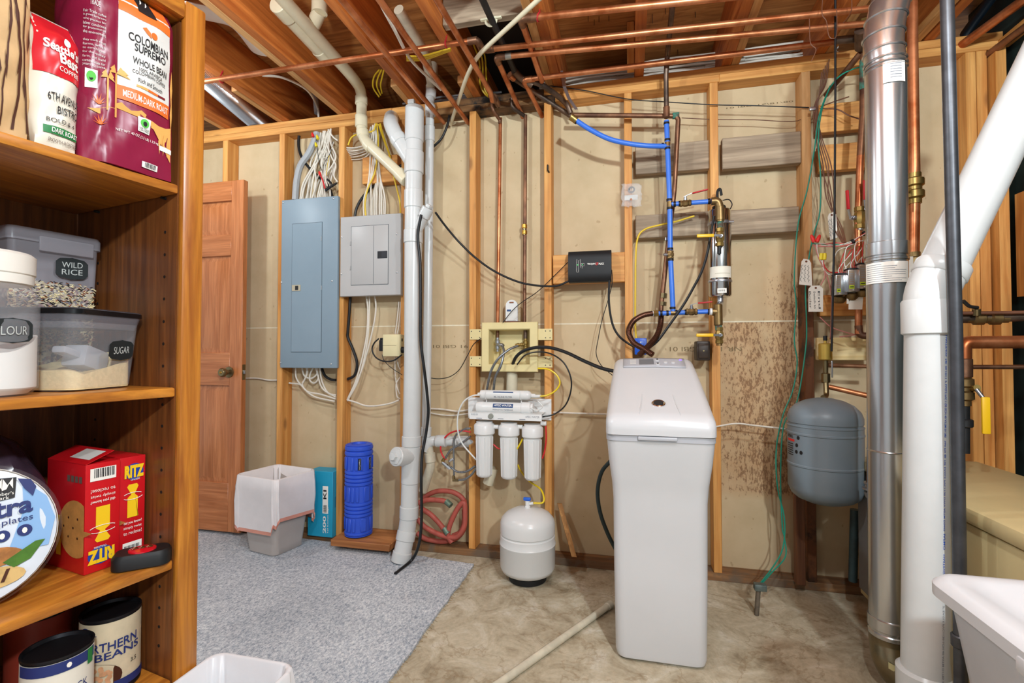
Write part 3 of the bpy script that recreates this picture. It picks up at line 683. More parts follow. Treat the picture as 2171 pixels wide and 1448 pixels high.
# paper plates in their wrap
PP = thing('paper_plate_pack', 'plastic-wrapped pack of paper plates with blue and white print', 'plates')
ppc = BK(.282, .104, Z3 + .1245); pax = (V((0, 0, 1.085)) - V((ppc.x, ppc.y, ppc.z - .12))); pax.z *= .5; pax.normalize()
pu = V((0, 0, 1)).cross(pax).normalized(); pw = pax.cross(pu)
mat('plate_wrap', '#e2eaf4', .25, 0, .06, 10); mat('plate_white', '#e6e1d8', .7, 0, .1, 90); mat('sky_print', '#8db6e2', .4, 0, 0); mat('meat_print', '#b9793c', .5, 0, .35, 60); mat('bean_green_print', '#4c7a26', .5, 0, .3, 50); mat('chicken_print', '#dcb877', .5, 0, .25, 50)
MB().lathe([(.112, -.045), (.115, -.02), (.115, .0), (.11, .012)], ppc, pax, 44).build('plate_stack', 'plate_white', PP)
for k in range(9): MB().lathe([(.1148, 0), (.1162, .0012), (.1148, .0024)], ppc - pax * (.04 - k * .0052), pax, 44, False).build('plate_rim', 'plate_white', PP)
def pfn(x, y, e=0): rr_ = math.hypot(x, y); return ppc + pu * (x * .113) + pw * (y * .113) + pax * (.012 + e + .012 * max(0, 1 - rr_ ** 2) ** .5)
fr = [[pfn(r * math.cos(2 * math.pi * k / 44), r * math.sin(2 * math.pi * k / 44)) for k in range(44)] for r in (1, .85, .6, .3, .02)]
MB().loft(fr, cap0=False).build('front_wrap', 'plate_wrap', PP)
mat('wrap_film', '#dfe3ec', .08, 0, 0, alpha=.12)
MB().lathe([(.119, -.05), (.122, 0), (.116, .018)], ppc, pax, 44, False).build('film', 'wrap_film', PP)
def pdec(name, m, pts, e=.002): return shape(lambda a, b: pfn(a, b, e), pts).build(name, m, PP)
pdec('sky_panel', 'sky_print', [(.45, -.3), (.9, -.3), (.98, .1), (.88, .45), (.6, .75), (.62, .3)])
pdec('count_badge', 'navy_print', [(.55, .78), (.62, .62), (.72, .48), (.76, .62), (.7, .74)], .003)
pdec('brand_patch', 'black_print', [(.2, .46), (.52, .50), (.54, .80), (.24, .82)], .003)
for a, b in ((.26, .38), (.38, .5)): pdec('brand_mark', 'white_print', [(a, .62), (a + .01, .8), (a + .06, .7), (b, .8), (b, .64), (b - .04, .72), (a + .05, .64)], .0045)
letters("Member's", lambda a, b: pfn(.24 + .27 * a, .55 + .05 * b, .0045)).build('lettering', 'white_print', PP); letters('Mark', lambda a, b: pfn(.3 + .16 * a, .49 + .05 * b, .0045)).build('lettering', 'white_print', PP)
letters('ultra', lambda a, b: pfn(.06 + .66 * a, .2 + .26 * b + .05 * a, .004), .03).build('lettering', 'navy_print', PP)
letters('paper plates', lambda a, b: pfn(.0 + .72 * a, .06 + .11 * b + .05 * a, .004)).build('lettering', 'navy_print', PP)
for k in range(3): pdec('feature_icon', 'navy_print', ell(.15 + .24 * k, -.07 + .03 * k, .085, .085, 18), .003)
for k in range(3): pdec('icon_mark', 'white_print', ell(.15 + .24 * k, -.07 + .03 * k, .03, .045, 8), .004)
pdec('meal_print', 'meat_print', ell(.2, -.33, .42, .15, 20), .0026); pdec('meal_print', 'chicken_print', ell(.15, -.62, .5, .17, 20), .003); pdec('meal_print', 'bean_green_print', [(.4, -.42), (.75, -.2), (.86, -.2), (.7, -.44), (.52, -.52)], .0036)
for k in range(4): pdec('grill_mark_print', 'brown_print', [(-.1 + .16 * k, -.7), (-.06 + .16 * k, -.7), (.0 + .16 * k, -.52), (-.04 + .16 * k, -.52)], .004)
# dark plastic bag further back
DB = thing('plastic_bag', 'crumpled dark purple plastic bag behind the paper plates', 'bag')
mat('purple_film', '#4a3a48', .2, 0, .3, 12); random.seed(5)
db = MB(); cB = BK(.20, .285, Z3 + .001)
rings = []
for i in range(15):
    t = i / 14; r = .10 * math.sin(math.pi * min(1, .12 + .86 * t)) ** .55
    rings.append([cB + V((math.cos(a) * r * (1 + .10 * math.sin(5 * a + 9 * t) + .06 * math.sin(9 * a - 14 * t)), math.sin(a) * r * (1 + .10 * math.cos(4 * a + 7 * t)), .27 * t)) for a in [2 * math.pi * k / 40 for k in range(40)]])
db.loft(rings).build('film', 'purple_film', DB)
# ---- tins on the fourth shelf
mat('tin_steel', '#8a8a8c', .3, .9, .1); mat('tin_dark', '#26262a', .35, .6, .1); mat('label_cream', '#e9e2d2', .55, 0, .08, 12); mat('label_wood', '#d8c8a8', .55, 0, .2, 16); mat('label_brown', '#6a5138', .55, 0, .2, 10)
mat('bean_print', '#d9a277', .6, 0, .25, 50); mat('bean_dark_print', '#2a2026', .6, 0, 0)
def tin(u, v, r, h, lm, label, deco):
    t = thing('food_can', label, 'can', 'cans of beans on the bottom shelf')
    c = BK(u, v, Z4 + .0005)
    MB().lathe([(r - .002, 0), (r, .003), (r, .006), (r - .0015, .008), (r - .0015, h - .005), (r, h - .004), (r, h), (r - .003, h), (r - .005, h - .006), (0, h - .005)], c, seg=44).build('tin', 'tin_dark', t)
    MB().lathe([(r - .0008, .012), (r - .0008, h - .0075)], c, seg=44, caps=False).build('paper_label', lm, t)
    a0 = math.atan2(-c.y, -c.x)
    def fn(a, b, e=0): return V((c.x + (r + .0004 + e) * math.cos(a0 + (a - .5) * 2.4), c.y + (r + .0004 + e) * math.sin(a0 + (a - .5) * 2.4), c.z + .012 + (h - .0195) * b))
    deco(t, fn)
def d_north(t, fn):
    for tx, a, b, c, d in (('GREAT', .0, .32, .74, .82), ('NORTHERN', .0, .88, .58, .71), ('BEANS', .3, .92, .46, .57)): letters(tx, lambda p, q, a=a, b=b, c=c, d=d: fn(a + (b - a) * p, c + (d - c) * q + .03 * p, .0008), .015).build('lettering', 'navy_print', t)
    shape(fn, ell(.14, .9, .07, .06, 16)).build('brand_mark', 'navy_print', t); shape(fn, [(min(.7, x), y) for x, y in ell(.3, .2, .36, .22, 26)]).build('bean_bowl_print', 'brown_print', t)
    random.seed(2); g = MB()
    for k in range(60):
        x = random.uniform(.02, .52); y = random.uniform(.04, .36)
        if ((x - .27) / .27) ** 2 + ((y - .2) / .18) ** 2 < 1: g.poly([fn(p, q, .0008 + k * .00002) for p, q in ell(x, y, .036, .03, 10)])
    g.build('bean_heap_print', 'bean_print', t); letters('3.5', lambda p, q: fn(.78 + .1 * p, .3 + .06 * q, .0008)).build('lettering', 'black_print', t)
    patch(lambda p, q: fn(.55 + .6 * p, .0 + .12 * q, .0004), 8, 1).build('lower_band', 'navy_print', t)
def d_black(t, fn):
    patch(lambda p, q: fn(p, .86 + .14 * q, .0004), 14, 1).build('navy_band', 'navy_print', t)
    letters('BLACK', lambda p, q: fn(.52 + .34 * p, .55 + .1 * q, .0008)).build('lettering', 'navy_print', t); letters('BEANS', lambda p, q: fn(.52 + .34 * p, .41 + .1 * q, .0008)).build('lettering', 'navy_print', t)
    shape(lambda p, q: fn(p, q, .0005), ell(.22, .4, .19, .3, 24)).build('organic_disc', 'green_print', t); letters('organic', lambda p, q: fn(.09 + .27 * p, .34 + .1 * q, .001)).build('lettering', 'white_print', t)
    shape(lambda p, q: fn(p, q, .0009), ell(.62, .93, .03, .035, 8)).build('star_mark', 'white_print', t); patch(lambda p, q: fn(.86 + .1 * p, .8 + .2 * q, .0008), 2, 1).build('green_tab', 'green_print', t)
def d_pinto(t, fn):
    letters('PINTO', lambda p, q: fn(.12 + .7 * p, .6 + .16 * q, .0008), .02).build('lettering', 'bean_dark_print', t); letters('BEANS', lambda p, q: fn(.45 + .36 * p, .46 + .1 * q, .0008)).build('lettering', 'bean_dark_print', t)
tin(.061, .114, .0508, .153, 'label_wood', 'can of great northern beans with wooden print label by the post', d_north)
tin(.174, .054, .0508, .153, 'label_cream', 'can of black beans with cream and navy label in front', d_black)
tin(.268, .165, .0508, .153, 'label_brown', 'shaded can of pinto beans at the photo edge', d_pinto)
mat('label_red', '#8a3020', .55, 0, .1)
tin(.135, .215, .0508, .168, 'label_red', 'can with reddish label hidden behind the other bean cans', lambda t, f: None)
# ================================================================ door, carpet and the left half of the wall
def rectp(TL, TR, BR, BL, y):
    a, b, c, d = [W(p[0], p[1], y=y) for p in (TL, TR, BR, BL)]
    return (a.x + d.x) / 2, (b.x + c.x) / 2, (c.z + d.z) / 2, (a.z + b.z) / 2
for ax in 'xz': wood('door_fir_' + ax, '#cf8450', '#a9602f', ax, .38, 0, 1.5, coat=.3)
mat('brass_old', '#8a7a58', .3, .9, .15); mat('brass', '#b58a3c', .32, .9, .2); mat('steel', '#b8bac0', .3, .9, .1); mat('dark_steel', '#4a4c50', .4, .8, .1)
yd = 2.43
dx1 = W(513, 700, y=yd).x; dx0 = dx1 - .80; dz0 = .028; dz1 = W(500, 382, y=yd).z
door = thing('door_1', 'open panelled fir door lying back against the wall', None, kind='structure')
ST = .085
rz = [dz0, W(500, 1026, y=yd).z, W(500, 818, y=yd).z, W(500, 748, y=yd).z, W(500, 541, y=yd).z, W(500, 496, y=yd).z, W(500, 424, y=yd).z, dz1]
for a, b in ((dx0, dx0 + ST), (dx1 - ST, dx1), ((dx0 + dx1) / 2 - ST * .55, (dx0 + dx1) / 2 + ST * .55)):
    MB().rbox(a, b, yd, yd + .035, dz0, dz1, .002, 1).build('stile', 'door_fir_z', door)
xm0, xm1 = (dx0 + dx1) / 2 - ST * .55, (dx0 + dx1) / 2 + ST * .55
for a, b in ((dx0 + ST, xm0), (xm1, dx1 - ST)):
    for z0, z1 in ((rz[0], rz[1]), (rz[2], rz[3]), (rz[4], rz[5]), (rz[6], rz[7])):
        MB().rbox(a, b, yd + .0005, yd + .0345, z0, z1, .002, 1).build('rail', 'door_fir_x', door)
    for z0, z1 in ((rz[1], rz[2]), (rz[3], rz[4]), (rz[5], rz[6])):
        r0 = [(a, yd + .014, z0), (b, yd + .014, z0), (b, yd + .014, z1), (a, yd + .014, z1)]
        r1 = [(a + .008, yd + .014, z0 + .008), (b - .008, yd + .014, z0 + .008), (b - .008, yd + .014, z1 - .008), (a + .008, yd + .014, z1 - .008)]
        r2 = [(a + .035, yd + .004, z0 + .035), (b - .035, yd + .004, z0 + .035), (b - .035, yd + .004, z1 - .035), (a + .035, yd + .004, z1 - .035)]
        rb = [(p[0], yd + .024, p[2]) for p in r0]
        MB().loft([rb, r0, r1, r2]).build('panel', 'door_fir_z', door)
kp = W(486, 789, y=yd)
kb = MB().lathe([(.033, 0), (.031, .006), (.014, .01), (.012, .03), (.022, .034), (.027, .044), (.026, .056), (.02, .063), (.0, .064)], (kp.x, yd, kp.z), (0, -1, 0)).build('knob', 'brass_old', door)
MB().lathe([(.008, .0642), (.006, .067), (0, .067)], (kp.x, yd, kp.z), (0, -1, 0), 14).build('key_cylinder', 'brass', kb)
MB().box(dx1 - .0005, dx1 + .0015, yd + .006, yd + .029, kp.z - .045, kp.z + .045).build('latch_plate', 'brass_old', door)
MB().rbox(dx1, dx1 + .011, yd + .011, yd + .024, kp.z - .012, kp.z + .012, .003).build('latch_bolt', 'steel', door)
# carpet
def carpet():
    m, nt, b = newmat('carpet_grey'); v = coords(nt, rnd=False)
    n1 = noise(nt, v, 300, 3, .75); n2 = noise(nt, v, 3, 4, .6); n3 = noise(nt, coords(nt, (1, .6, 1), False), 120, 3, .6)
    a = nd(nt, 'ShaderNodeMath', operation='ADD'); h = nd(nt, 'ShaderNodeMath', operation='MULTIPLY'); h.inputs[1].default_value = .5
    nt.links.new(n1, a.inputs[0]); nt.links.new(n3, a.inputs[1]); nt.links.new(a.outputs[0], h.inputs[0])
    c = ramp(nt, h.outputs[0], [(.36, lin('#848b98')), (.45, lin('#b2b9c2')), (.53, lin('#d2d6da')), (.63, lin('#f2f3f3'))])
    t = ramp(nt, n2, [(.3, lin('#cfd2d6')), (.7, (1, 1, 1, 1))])
    mm = nd(nt, 'ShaderNodeMix', data_type='RGBA', blend_type='MULTIPLY'); mm.inputs[0].default_value = .7; nt.links.new(c, mm.inputs[6]); nt.links.new(t, mm.inputs[7])
    nt.links.new(mm.outputs[2], b.inputs['Base Color']); setin(b, Roughness=1.0); b.inputs['Specular IOR Level'].default_value = .1
    bump(nt, b, h.outputs[0], .6, .006); MATS['carpet_grey'] = m
carpet()
cr = W(1005, 1195, z=.01)
cx1 = cr.x; cy1 = cr.y
random.seed(4)
back = [V((cx1 + (-3.6 - cx1) * k / 60, cy1 + .03 * (k / 60 > .28) + random.uniform(-.006, .006) + .06 * min(1, k / 20), 0)) for k in range(61)]
side = [V((cx1 + random.uniform(-.004, .004), cy1 + (-1.4 - cy1) * k / 80, 0)) for k in range(80, 0, -1)]
cp = thing('carpet_piece', 'loose grey-blue carpet remnant laid over the concrete', 'carpet')
MB().prism(side + back + [V((-3.6, -1.4, 0))], V((0, 0, .011))).build('pile', 'carpet_grey', cp)
mat('jute', '#a98f68', .95, 0, .2, 60)
fz = MB()
for k in range(170):
    y = cy1 - k * .018; p = V((cx1 - .001, y + random.uniform(-.006, .006), .004)); fz.tube([p, p + V((random.uniform(.006, .02), random.uniform(-.012, .012), -.002))], .0008, 4)
fz.build('frayed_edge', 'jute', cp, kind='stuff')
# ---------------------------------------------------------------- breaker panels
mat('blue_grey_enamel', '#8699a6', .42, 0, .05, 4); mat('grey_enamel', '#b2b0ae', .4, 0, .05, 4); mat('screw_zinc', '#c9cbcc', .3, .8, 0); mat('breaker_black', '#202225', .5, 0, 0); mat('tan_plastic', '#b7ad95', .5, 0, 0)
def screw(p, parent, d=(0, -1, 0), r=.0055):
    d = V(d); s = MB().lathe([(r, 0), (r * .9, .002), (r * .5, .0035), (0, .0038)], p, d, 12).build('screw', 'screw_zinc', parent)
    return s
x0, x1, z0, z1 = rectp((597, 423), (717, 415), (713, 783), (592, 778), 2.472)
bp = thing('breaker_panel', 'tall blue-grey electrical panel with narrow closed door', 'breaker panel')
MB().box(x0 + .03, x1 - .012, 2.499, 2.585, z0 + .02, z1 - .012).build('box', 'blue_grey_enamel', bp)
MB().rbox(x0, x1, 2.474, 2.4985, z0, z1, .006).build('cover', 'blue_grey_enamel', bp)
a, b, c, d = rectp((620, 474), (682, 472), (681, 746), (617, 746), 2.472)
mat('gap_dark', '#3c4850', .8, 0, 0)
MB().box(a - .002, b + .002, 2.4735, 2.475, c - .002, d + .002).build('door_gap', 'gap_dark', bp)
pd = MB().rbox(a, b, 2.4715, 2.476, c, d, .001, 1).build('panel_door', 'blue_grey_enamel', bp)
q0, q1, q2, q3 = rectp((619, 604), (637, 604), (637, 617), (619, 617), 2.47)
MB().rbox(q0, q1, 2.4685, 2.472, q2, q3, .001, 1).build('latch', 'tan_plastic', pd); MB().box(q0 + (q1 - q0) * .4, q0 + (q1 - q0) * .75, 2.4672, 2.469, q2 + .006, q3 - .006).build('latch_slot', 'breaker_black', pd)
for px, py in ((600, 430), (707, 421), (597, 599), (704, 596), (595, 769), (702, 772)): p = W(px, py, y=2.474); screw((p.x, 2.474, p.z), bp)
for py in (506, 610): p = W(681, py, y=2.472); MB().box(p.x - .001, p.x + .003, 2.470, 2.4745, p.z - .012, p.z + .012).build('hinge', 'screw_zinc', pd)
x0, x1, z0, z1 = rectp((721, 459), (849, 451), (849, 626), (718, 628), 2.465)
gp = thing('breaker_panel', 'smaller squarish grey electrical panel beside the drain stack', 'breaker panel')
MB().box(x0 + .02, x1 - .02, 2.499, 2.585, z0 + .02, z1 - .02).build('box', 'grey_enamel', gp)
fm = MB(); rin = .045
ro = lambda g, y: [(x0 + g, y, z0 + g), (x1 - g, y, z0 + g), (x1 - g, y, z1 - g), (x0 + g, y, z1 - g)]
fm.loft([ro(0, 2.4985), ro(0, 2.476), ro(.003, 2.4715), ro(.018, 2.4715), ro(rin, 2.4775)]).build('cover', 'grey_enamel', gp)
a, b, c, d = rectp((744, 480), (822, 476), (822, 602), (744, 604), 2.472)
MB().box(a - .002, b + .002, 2.4765, 2.4785, c - .002, d + .002).build('door_gap', 'gap_dark', gp)
pd = MB().rbox(a, b, 2.4745, 2.4785, c, d, .003, 2).build('panel_door', 'grey_enamel', gp)
p = W(792, 540, y=2.4745); MB().box(p.x - .0008, p.x + .0008, 2.4738, 2.475, c + .003, d - .003).build('door_crease', 'gap_dark', pd)
q0, q1, q2, q3 = rectp((800, 533), (821, 531), (821, 547), (800, 548), 2.473)
MB().rbox(q0, q1, 2.472, 2.4755, q2, q3, .002, 1).build('latch', 'dark_steel', pd); MB().box(q0 + .003, q0 + (q1 - q0) * .4, 2.4712, 2.4725, q2 + .004, q3 - .004).build('latch_slot', 'breaker_black', pd)
for py in (516, 568): p = W(742, py, y=2.474); MB().rbox(p.x - .002, p.x + .004, 2.4725, 2.477, p.z - .012, p.z + .012, .001, 1).build('hinge', 'grey_enamel', gp)
for px, py in ((725, 503), (841, 496), (724, 581), (841, 577)): p = W(px, py, y=2.4715); screw((p.x, 2.4718, p.z), gp)
# ---------------------------------------------------------------- cables to the panels
mat('cable_white', '#ded6c8', .45, 0, .06, 30); mat('cable_yellow', '#e0bc2c', .45, 0, .05, 30); mat('cable_black', '#18191b', .4, 0, .1, 30); mat('cable_grey', '#a9abad', .4, 0, .06, 30)
mat('wire_red', '#c8262a', .45, 0, 0); mat('nut_yellow', '#e8cf2e', .5, 0, 0); mat('nut_red', '#e02a26', .5, 0, 0)
def cab(parent, name, pts, r, m, y=2.53, smooth=6, seg=8, label=None): return pipe(name, PATH(pts, y), r, m, parent, seg=seg, smooth=smooth, label=label)
cb = thing('cable_bundle', 'white and black cables running into the top of the blue panel', 'cables')
cab(cb, 'service_cable', [(673, 275), (668, 296), (655, 325), (637, 352), (629, 385), (626, 424)], .019, 'cable_grey', 2.535, label='thick grey service cable')
cab(cb, 'black_cable', [(640, 268), (634, 290), (634, 315), (642, 338), (655, 355), (672, 372), (694, 392), (702, 408), (706, 424)], .0085, 'cable_black', 2.55)
random.seed(21)
for k in range(20):
    xt = 684 + random.uniform(0, 18); xb = 636 + 68 * k / 19; yb = 424
    mid = [(xt + (xb - xt) * .15 + random.uniform(-8, 8), 305), (xt + (xb - xt) * .45 + random.uniform(-12, 12), 345), (xt + (xb - xt) * .85 + random.uniform(-6, 6), 388)]
    yy = 2.515 + .05 * random.random()
    cab(cb, 'white_cable', [(xt, 262)] + mid + [(xb, yb)], .0048, 'cable_white', yy)
for xs in ([(696, 275), (706, 290), (716, 298)], [(702, 270), (700, 300), (712, 330), (705, 350), (690, 372), (694, 395)], [(690, 300), (704, 335), (712, 350), (708, 372), (716, 386)]):
    cab(cb, 'white_cable', xs, .0045, 'cable_white', 2.51)
for xs, m_ in (([(671, 290), (673, 318), (677, 345), (682, 362)], 'cable_black'), ([(672, 300), (680, 322), (690, 335), (700, 322), (708, 300)], 'cable_white'), ([(684, 366), (688, 345), (700, 325), (706, 300)], 'cable_black'), ([(698, 330), (694, 352), (692, 372)], 'cable_yellow')):
    cab(cb, 'thin_wire', xs, .0018, m_, 2.505)
for px, py, m_ in ((663, 286, 'nut_red'), (673, 291, 'nut_yellow'), (670, 307, 'nut_yellow'), (678, 368, 'nut_red')):
    p = W(px, py, y=2.503); MB().lathe([(.0085, -.012), (.0075, .004), (.004, .014), (0, .015)], p, (-.3, 0, 1), 10).build('wire_nut', m_, cb)
cab(cb, 'red_wire', [(680, 372), (685, 385), (689, 400)], .0045, 'wire_red', 2.503)
for xs in ([(690, 402), (702, 396), (714, 388)], [(694, 380), (703, 392), (690, 405)]): cab(cb, 'black_tail', xs, .006, 'cable_black', 2.506)
cb2 = thing('cable_bundle', 'white and yellow cables dropping into the grey panel', 'cables')
for k in range(13):
    xt = 791 + random.uniform(-3, 14); xb = 772 + 44 * k / 12
    cab(cb2, 'white_cable', [(xt, 258), (xt - 3 + random.uniform(-6, 6), 300), ((xt + xb) / 2 + random.uniform(-5, 5), 370), (xb, 420), (xb, 464)], .0046, 'cable_white', 2.52 + .05 * random.random())
for k in range(8):
    y_ = 313 + 3.4 * k; jj = random.uniform(-4, 4)
    cab(cb2, 'white_cable', [(735, y_), (752, y_ + jj), (770, y_ - 4 + jj * 1.5), (784, 304 + k * 2.5 + jj), (789, 285 + k), (795, 262)], .0036, 'cable_white', 2.512 + .009 * k)
for xs in ([(738, 308), (745, 292), (760, 284), (790, 278), (797, 262)], [(799, 262), (802, 300), (800, 330), (795, 365), (780, 400), (774, 430), (776, 464)], [(803, 264), (815, 300), (826, 330), (830, 355), (840, 395), (848, 430), (849, 462)], [(806, 262), (815, 295), (828, 335), (826, 345)]): cab(cb2, 'yellow_cable', xs, .0045, 'cable_yellow', 2.51)
cab(cb2, 'black_cable', [(852, 350), (835, 360), (815, 372), (800, 388), (783, 402), (765, 424), (755, 445), (752, 464)], .008, 'cable_black', 2.555)
cb3 = thing('cable_bundle', 'white cables looping out below the blue panel', 'cables')
for xs in ([(627, 776), (628, 800), (640, 818), (665, 840), (710, 851)], [(640, 776), (645, 796), (660, 802), (672, 792), (668, 776)], [(653, 776), (648, 800), (641, 815), (652, 830), (680, 836), (712, 846)], [(666, 776), (658, 792), (657, 806), (667, 812), (675, 800), (668, 776)], [(672, 776), (675, 800), (685, 825), (712, 842)], [(678, 776), (682, 806), (695, 832), (713, 838)], [(613, 812), (632, 814), (642, 818)], [(648, 776), (652, 790), (642, 812), (648, 800)]): cab(cb3, 'white_cable', xs, .0048, 'cable_white', 2.535)
cab(cb3, 'black_cable', [(681, 776), (688, 795), (700, 804), (712, 806)], .008, 'cable_black', 2.555)
cb4 = thing('cable_bundle', 'cables hanging from the underside of the grey panel', 'cables')
for xs in ([(776, 622), (780, 660), (776, 720), (757, 800), (736, 848)], [(783, 622), (783, 660), (778, 730), (760, 805), (737, 849)], [(794, 622), (797, 655), (790, 700), (772, 770), (752, 820), (737, 850)]): cab(cb4, 'white_cable', xs, .0048, 'cable_white', 2.53)
cab(cb4, 'white_cable', [(738, 848), (755, 853), (775, 860), (800, 860), (828, 855), (846, 848)], .0048, 'cable_white', 2.505)
cab(cb4, 'black_cable', [(743, 622), (741, 660), (738, 700), (738, 716), (748, 740), (757, 770), (752, 795), (737, 804)], .0085, 'cable_black', 2.53)
pipe('wall_cable', PATH([(515, 802), (545, 802), (570, 806), (590, 806)], 2.58), .005, 'cable_white', smooth=5, label='single white cable running behind the open door', cat='cable')
pipe('wall_cable', PATH([(905, 866), (940, 868), (970, 872), (997, 868)], 2.57), .005, 'cable_white', smooth=5, label='upper white cable behind the small drain pipe', cat='cable'); pipe('wall_cable', PATH([(905, 874), (940, 880), (970, 880), (997, 876)], 2.57), .004, 'cable_white', smooth=5, label='lower white cable behind the small drain pipe', cat='cable')
pipe('wall_cable', PATH([(1172, 874), (1220, 876), (1300, 878)], 2.56), .0048, 'cable_white', smooth=5, label='white cable running left of the water softener', cat='cable')
pipe('wall_cable', PATH([(1515, 905), (1560, 898), (1600, 902), (1672, 910)], 2.47), .004, 'cable_white', smooth=5, label='white cable running from softener to the grey tank', cat='cable')
# outlet box
ob_ = thing('outlet_box', 'cream surge protector with black plugs beside the drain stack', 'outlet')
mat('cream_plastic', '#ddd0a4', .5, 0, .04)
x0, x1, z0, z1 = rectp((813, 710), (842, 708), (842, 755), (813, 756), 2.45)
MB().rbox(x0, x1 + .02, 2.44, 2.52, z0, z1, .004).build('housing', 'cream_plastic', ob_)
MB().box(x0 + .002, x1, 2.4392, 2.441, (z0 + z1) / 2 - .0006, (z0 + z1) / 2 + .0006).build('seam', 'breaker_black', ob_)
for dz in (.045, .09): MB().box(x1 + .0195, x1 + .0215, 2.462, 2.474, z0 + dz - .008, z0 + dz + .008).build('socket_slot', 'breaker_black', ob_)
MB().rbox(x0 - .028, x0, 2.45, 2.478, z0 + .028, z1 - .03, .004).build('plug_adapter', 'black_matte', ob_); MB().rbox(x0 - .03, x0, 2.462, 2.484, z1 - .032, z1 - .018, .004).build('plug', 'black_matte', ob_)
pp = W(846, 742, y=2.46); MB().lathe([(.018, 0), (.018, .006), (.014, .02), (.006, .035)], (x1 + .02, 2.468, pp.z), (1, 0, 0), 14).build('round_plug', 'black_matte', ob_)
pipe('power_cord', PATH([(803, 718), (793, 728), (789, 742), (797, 758), (815, 766), (835, 764), (852, 752)], 2.44), .004, 'cable_black', ob_, smooth=5)
pipe('thin_cord', PATH([(810, 752), (815, 765), (830, 780), (853, 795)], 2.45), .0018, 'cable_black', ob_, smooth=5)
for xs in ([(846, 640), (842, 680), (838, 708)], [(850, 640), (846, 690), (842, 708)], [(838, 756), (838, 790), (842, 820), (848, 835)], [(841, 756), (845, 775), (852, 788)], [(848, 800), (840, 815), (842, 840), (850, 846)]): pipe('supply_cable', PATH(xs, 2.535), .004, 'cable_white', ob_, smooth=5)
# ---------------------------------------------------------------- waste bins, bag box, roller
mat('bin_plastic', '#b3aaa4', .5, 0, .05, 8); mat('liner_film', '#f0eae9', .3, 0, .06, 10, alpha=.93, bmp=.5, bs=14); mat('liner_pink', '#e09a86', .4, 0, .1); mat('liner_white', '#e4e5e8', .35, 0, .06, 9, bmp=.5, bs=14)
def bin_(name, label, c, ang, bw, bd, tw, td, h, m, lm, skirt, band=None, seed=0):
    t = thing(name, label, 'waste bin', None)
    e1 = V((math.cos(ang), math.sin(ang), 0)); e2 = V((-e1.y, e1.x, 0)); c = V(c)
    R = lambda w_, d_, z, r=.03, wob=None: [c + e1 * a + e2 * b + V((0, 0, z)) for a, b in rr(-w_, w_, -d_, d_, r, 15)]
    def lerp(a, b, t_): return a + (b - a) * t_
    MB().loft([R(bw - .006, bd - .006, 0), R(bw, bd, .006), R(lerp(bw, tw, .1), lerp(bd, td, .1), .1 * h), R(tw, td, h)], cap1=False).build('bucket', m, t)
    MB().loft([R(bw - .01, bd - .01, .01), R(bw - .004, bd - .004, .012), R(tw - .004, td - .004, h - .002)], cap1=False).build('bucket_inside', m, t)
    # liner: over the rim, hanging outside
    random.seed(seed); n = 28
    def wav(ring, amt, k):
        out = []
        cc = sum(ring, V((0, 0, 0))) / len(ring)
        for i, p in enumerate(ring):
            d = (p - cc); d.z = 0; d.normalize(); s_ = .7 * math.sin(i * .55 + .5 * k + seed) * math.sin(i * .23 + k) + .5 * math.sin(i * 1.3 - .6 * k) * math.sin(i * .31 + seed); out.append(p + d * (amt * s_))
        return out
    rings = [wav(R(lerp(bw, tw, .5) - .012, lerp(bd, td, .5) - .012, h * .5), .010, 1), wav(R(tw - .014, td - .014, h * .8), .009, 2), R(tw - .004, td - .004, h + .002), R(tw + .001, td + .001, h + .006), R(tw + .006, td + .006, h + .001), wav(R(tw + .009, td + .009, h * .85), .008, 3), wav(R(tw + .008, td + .008, h * .68), .012, 4)]
    low = []
    for i, p in enumerate(R(tw + .006, td + .006, 0)):
        low.append(V((p.x, p.y, h * (1 - skirt) + .03 * math.sin(i * .2 + seed) + .014 * math.sin(i * .52))))
    rings.append(wav(low, .014, 5))
    MB().loft(rings, False, False).build('liner', lm, t, ang=120)
    if band:
        lo2 = [p + V((0, 0, -.018)) for p in rings[-1]]
        MB().loft([rings[-1], lo2], False, False).build('drawstring_band', band, t, ang=70)
    return t
bc_ = W(592, 1142, z=.011)
bin_('waste_bin', 'beige waste bin with white drawstring liner beside the door', (-1.885, 2.335, .0115), -.2, .105, .095, .15, .13, .41, 'bin_plastic', 'liner_film', .55, 'liner_pink', 2)
bin_('waste_bin', 'waste bin with bright white liner in the near left foreground', (-.802, .80, .0115), -.0, .085, .105, .1, .13, .395, 'bin_plastic', 'liner_white', .5, None, 5)
bx = thing('bag_box', 'turquoise carton of kitchen bags tucked behind the waste bin', 'box')
mat('turquoise_card', '#1f9cc0', .5, 0, .06, 8); mat('teal_print', '#0f7ba0', .5, 0, 0)
p0 = W(655, 1126, z=.04); bxx1 = W(705, 1090, y=2.47).x; bxx0 = bxx1 - .16; bz1 = W(690, 1000, y=2.47).z
MB().rbox(bxx0, bxx1, 2.47, 2.572, .0375, bz1, .002, 1).build('carton', 'turquoise_card', bx)
bf = lambda a, b, e=.001: V((bxx0 + (bxx1 - bxx0) * a, 2.47 - e, .0375 + (bz1 - .0375) * b))
letters('200', lambda a, b: bf(.62 + .12 * (1 - b), .06 + .26 * a), .02).build('lettering', 'white_print', bx); letters('Tall Kitchen Bags', lambda a, b: bf(.79 + .06 * (1 - b), .06 + .4 * a)).build('lettering', 'white_print', bx)
patch(lambda a, b: bf(.6 + .22 * a, .36 + .42 * b, .0008)).build('white_panel', 'white_print', bx); letters('KI', lambda a, b: bf(.63 + .13 * (1 - b), .58 + .14 * a, .0016), .02).build('lettering', 'black_print', bx)
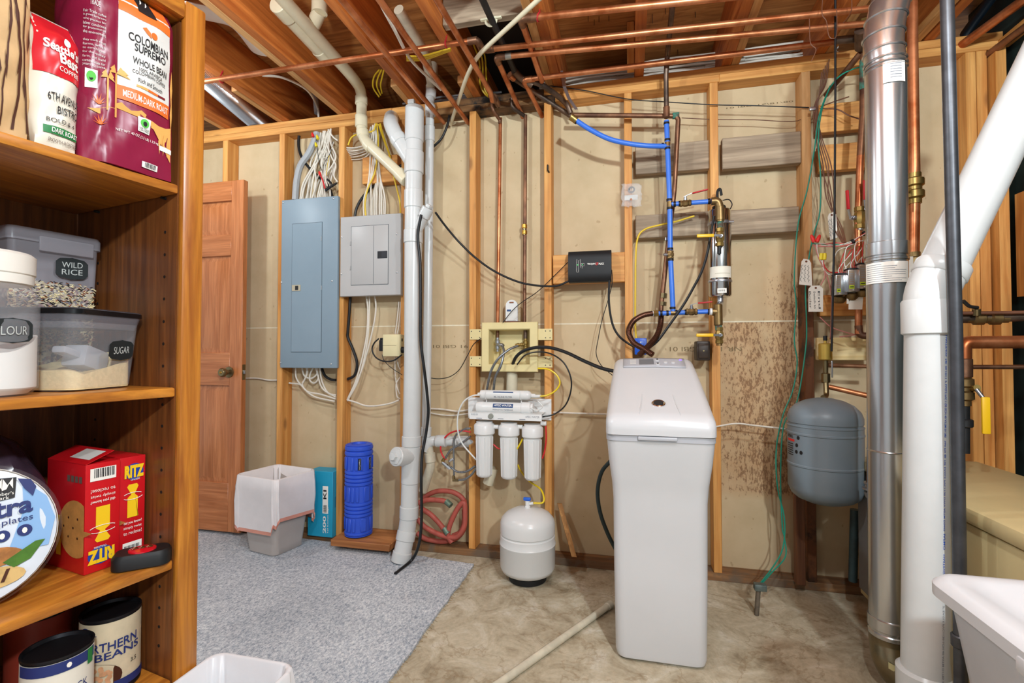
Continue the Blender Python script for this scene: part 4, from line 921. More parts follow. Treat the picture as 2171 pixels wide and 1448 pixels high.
for k in range(8): patch(lambda a, b, k=k: bf(.64 + .13 * a, .38 + .014 * k + .008 * b, .0016)).build('barcode_bar', 'black_print', bx)
patch(lambda a, b: V((bxx1 + .0006, 2.49 + .03 * a, .2 + .06 * b))).build('side_tab', 'teal_print', bx)
# wooden block and roller
rb_ = W(742, 1120, y=2.43)
wbx0 = W(722, 1125, y=2.46).x; wbx1 = W(836, 1128, y=2.42).x
MB().rbox(wbx0, wbx1, 2.365, 2.575, .0378, .073, .003, 1).build('wood_offcut', wood('offcut_x', '#c4824a', '#8f5528', 'x', .6, .5), label='short wood offcut lying under the blue foam roller', cat='wood block')
fr_ = thing('foam_roller', 'ribbed blue foam roller standing on end between studs', 'foam roller')
mat('roller_blue', '#3058d2', .45, 0, .08, 10)
rcx = (W(733, 1030, y=2.46).x + W(787, 1030, y=2.46).x) / 2; rr0 = (W(787, 1030, y=2.46).x - W(733, 1030, y=2.46).x) / 2 * .97
rz0 = .0735; rz1 = W(760, 940, y=2.46).z
H = rz1 - rz0; prof = [(rr0 * .8, 0), (rr0, .01)]
bands = [(.06, .22), (.38, .555), (.72, .875)]
def ridge(z0, z1, n):
    out = []
    for k in range(n):
        a = z0 + (z1 - z0) * k / n; b = z0 + (z1 - z0) * (k + 1) / n
        out += [(rr0 * .90, a), (rr0 * .985, a + (b - a) * .2), (rr0, (a + b) / 2), (rr0 * .985, a + (b - a) * .8), (rr0 * .90, b)]
    return out
prof = [(rr0 * .82, 0), (rr0 * .98, .008)] + ridge(.012, .06 * H, 1)
zc = .06
for (a, b), nx in zip(bands, (.38, .72, 1.0)):
    prof += [(rr0 * .93, a * H), (rr0 * .93, b * H)] + ridge(b * H, (nx if nx < 1 else .985) * H, 4 if nx < 1 else 2)
prof += [(rr0 * .95, H * .99), (rr0 * .8, H), (rr0 * .55, H), (rr0 * .5, H - .01), (0.0, H - .01)]
cR = V((rcx, 2.465, rz0)); MB().lathe(prof, cR, seg=40).build('foam_body', 'roller_blue', fr_)
for bi, (a, b) in enumerate(bands):
    for an in range(0, 360, 20):
        if (an // 60) % 2 == 0 or an % 40 == 0:
            t = math.radians(an + 15 * bi); w_ = .009 if (an // 60) % 2 == 0 else .016
            d = V((math.cos(t), math.sin(t), 0)); e = V((-d.y, d.x, 0))
            MB().obox(cR + d * (rr0 * .955) + V((0, 0, (a + b) / 2 * H)), d * (rr0 * .045), e * w_, V((0, 0, (b - a) / 2 * H - .004)), .004, 1).build('tread_block', 'roller_blue', fr_)
ta = math.atan2(-cR.y, -cR.x)
for dt in (.05, .85):
    fnr = lambda a, b, e=0, dt=dt: V((cR.x + (rr0 * 1.006 + e) * math.cos(ta + dt + .2 * (a - .5)), cR.y + (rr0 * 1.006 + e) * math.sin(ta + dt + .2 * (a - .5)), cR.z + (.735 + .125 * b) * H))
    patch(fnr, 3, 1).build('badge', 'black_matte', fr_)
    letters('TriggerPoint', lambda a, b, f=fnr: f(.3 + .35 * b, .95 - .9 * a, .001)).build('lettering', 'white_print', fr_)
# ================================================================ drains, ducts and ceiling pipes
mat('pvc_white', '#cfd0ce', .28, 0, .04, 12); mat('pvc_cream', '#ddd2b4', .32, 0, .08, 10); mat('pvc_old', '#d6cdb6', .4, 0, .2, 16)
def copper(name, c, c2, rough=.3):
    return mat(name, c, rough, .75, .2, 9, col2=c2)
copper('copper', '#d48c60', '#a55c34', .36); copper('copper_old', '#966c50', '#644536', .45); copper('copper_dark', '#7d6656', '#4c4038', .45)
mat('solder', '#a8a49a', .4, .7, .2); mat('verdigris', '#3f8a76', .8, 0, .4, 30, col2='#54352a'); mat('black_iron', '#2b2c2e', .5, .4, .3, 20)
def collar(parent, p0, p1, r, m, name='coupling', lip=.003):
    p0, p1 = V(p0), V(p1); d = (p1 - p0); L = d.length
    return MB().lathe([(r - lip, 0), (r, lip), (r, L - lip), (r - lip, L)], p0, d, 24).build(name, m, parent)
def line(parent, name, pts, r, m, bend=0, seg=16, label=None): return pipe(name, pts, r, m, parent, seg=seg, bend=bend, label=label)
# ---- main drain stack
dsx = thing('drain_stack', 'thick white plastic drain stack with wye branches and cleanouts', 'pipe')
Y = 2.37; q = lambda px, py, y=Y: W(px, py, y=y)
axis = [q(879, 232), q(876, 500), q(875, 760), q(871, 1000)]
def ax_at(py):
    pts = [(232, 879), (500, 876), (760, 875), (1000, 871), (1100, 867)]
    for (a, xa), (b, xb) in zip(pts, pts[1:]):
        if py <= b: return q(xa + (xb - xa) * (py - a) / (b - a), py)
    return q(867, py)
rp = .0445
line(dsx, 'stack_pipe', [ax_at(y_) for y_ in (250, 500, 760, 940, 1080)], rp, 'pvc_white', seg=28)
for a, b, rr_ in ((228, 300, .0490), (322, 368, .0505), (404, 442, .049), (488, 516, .0495), (924, 946, .0495), (946, 1024, .0475), (1072, 1098, .0495)): collar(dsx, ax_at(b), ax_at(a), rr_, 'pvc_white')
MB().lathe([(.046, 0), (.03, .012), (0, .014)], ax_at(229), (0, 0, 1), 24).build('top_cap', 'pvc_white', dsx); p = ax_at(226); MB().rbox(p.x - .018, p.x + .018, p.y - .05, p.y - .028, p.z - .006, p.z + .016, .003).build('cap_tab', 'pvc_white', dsx)
# upper left wye to the elbow that turns back into the wall
w0 = ax_at(350); w1 = q(838, 285); w2 = q(828, 262, 2.40)
line(dsx, 'wye_branch', [w0, w1, w2, q(830, 250, 2.50)], .040, 'pvc_white', bend=.06, seg=24); collar(dsx, q(850, 303), q(842, 291), .0445, 'pvc_white')
# right cleanout
c0, c1 = ax_at(505), q(908, 441, 2.34); line(dsx, 'cleanout_branch', [c0, c1], .026, 'pvc_white', seg=20); d = (c1 - c0).normalized(); collar(dsx, c1 - d * .055, c1, .0315, 'pvc_white', 'cleanout_hub'); MB().obox(c1 + d * .008, d * .01, frame(d)[0] * .013, frame(d)[1] * .013, .002).build('cleanout_plug', 'pvc_white', dsx)
# front cleanout tee
t0 = ax_at(968); t1 = q(840, 968, 2.27); d = (t1 - t0).normalized()
line(dsx, 'tee_branch', [t0, t1], .043, 'pvc_white', seg=24); collar(dsx, t1 - d * .04, t1 + d * .004, .0485, 'pvc_white', 'tee_hub'); MB().lathe([(.041, 0), (.041, .006), (.022, .008), (.02, .024), (0, .026)], t1 + d * .004, d, 6).build('cleanout_plug', 'pvc_white', dsx)
# foot offset
f0, f1, f2 = ax_at(1080), q(863, 1125, 2.365), W(851, 1182, y=2.33)
line(dsx, 'foot_bend', [f0, f1, f2], .0445, 'pvc_white', bend=.05, seg=24); d = (f2 - f1).normalized()
collar(dsx, f1 + d * .0, f1 + d * .05, .049, 'pvc_white'); dd = (f2 - f1).normalized(); collar(dsx, f2 - dd * .03, V((f2.x - .005, f2.y, .0105)), .0495, 'pvc_white', 'floor_collar')
# ---- cream branch from the joist bay to the stack
db_ = thing('drain_branch', 'cream plastic drain pipe angling from the joists into the stack', 'pipe')
a0 = W(575, -30, z=2.56); a1 = W(748, 164, z=2.53); a2 = W(767, 192, y=2.44); a3 = W(766, 292, y=2.44); a4 = W(862, 383, y=2.385)
line(db_, 'pipe_run', [a0, a1, a2, a3, a4], .0285, 'pvc_cream', bend=.07, seg=20)
for s_, e_, r_ in ((W(766, 205, y=2.44), W(766, 222, y=2.44), .0335), (W(766, 245, y=2.44), W(766, 270, y=2.44), .0335), (W(768, 276, y=2.44), W(770, 290, y=2.44), .0335), (W(788, 315, y=2.43), W(778, 303, y=2.435), .0335), (W(845, 366, y=2.395), W(862, 384, y=2.385), .034)): collar(db_, s_, e_, r_, 'pvc_cream')
dj = (a1 - a0).normalized(); k0 = W(598, 18, z=2.56); collar(db_, k0, k0 + dj * .30, .036, 'pvc_cream', 'tee_body'); collar(db_, k0 - dj * .03, k0 + dj * .05, .040, 'pvc_cream', 'tee_hub'); collar(db_, k0 + dj * .26, k0 + dj * .32, .039, 'pvc_cream', 'tee_hub')
line(db_, 'tee_outlet', [k0 + dj * .18, k0 + dj * .12 + V((.10, 0, .06))], .030, 'pvc_cream', seg=20); line(db_, 'tee_riser', [k0 + dj * .12 + V((.10, 0, .05)), k0 + dj * .12 + V((.10, 0, .14))], .034, 'pvc_cream', seg=20)
# ---- slimmer vent beside the stack
vs2 = thing('vent_pipe', 'slim white plastic vent pipe just right of the drain stack', 'pipe')
Yv = 2.47; v = lambda px, py, y=Yv: W(px, py, y=y)
line(vs2, 'pipe_run', [v(912, 182), v(911, 300), v(908, 600), v(903, 945)], .0235, 'pvc_white', seg=20)
for a, b in (((914, 190), (913, 208)), ((912, 222), (912, 246)), ((911, 268), (911, 300)), ((904, 905), (903, 925))): collar(vs2, v(*a), v(*b), .0285, 'pvc_white')
line(vs2, 'upper_bend', [v(912, 188), v(914, 175, 2.45), W(900, 110, z=2.56), W(845, 20, z=2.60)], .0235, 'pvc_old', bend=.04, seg=18); line(vs2, 'upper_collar', [W(916, 165, y=2.45), W(918, 140, y=2.5)], .028, 'pvc_old')
line(vs2, 'side_arm', [v(903, 955), v(910, 935), v(1010, 935, 2.53)], .0275, 'pvc_white', bend=.03, seg=20); collar(vs2, v(925, 935), v(946, 935), .033, 'pvc_white', 'elbow_hub'); collar(vs2, v(972, 936, 2.52), v(997, 936, 2.53), .0315, 'pvc_white')
line(vs2, 'lower_pipe', [v(908, 945), v(914, 985), v(908, 1005), v(897, 1040, 2.5)], .024, 'pvc_old', bend=.03, seg=18); collar(vs2, v(911, 960), v(913, 980), .029, 'pvc_old')
pipe('sump_cable', PATH([(918, 452), (905, 447), (897, 452), (889, 470), (887, 500), (893, 560), (894, 640), (893, 720), (899, 780), (905, 830), (908, 875), (903, 920), (895, 965), (893, 1020), (894, 1080), (890, 1140), (884, 1170), (872, 1188), (850, 1208), (838, 1214)], None) if False else [W(x, y_, y=yy) for x, y_, yy in ((893, 455, 2.30), (886, 500, 2.31), (891, 560, 2.32), (892, 640, 2.32), (892, 720, 2.32), (899, 780, 2.33), (905, 830, 2.35), (908, 875, 2.36), (903, 920, 2.36), (895, 965, 2.34), (893, 1020, 2.32), (894, 1080, 2.32), (892, 1130, 2.32), (885, 1165, 2.31), (872, 1188, 2.32))] + [W(848, 1208, z=.016), W(838, 1216, z=.016)], .0075, 'cable_black', smooth=6, label='black cable trailing down the drain stack onto the carpet', cat='cable')
# ---- flexible dryer duct
mat('foil_duct', '#c9c9cc', .22, .95, .1)
fd = MB(); A = W(395, 122, z=2.545); B = W(575, 282, z=2.545); L = (B - A).length; n = 190
fd.tube([A + (B - A) * (k / n) for k in range(n + 1)], [.057 + (.007 if k % 2 else 0) for k in range(n + 1)], 28)
fd.build('flexible_duct', 'foil_duct', label='ribbed foil duct lying between joists above the door', cat='duct')
pipe('duct_sleeve', [W(400, 20, z=2.6), W(440, 28, z=2.6), W(485, 40, z=2.59), W(520, 68, z=2.57), W(552, 110, z=2.57)], .05, mat('sleeve_white', '#f0efe9', .5, 0, .03), smooth=6, seg=14, flat=.35, label='white plastic duct curving between joists at upper left', cat='duct')
def elbow(parent, a, b, c, r, m, name='elbow'):
    a, b, c = V(a), V(b), V(c); p = b + (a - b).normalized() * .042; q = b + (c - b).normalized() * .042
    if (a - b).length < .06: p = b + (a - b) * .5
    if (c - b).length < .06: q = b + (c - b) * .5
    return pipe(name, [p, b, q], r, m, parent, 14, .03)
# ---- copper runs parallel to the wall
def lined(name, label, pts, r, m, bend=.03): return pipe(name, pts, r, m, None, 14, bend, 0, label, 'pipe')
ZC = 2.43
c1t = thing('copper_pipe', 'long copper pipe crossing below the joists at upper left', 'pipe')
line(c1t, 'pipe_run', [W(425, 174, z=ZC), W(1012, 85, z=ZC), W(1023, 106, z=ZC), W(1848, 18, z=ZC)], .0125, 'copper', .022)
for px, py in ((1003, 86), (1040, 105)): p = W(px, py, z=ZC); MB().cyl(p - V((.018, 0, 0)), p + V((.018, 0, 0)), .0145).build('solder_joint', 'copper_old', c1t)
mat('clip_red', '#b02028', .5, 0, 0)
for px, py in ((469, 169), (946, 94), ): p = W(px, py, z=ZC); MB().tube([p + V((0, .0145 * math.sin(t), .0145 * math.cos(t))) for t in [k * .45 for k in range(14)]] + [p + V((0, .01, .05))], .003, 6).build('hanger_clip', 'clip_red', c1t)
elbow(c1t, W(425, 174, z=ZC), W(1012, 85, z=ZC), W(1023, 106, z=ZC), .0152, 'copper_old'); elbow(c1t, W(1012, 85, z=ZC), W(1023, 106, z=ZC), W(1848, 18, z=ZC), .0152, 'copper_old')
c2t = thing('copper_pipe', 'copper pipe third up among those crossing to the flue', 'pipe')
line(c2t, 'pipe_run', [W(1840, 50, z=ZC - .01), W(1052, 121, z=ZC - .01), W(1112, 256, z=2.37)], .0125, 'copper', .03); p = W(1075, 119, z=ZC - .01); MB().cyl(p - V((.02, 0, 0)), p + V((.02, 0, 0)), .0148).build('solder_joint', 'solder', c2t)
elbow(c2t, W(1840, 50, z=ZC - .01), W(1052, 121, z=ZC - .01), W(1112, 256, z=2.37), .0152, 'copper_old')
c3t = thing('copper_pipe', 'lowest copper pipe crossing in front of the top plate', 'pipe')
line(c3t, 'pipe_run', [W(1826, 82, z=ZC), W(1110, 169, z=ZC), W(1152, 252, z=2.36)], .0125, 'copper', .03); p = W(1125, 168, z=ZC); MB().cyl(p - V((.022, 0, 0)), p + V((.022, 0, 0)), .015).build('elbow_hub', 'copper', c3t)
elbow(c3t, W(1826, 82, z=ZC), W(1110, 169, z=ZC), W(1152, 252, z=2.36), .0152, 'copper')
c4t = thing('copper_pipe', 'highest copper pipe with red clip near the ceiling', 'pipe')
line(c4t, 'pipe_run', [W(1640, -16, z=2.44), W(1104, 40, z=2.44), W(1118, 80, z=2.44), W(1149, 172, z=2.42)], .0135, 'copper', .025); p = W(1128, 38, z=2.44); MB().cyl(p - V((.02, 0, 0)), p + V((.02, 0, 0)), .0165).build('elbow_hub', 'copper_old', c4t); p = W(1142, 36, z=2.44); MB().tube([p + V((.006 * math.cos(t), .0155 * math.sin(t), .0155 * math.cos(t))) for t in [k * .45 for k in range(14)]] + [p + V((0, .01, .06))], .003, 6).build('hanger_clip', 'clip_red', c4t)
elbow(c4t, W(1640, -16, z=2.44), W(1104, 40, z=2.44), W(1118, 80, z=2.44), .0165, 'copper_old')
# ---- runs square to the wall
for (a, b, m_, lab) in (((716, -10), (941, 260), 'copper', 'leftmost copper pipe running towards the wall under the joists'), ((796, -12), (992, 260), 'copper', 'middle copper pipe running towards the wall under the joists')):
    pipe('copper_pipe', [W(*a, z=2.365), W(*b, z=2.365)], .0125, m_, None, 14, label=lab, cat='pipe')
c5 = thing('copper_pipe', 'copper pipe running to the scorched corner of the plate', 'pipe')
line(c5, 'pipe_run', [W(919, -12, z=2.385), W(1040, 196, z=2.385), W(1044, 214, z=2.375)], .0125, 'copper', .01); p = W(1041, 202, z=2.385); MB().cyl(p, p + V((.003, .05, -.004)), .016).build('coupling', 'copper_old', c5)
line(c5, 'stub', [W(1048, 205, z=2.40), W(1056, 222, z=2.40)], .015, 'copper_old'); line(c5, 'offset_drop', [W(1043, 208, y=2.475), W(1044, 232, y=2.475), W(1060, 255, y=2.53), W(1060, 262, y=2.53)], .0095, 'copper_old', .02)
line(c5, 'drop_pipe', [W(1061, 250, y=2.54), W(1055, 700, y=2.54)], .0095, 'copper')
c6 = thing('copper_pipe', 'copper drop pipe with brass coupling down to the supply box', 'pipe')
line(c6, 'drop_pipe', [W(1114, 244, y=2.54), W(1112, 700, y=2.54)], .0095, 'copper_old'); line(c6, 'offset', [W(1084, 208, y=2.47), W(1086, 228, y=2.48), W(1112, 246, y=2.54)], .0105, 'copper_dark', .02)
for py in (480, 493): p = W(1112, py, y=2.54); MB().lathe([(.011, -.012), (.0145, -.009), (.0145, .009), (.011, .012)], p).build('brass_coupling', 'brass', c6)
p = W(1112, 487, y=2.54); MB().lathe([(.011, -.03), (.011, .03)], p).build('coupling_body', 'brass_old', c6)
pipe('plastic_tube', [W(1165, -22, z=2.40), W(1012, 118, z=2.40), W(990, 160, z=2.39), W(955, 264, z=2.36)], .0095, 'pvc_cream', None, 12, .2, label='cream plastic tube crossing the copper pipes diagonally', cat='pipe')
pipe('fish_cable', [W(800, -5, z=2.44), W(838, 66, z=2.44), W(870, 125, z=2.44), W(912, 168, z=2.44), W(935, 190, z=2.43)], .007, 'cable_white', smooth=5, label='white cable hanging along the slim vent under the joists', cat='cable')
dk = thing('old_supply_pipe', 'dark tarnished supply pipe passing through the plank bracket', 'pipe')
line(dk, 'pipe_run', [W(1018, -12, z=2.45), W(1092, 152, z=2.45)], .0135, 'black_iron'); line(dk, 'tee', [W(1090, 150, z=2.45), W(1104, 166, z=2.44), W(1128, 180, z=2.42)], .0165, 'copper_dark', .02)
line(dk, 'branch', [W(1080, 160, z=2.45), W(1140, 200, z=2.42), W(1216, 250, z=2.33)], .0125, 'copper_dark', .02); line(dk, 'upper_branch', [W(1104, 165, z=2.44), W(1150, 180, z=2.42), W(1186, 206, z=2.40), W(1203, 222, z=2.38), W(1210, 240, z=2.34)], .0135, 'copper_dark', .03)
for a, b in (((1080, 159), (1090, 166)),): line(dk, 'coupling', [W(*a, z=2.45), W(*b, z=2.448)], .017, 'copper')
p = W(1041, 40, z=2.47); mat('bracket_cream', '#e8e3c4', .5)
MB().tube([p + V((.022 * math.cos(t), .0, -.006 + .022 * math.sin(t))) for t in [math.pi + k * math.pi / 10 for k in range(11)]], .006, 8).build('strap', 'bracket_cream', dk); MB().rbox(p.x - .045, p.x + .045, p.y - .008, p.y + .008, p.z - .004, p.z + .004, .002, 1).build('strap_foot', 'bracket_cream', dk)
st_ = MB(); pts = [W(1190, 150, y=2.44), W(1197, 186, y=2.44), W(1206, 208, y=2.43), W(1222, 232, y=2.42)]
for a, b in zip(pts, pts[1:]): st_.board(a - V((.008, 0, 0)), b - V((.008, 0, 0)), V((.016, 0, 0)), V((0, .0012, 0)))
st_.build('hanger_strap', 'steel', dk); st2 = MB()
# horizontal dark pipe from the tee, with its drop behind the blue tubing
dk2 = thing('old_supply_pipe', 'dark copper pipe running right then down behind the blue tubing', 'pipe')
line(dk2, 'pipe_run', [W(1212, 244, y=2.44), W(1432, 246, y=2.44), W(1438, 252, y=2.44), W(1430, 400, y=2.46), W(1402, 645, y=2.46), W(1401, 668, y=2.46)], .0115, 'copper_old', .022); p = W(1426, 246, y=2.44); MB().cyl(p, p + V((.03, 0, 0)), .0145).build('elbow', 'verdigris', dk2)
for a, b in (((1407, 622), (1406, 632)), ((1406, 640), (1405, 648))): MB().cyl(W(*a, y=2.46), W(*b, y=2.46), .017, seg=8).build('union_nut', 'brass_old', dk2)
MB().rbox(*(lambda p: (p.x - .008, p.x + .008, p.y - .02, p.y - .006, p.z - .008, p.z + .008))(W(1413, 508, y=2.46)), .002, 1).build('clip', 'steel', dk2)
dk3 = thing('riser_pipe', 'dark riser pipe dropping from the ceiling to the blue tubing', 'pipe')
line(dk3, 'pipe_run', [W(1428, -10, y=2.0), W(1415, 115, y=2.36), W(1412, 160, y=2.40), W(1413, 232, y=2.41)], .0115, 'copper_dark'); collar(dk3, W(1413, 250, y=2.41), W(1413, 226, y=2.41), .015, 'copper_old', 'tee')
# ---- cables laid over the top plate between joists
random.seed(8)
for (pa, pb, py0, py1, n_, lab) in ((1200, 1348, 168, 152, 9, 'white cables lying on the plate left of the dark riser'), (1368, 1512, 158, 132, 12, 'white cables lying on the plate right of the dark riser'), (1560, 1702, 132, 104, 12, 'white cables lying on the plate below the flue end of the pipes'), (905, 1010, 205, 198, 5, 'grey cables lying on the plate by the diagonal plastic tube')):
    cbt = thing('cable_bundle', lab, 'cables')
    for k in range(n_):
        y_ = 2.66 + .02 * (k % 3); z_ = 2.535 + .0085 * k + random.uniform(0, .006)
        xa, xb = W(pa, py0, y=y_).x - .15, W(pb, py1, y=y_).x + .15
        pipe('cable', [V((xa, y_ + random.uniform(-.02, .02), z_)), V((xa * .6 + xb * .4, y_ + random.uniform(-.03, .03), z_ + .01)), V((xb, y_ + random.uniform(-.02, .02), z_ + .004))], .0055, 'cable_white' if pa > 1000 else 'cable_grey', cbt, 6, 0, 4)
yc = thing('cable_bundle', 'coil of yellow cable hanging between joists near the plate', 'cables')
for k in range(3): pipe('yellow_cable', [W(1000 + k * 7, 85, y=2.3), W(1016 + k * 6, 130 - k * 5, y=2.42), W(1018 + k * 7, 180, y=2.46), W(1035 + k * 3, 205, y=2.49), W(1048 + k, 200, y=2.56)], .0045, 'cable_yellow', yc, 6, 0, 5)
yc2 = thing('cable_bundle', 'loops of yellow cable hanging between joists above the grey panel', 'cables')
for k in range(3): pipe('yellow_cable', [W(804 + k * 5, 148, y=2.45), W(793 + k * 8, 163 + k * 3, y=2.48), W(791 + k * 8, 185 - k * 2, y=2.5), W(804 + k * 3, 206 - k * 4, y=2.54)], .0045, 'cable_yellow', yc2, 6, 0, 5)
yc3 = thing('cable_bundle', 'yellow cables crossing a joist below the long copper pipe', 'cables')
for k in range(3): pipe('yellow_cable', [W(862, 120 + k * 4, z=2.46), W(900, 118 + k * 4, z=2.458), W(955, 103 + k * 2, z=2.457)], .0045, 'cable_yellow', yc3, 6, 0, 5)
pipe('wall_cable', [W(556, 160, z=2.52), W(600, 165, z=2.54), W(650, 190, z=2.53), W(672, 225, y=2.54), W(676, 250, y=2.545)], .006, 'cable_white', smooth=5, label='white cable arcing out of a joist above the blue panel', cat='cable')
pipe('service_cable', [W(660, 180, y=2.6), W(668, 205, y=2.58), W(672, 240, y=2.56)], .016, 'cable_grey', smooth=4, label='thick grey cable rising above the blue panel', cat='cable')
sw = pipe('bell_wire', [W(x, y_, y=2.485) for x, y_ in ((1165, 182), (1240, 192), (1330, 210), (1410, 216), (1510, 222), (1600, 224), (1715, 228))], .0025, 'cable_black', smooth=5, label='thin dark wire stretched under the top plate', cat='wire')
pipe('bell_wire', [W(x, y_, y=2.515) for x, y_ in ((1445, 250), (1510, 253), (1600, 254), (1692, 256), (1712, 225))], .002, mat('wire_brown', '#6e4632', .5), smooth=5, label='thin brown wire stapled across the right studs', cat='wire')
pipe('antenna_cable', [W(953, 245, y=2.495), W(947, 270, y=2.49), W(935, 295, y=2.49), (W(918, 312, y=2.50))], .0065, 'cable_black', smooth=5, label='short black cable curling from plate to slim vent', cat='cable')
# ================================================================ water equipment in the middle of the wall
mat('ro_white', '#dededc', .32, 0, .03, 10); mat('ro_sheet', '#e3e3e1', .35, 0, .03); mat('label_blue_print', '#2d4a78', .5, 0, 0); mat('label_grey_print', '#8b8f96', .5, 0, 0); mat('tube_white', '#d8d8d4', .35, 0, 0); mat('tube_yellow', '#e3c41e', .35, 0, 0); mat('tube_red', '#c8252a', .35, 0, 0); mat('tube_black', '#17181a', .3, 0, 0)
MATS.pop('brass'); mat('brass', '#a88c50', .38, .8, .25); mat('braid', '#8f9296', .35, .75, .3, 160); mat('box_cream', '#e0cf98', .5, 0, .06, 8); mat('drain_cream', '#d8cfb4', .5, 0, .1, 10)
# ---- recessed supply box
sb = thing('supply_box', 'cream recessed laundry supply box with valves between two studs', 'outlet box')
yb = 2.482
ox0, ox1, oz0, oz1 = rectp((1021, 684), (1139, 682), (1141, 788), (1020, 789), yb); ix0, ix1, iz0, iz1 = rectp((1036, 699), (1123, 698), (1122, 772), (1036, 773), yb)
fmb = MB(); R4 = lambda a, b, c, d, y: [(a, y, c), (b, y, c), (b, y, d), (a, y, d)]
fmb.loft([R4(ox0, ox1, oz0, oz1, 2.4995), R4(ox0, ox1, oz0, oz1, yb + .004), R4(ox0 + .004, ox1 - .004, oz0 + .004, oz1 - .004, yb), R4(ix0 - .004, ix1 + .004, iz0 - .004, iz1 + .004, yb), R4(ix0, ix1, iz0, iz1, yb + .004), R4(ix0 + .004, ix1 - .004, iz0 + .004, iz1 - .004, 2.572)], cap0=False).build('box', 'box_cream', sb)
for q in ((996, 698, 1021, 720), (996, 755, 1021, 777), (1139, 697, 1171, 721), (1139, 755, 1171, 779)):
    a, b, c, d = rectp((q[0], q[1]), (q[2], q[1]), (q[2], q[3]), (q[0], q[3]), 2.494); fl_ = MB().box(a, b, 2.4935, 2.4985, c, d).build('mounting_flange', 'box_cream', sb)
    for u in (.15, .85) if q[0] < 1000 else (.55, .85):
        for v_ in (.2, .8): MB().cyl((a + (b - a) * u, 2.4934, c + (d - c) * v_), (a + (b - a) * u, 2.4926, c + (d - c) * v_), .003, seg=8).build('nail', 'dark_steel', fl_)
def valve_body(parent, p, d, L, r, m, name='valve_body'):
    d = V(d).normalized(); return MB().lathe([(r * .7, 0), (r * .7, L * .15), (r, L * .2), (r, L * .4), (r * .75, L * .45), (r * .75, L * .55), (r, L * .6), (r, L * .8), (r * .7, L * .85), (r * .7, L)], p, d, 10).build(name, m, parent)
valve_body(sb, W(1055, 716, y=2.54), (0, 0, -1), .075, .014, 'steel'); valve_body(sb, W(1114, 718, y=2.54), (0, 0, -1), .07, .014, 'brass'); line(sb, 'stub', [W(1055, 700, y=2.545), W(1055, 718, y=2.545)], .009, 'copper_old'); line(sb, 'stub', [W(1114, 700, y=2.545), W(1114, 720, y=2.545)], .011, 'copper_dark')
valve_body(sb, W(1112, 730, y=2.535), (-1, -.1, -.1), .05, .011, 'brass'); valve_body(sb, W(1056, 730, y=2.53), (1, -.5, -.2), .04, .011, 'steel')
pipe('hose', [W(1066, 733, y=2.50), W(1068, 748, y=2.47), W(1062, 775, y=2.45), (W(1050, 800, y=2.46)), W(1046, 832, y=2.48)], .0065, 'braid', sb, 10, 0, 6); pipe('hose', [W(1098, 733, y=2.50), W(1078, 742, y=2.47), W(1055, 762, y=2.45), (W(1040, 790, y=2.46)), W(1031, 832, y=2.48)], .0065, 'braid', sb, 10, 0, 6)
MB().lathe([(.03, -.25), (.03, 0)], V((W(1085, 789, y=2.53).x, 2.535, oz0)), seg=20).build('drain_pipe', 'drain_cream', sb)
# blister-packed cartridge standing on top
cpk = thing('filter_packet', 'white blister-packed cartridge standing on the cream box', 'packet')
a, b, c, d = rectp((1073, 636), (1098, 636), (1098, 683), (1073, 683), 2.53)
pts = [V((a, 2.52, oz1 + .001)), V((b, 2.52, oz1 + .001)), V((b, 2.52, d - .03))] + [V(((a + b) / 2 + (b - a) / 2 * math.cos(t), 2.52, d - .03 + .03 * math.sin(t))) for t in [k * math.pi / 10 for k in range(1, 10)]] + [V((a, 2.52, d - .03))]
MB().prism(pts, V((0, .018, 0))).build('blister', 'ro_white', cpk)
MB().rbox(a + .008, b - .006, 2.517, 2.52, oz1 + .01, d - .05, .001, 1).build('printed_card', 'pale_grey_print', cpk); MB().box(a + .008, a + .03, 2.5162, 2.5172, d - .062, d - .052).build('blue_mark', 'label_blue_print', cpk); MB().rbox((a + b) / 2 - .012, (a + b) / 2 + .012, 2.517, 2.5205, d - .018, d - .011, .002, 1).build('hang_slot', mat('slot_brown', '#8a4c2a', .7), cpk)
MB().lathe([(.05, 0), (.05, .004), (.046, .006), (0, .006)], (W(1085, 683, y=2.53).x, 2.535, oz1 + .0), seg=24).build('disc_cover', mat('rust_brown', '#6b3a22', .6), label='brown disc lying on top of the cream supply box', cat='disc')
# ---- three-stage filter on its bracket
ro = thing('water_filter', 'white three-canister water filter unit mounted below the cream box', 'water filter')
yk = 2.485
a, b, c, d = rectp((992, 841), (1169, 847), (1169, 891), (993, 886), yk)
MB().rbox(a, b, yk, yk + .0025, c, d, .001, 1).build('bracket_back', 'ro_sheet', ro)
yf = 2.37
fa, fb, fc, fd_ = rectp((994, 873), (1149, 880), (1148, 894), (996, 888), yf)
MB().rbox(fa, fb, yf, yf + .002, fc, fd_, .0005, 1).build('bracket_front', 'ro_sheet', ro); MB().box(fa, fb, yf, yk, fd_ - .002, fd_).build('bracket_shelf', 'ro_sheet', ro)
mem0, mem1 = W(1010, 862, y=2.425), W(1138, 866, y=2.425); mz = (mem0.z + mem1.z) / 2
MB().lathe([(.02, 0), (.026, .004), (.028, .02), (.028, .04), (.0265, .042), (.0265, .24), (.03, .243), (.03, .285), (.024, .29), (.024, .3)], (mem0.x, 2.425, mz), (1, 0, 0), 24).build('membrane_housing', 'ro_white', ro)
inl0, inl1 = W(1018, 836, y=2.43), W(1127, 838, y=2.43); iz = (inl0.z + inl1.z) / 2; Li = inl1.x - inl0.x
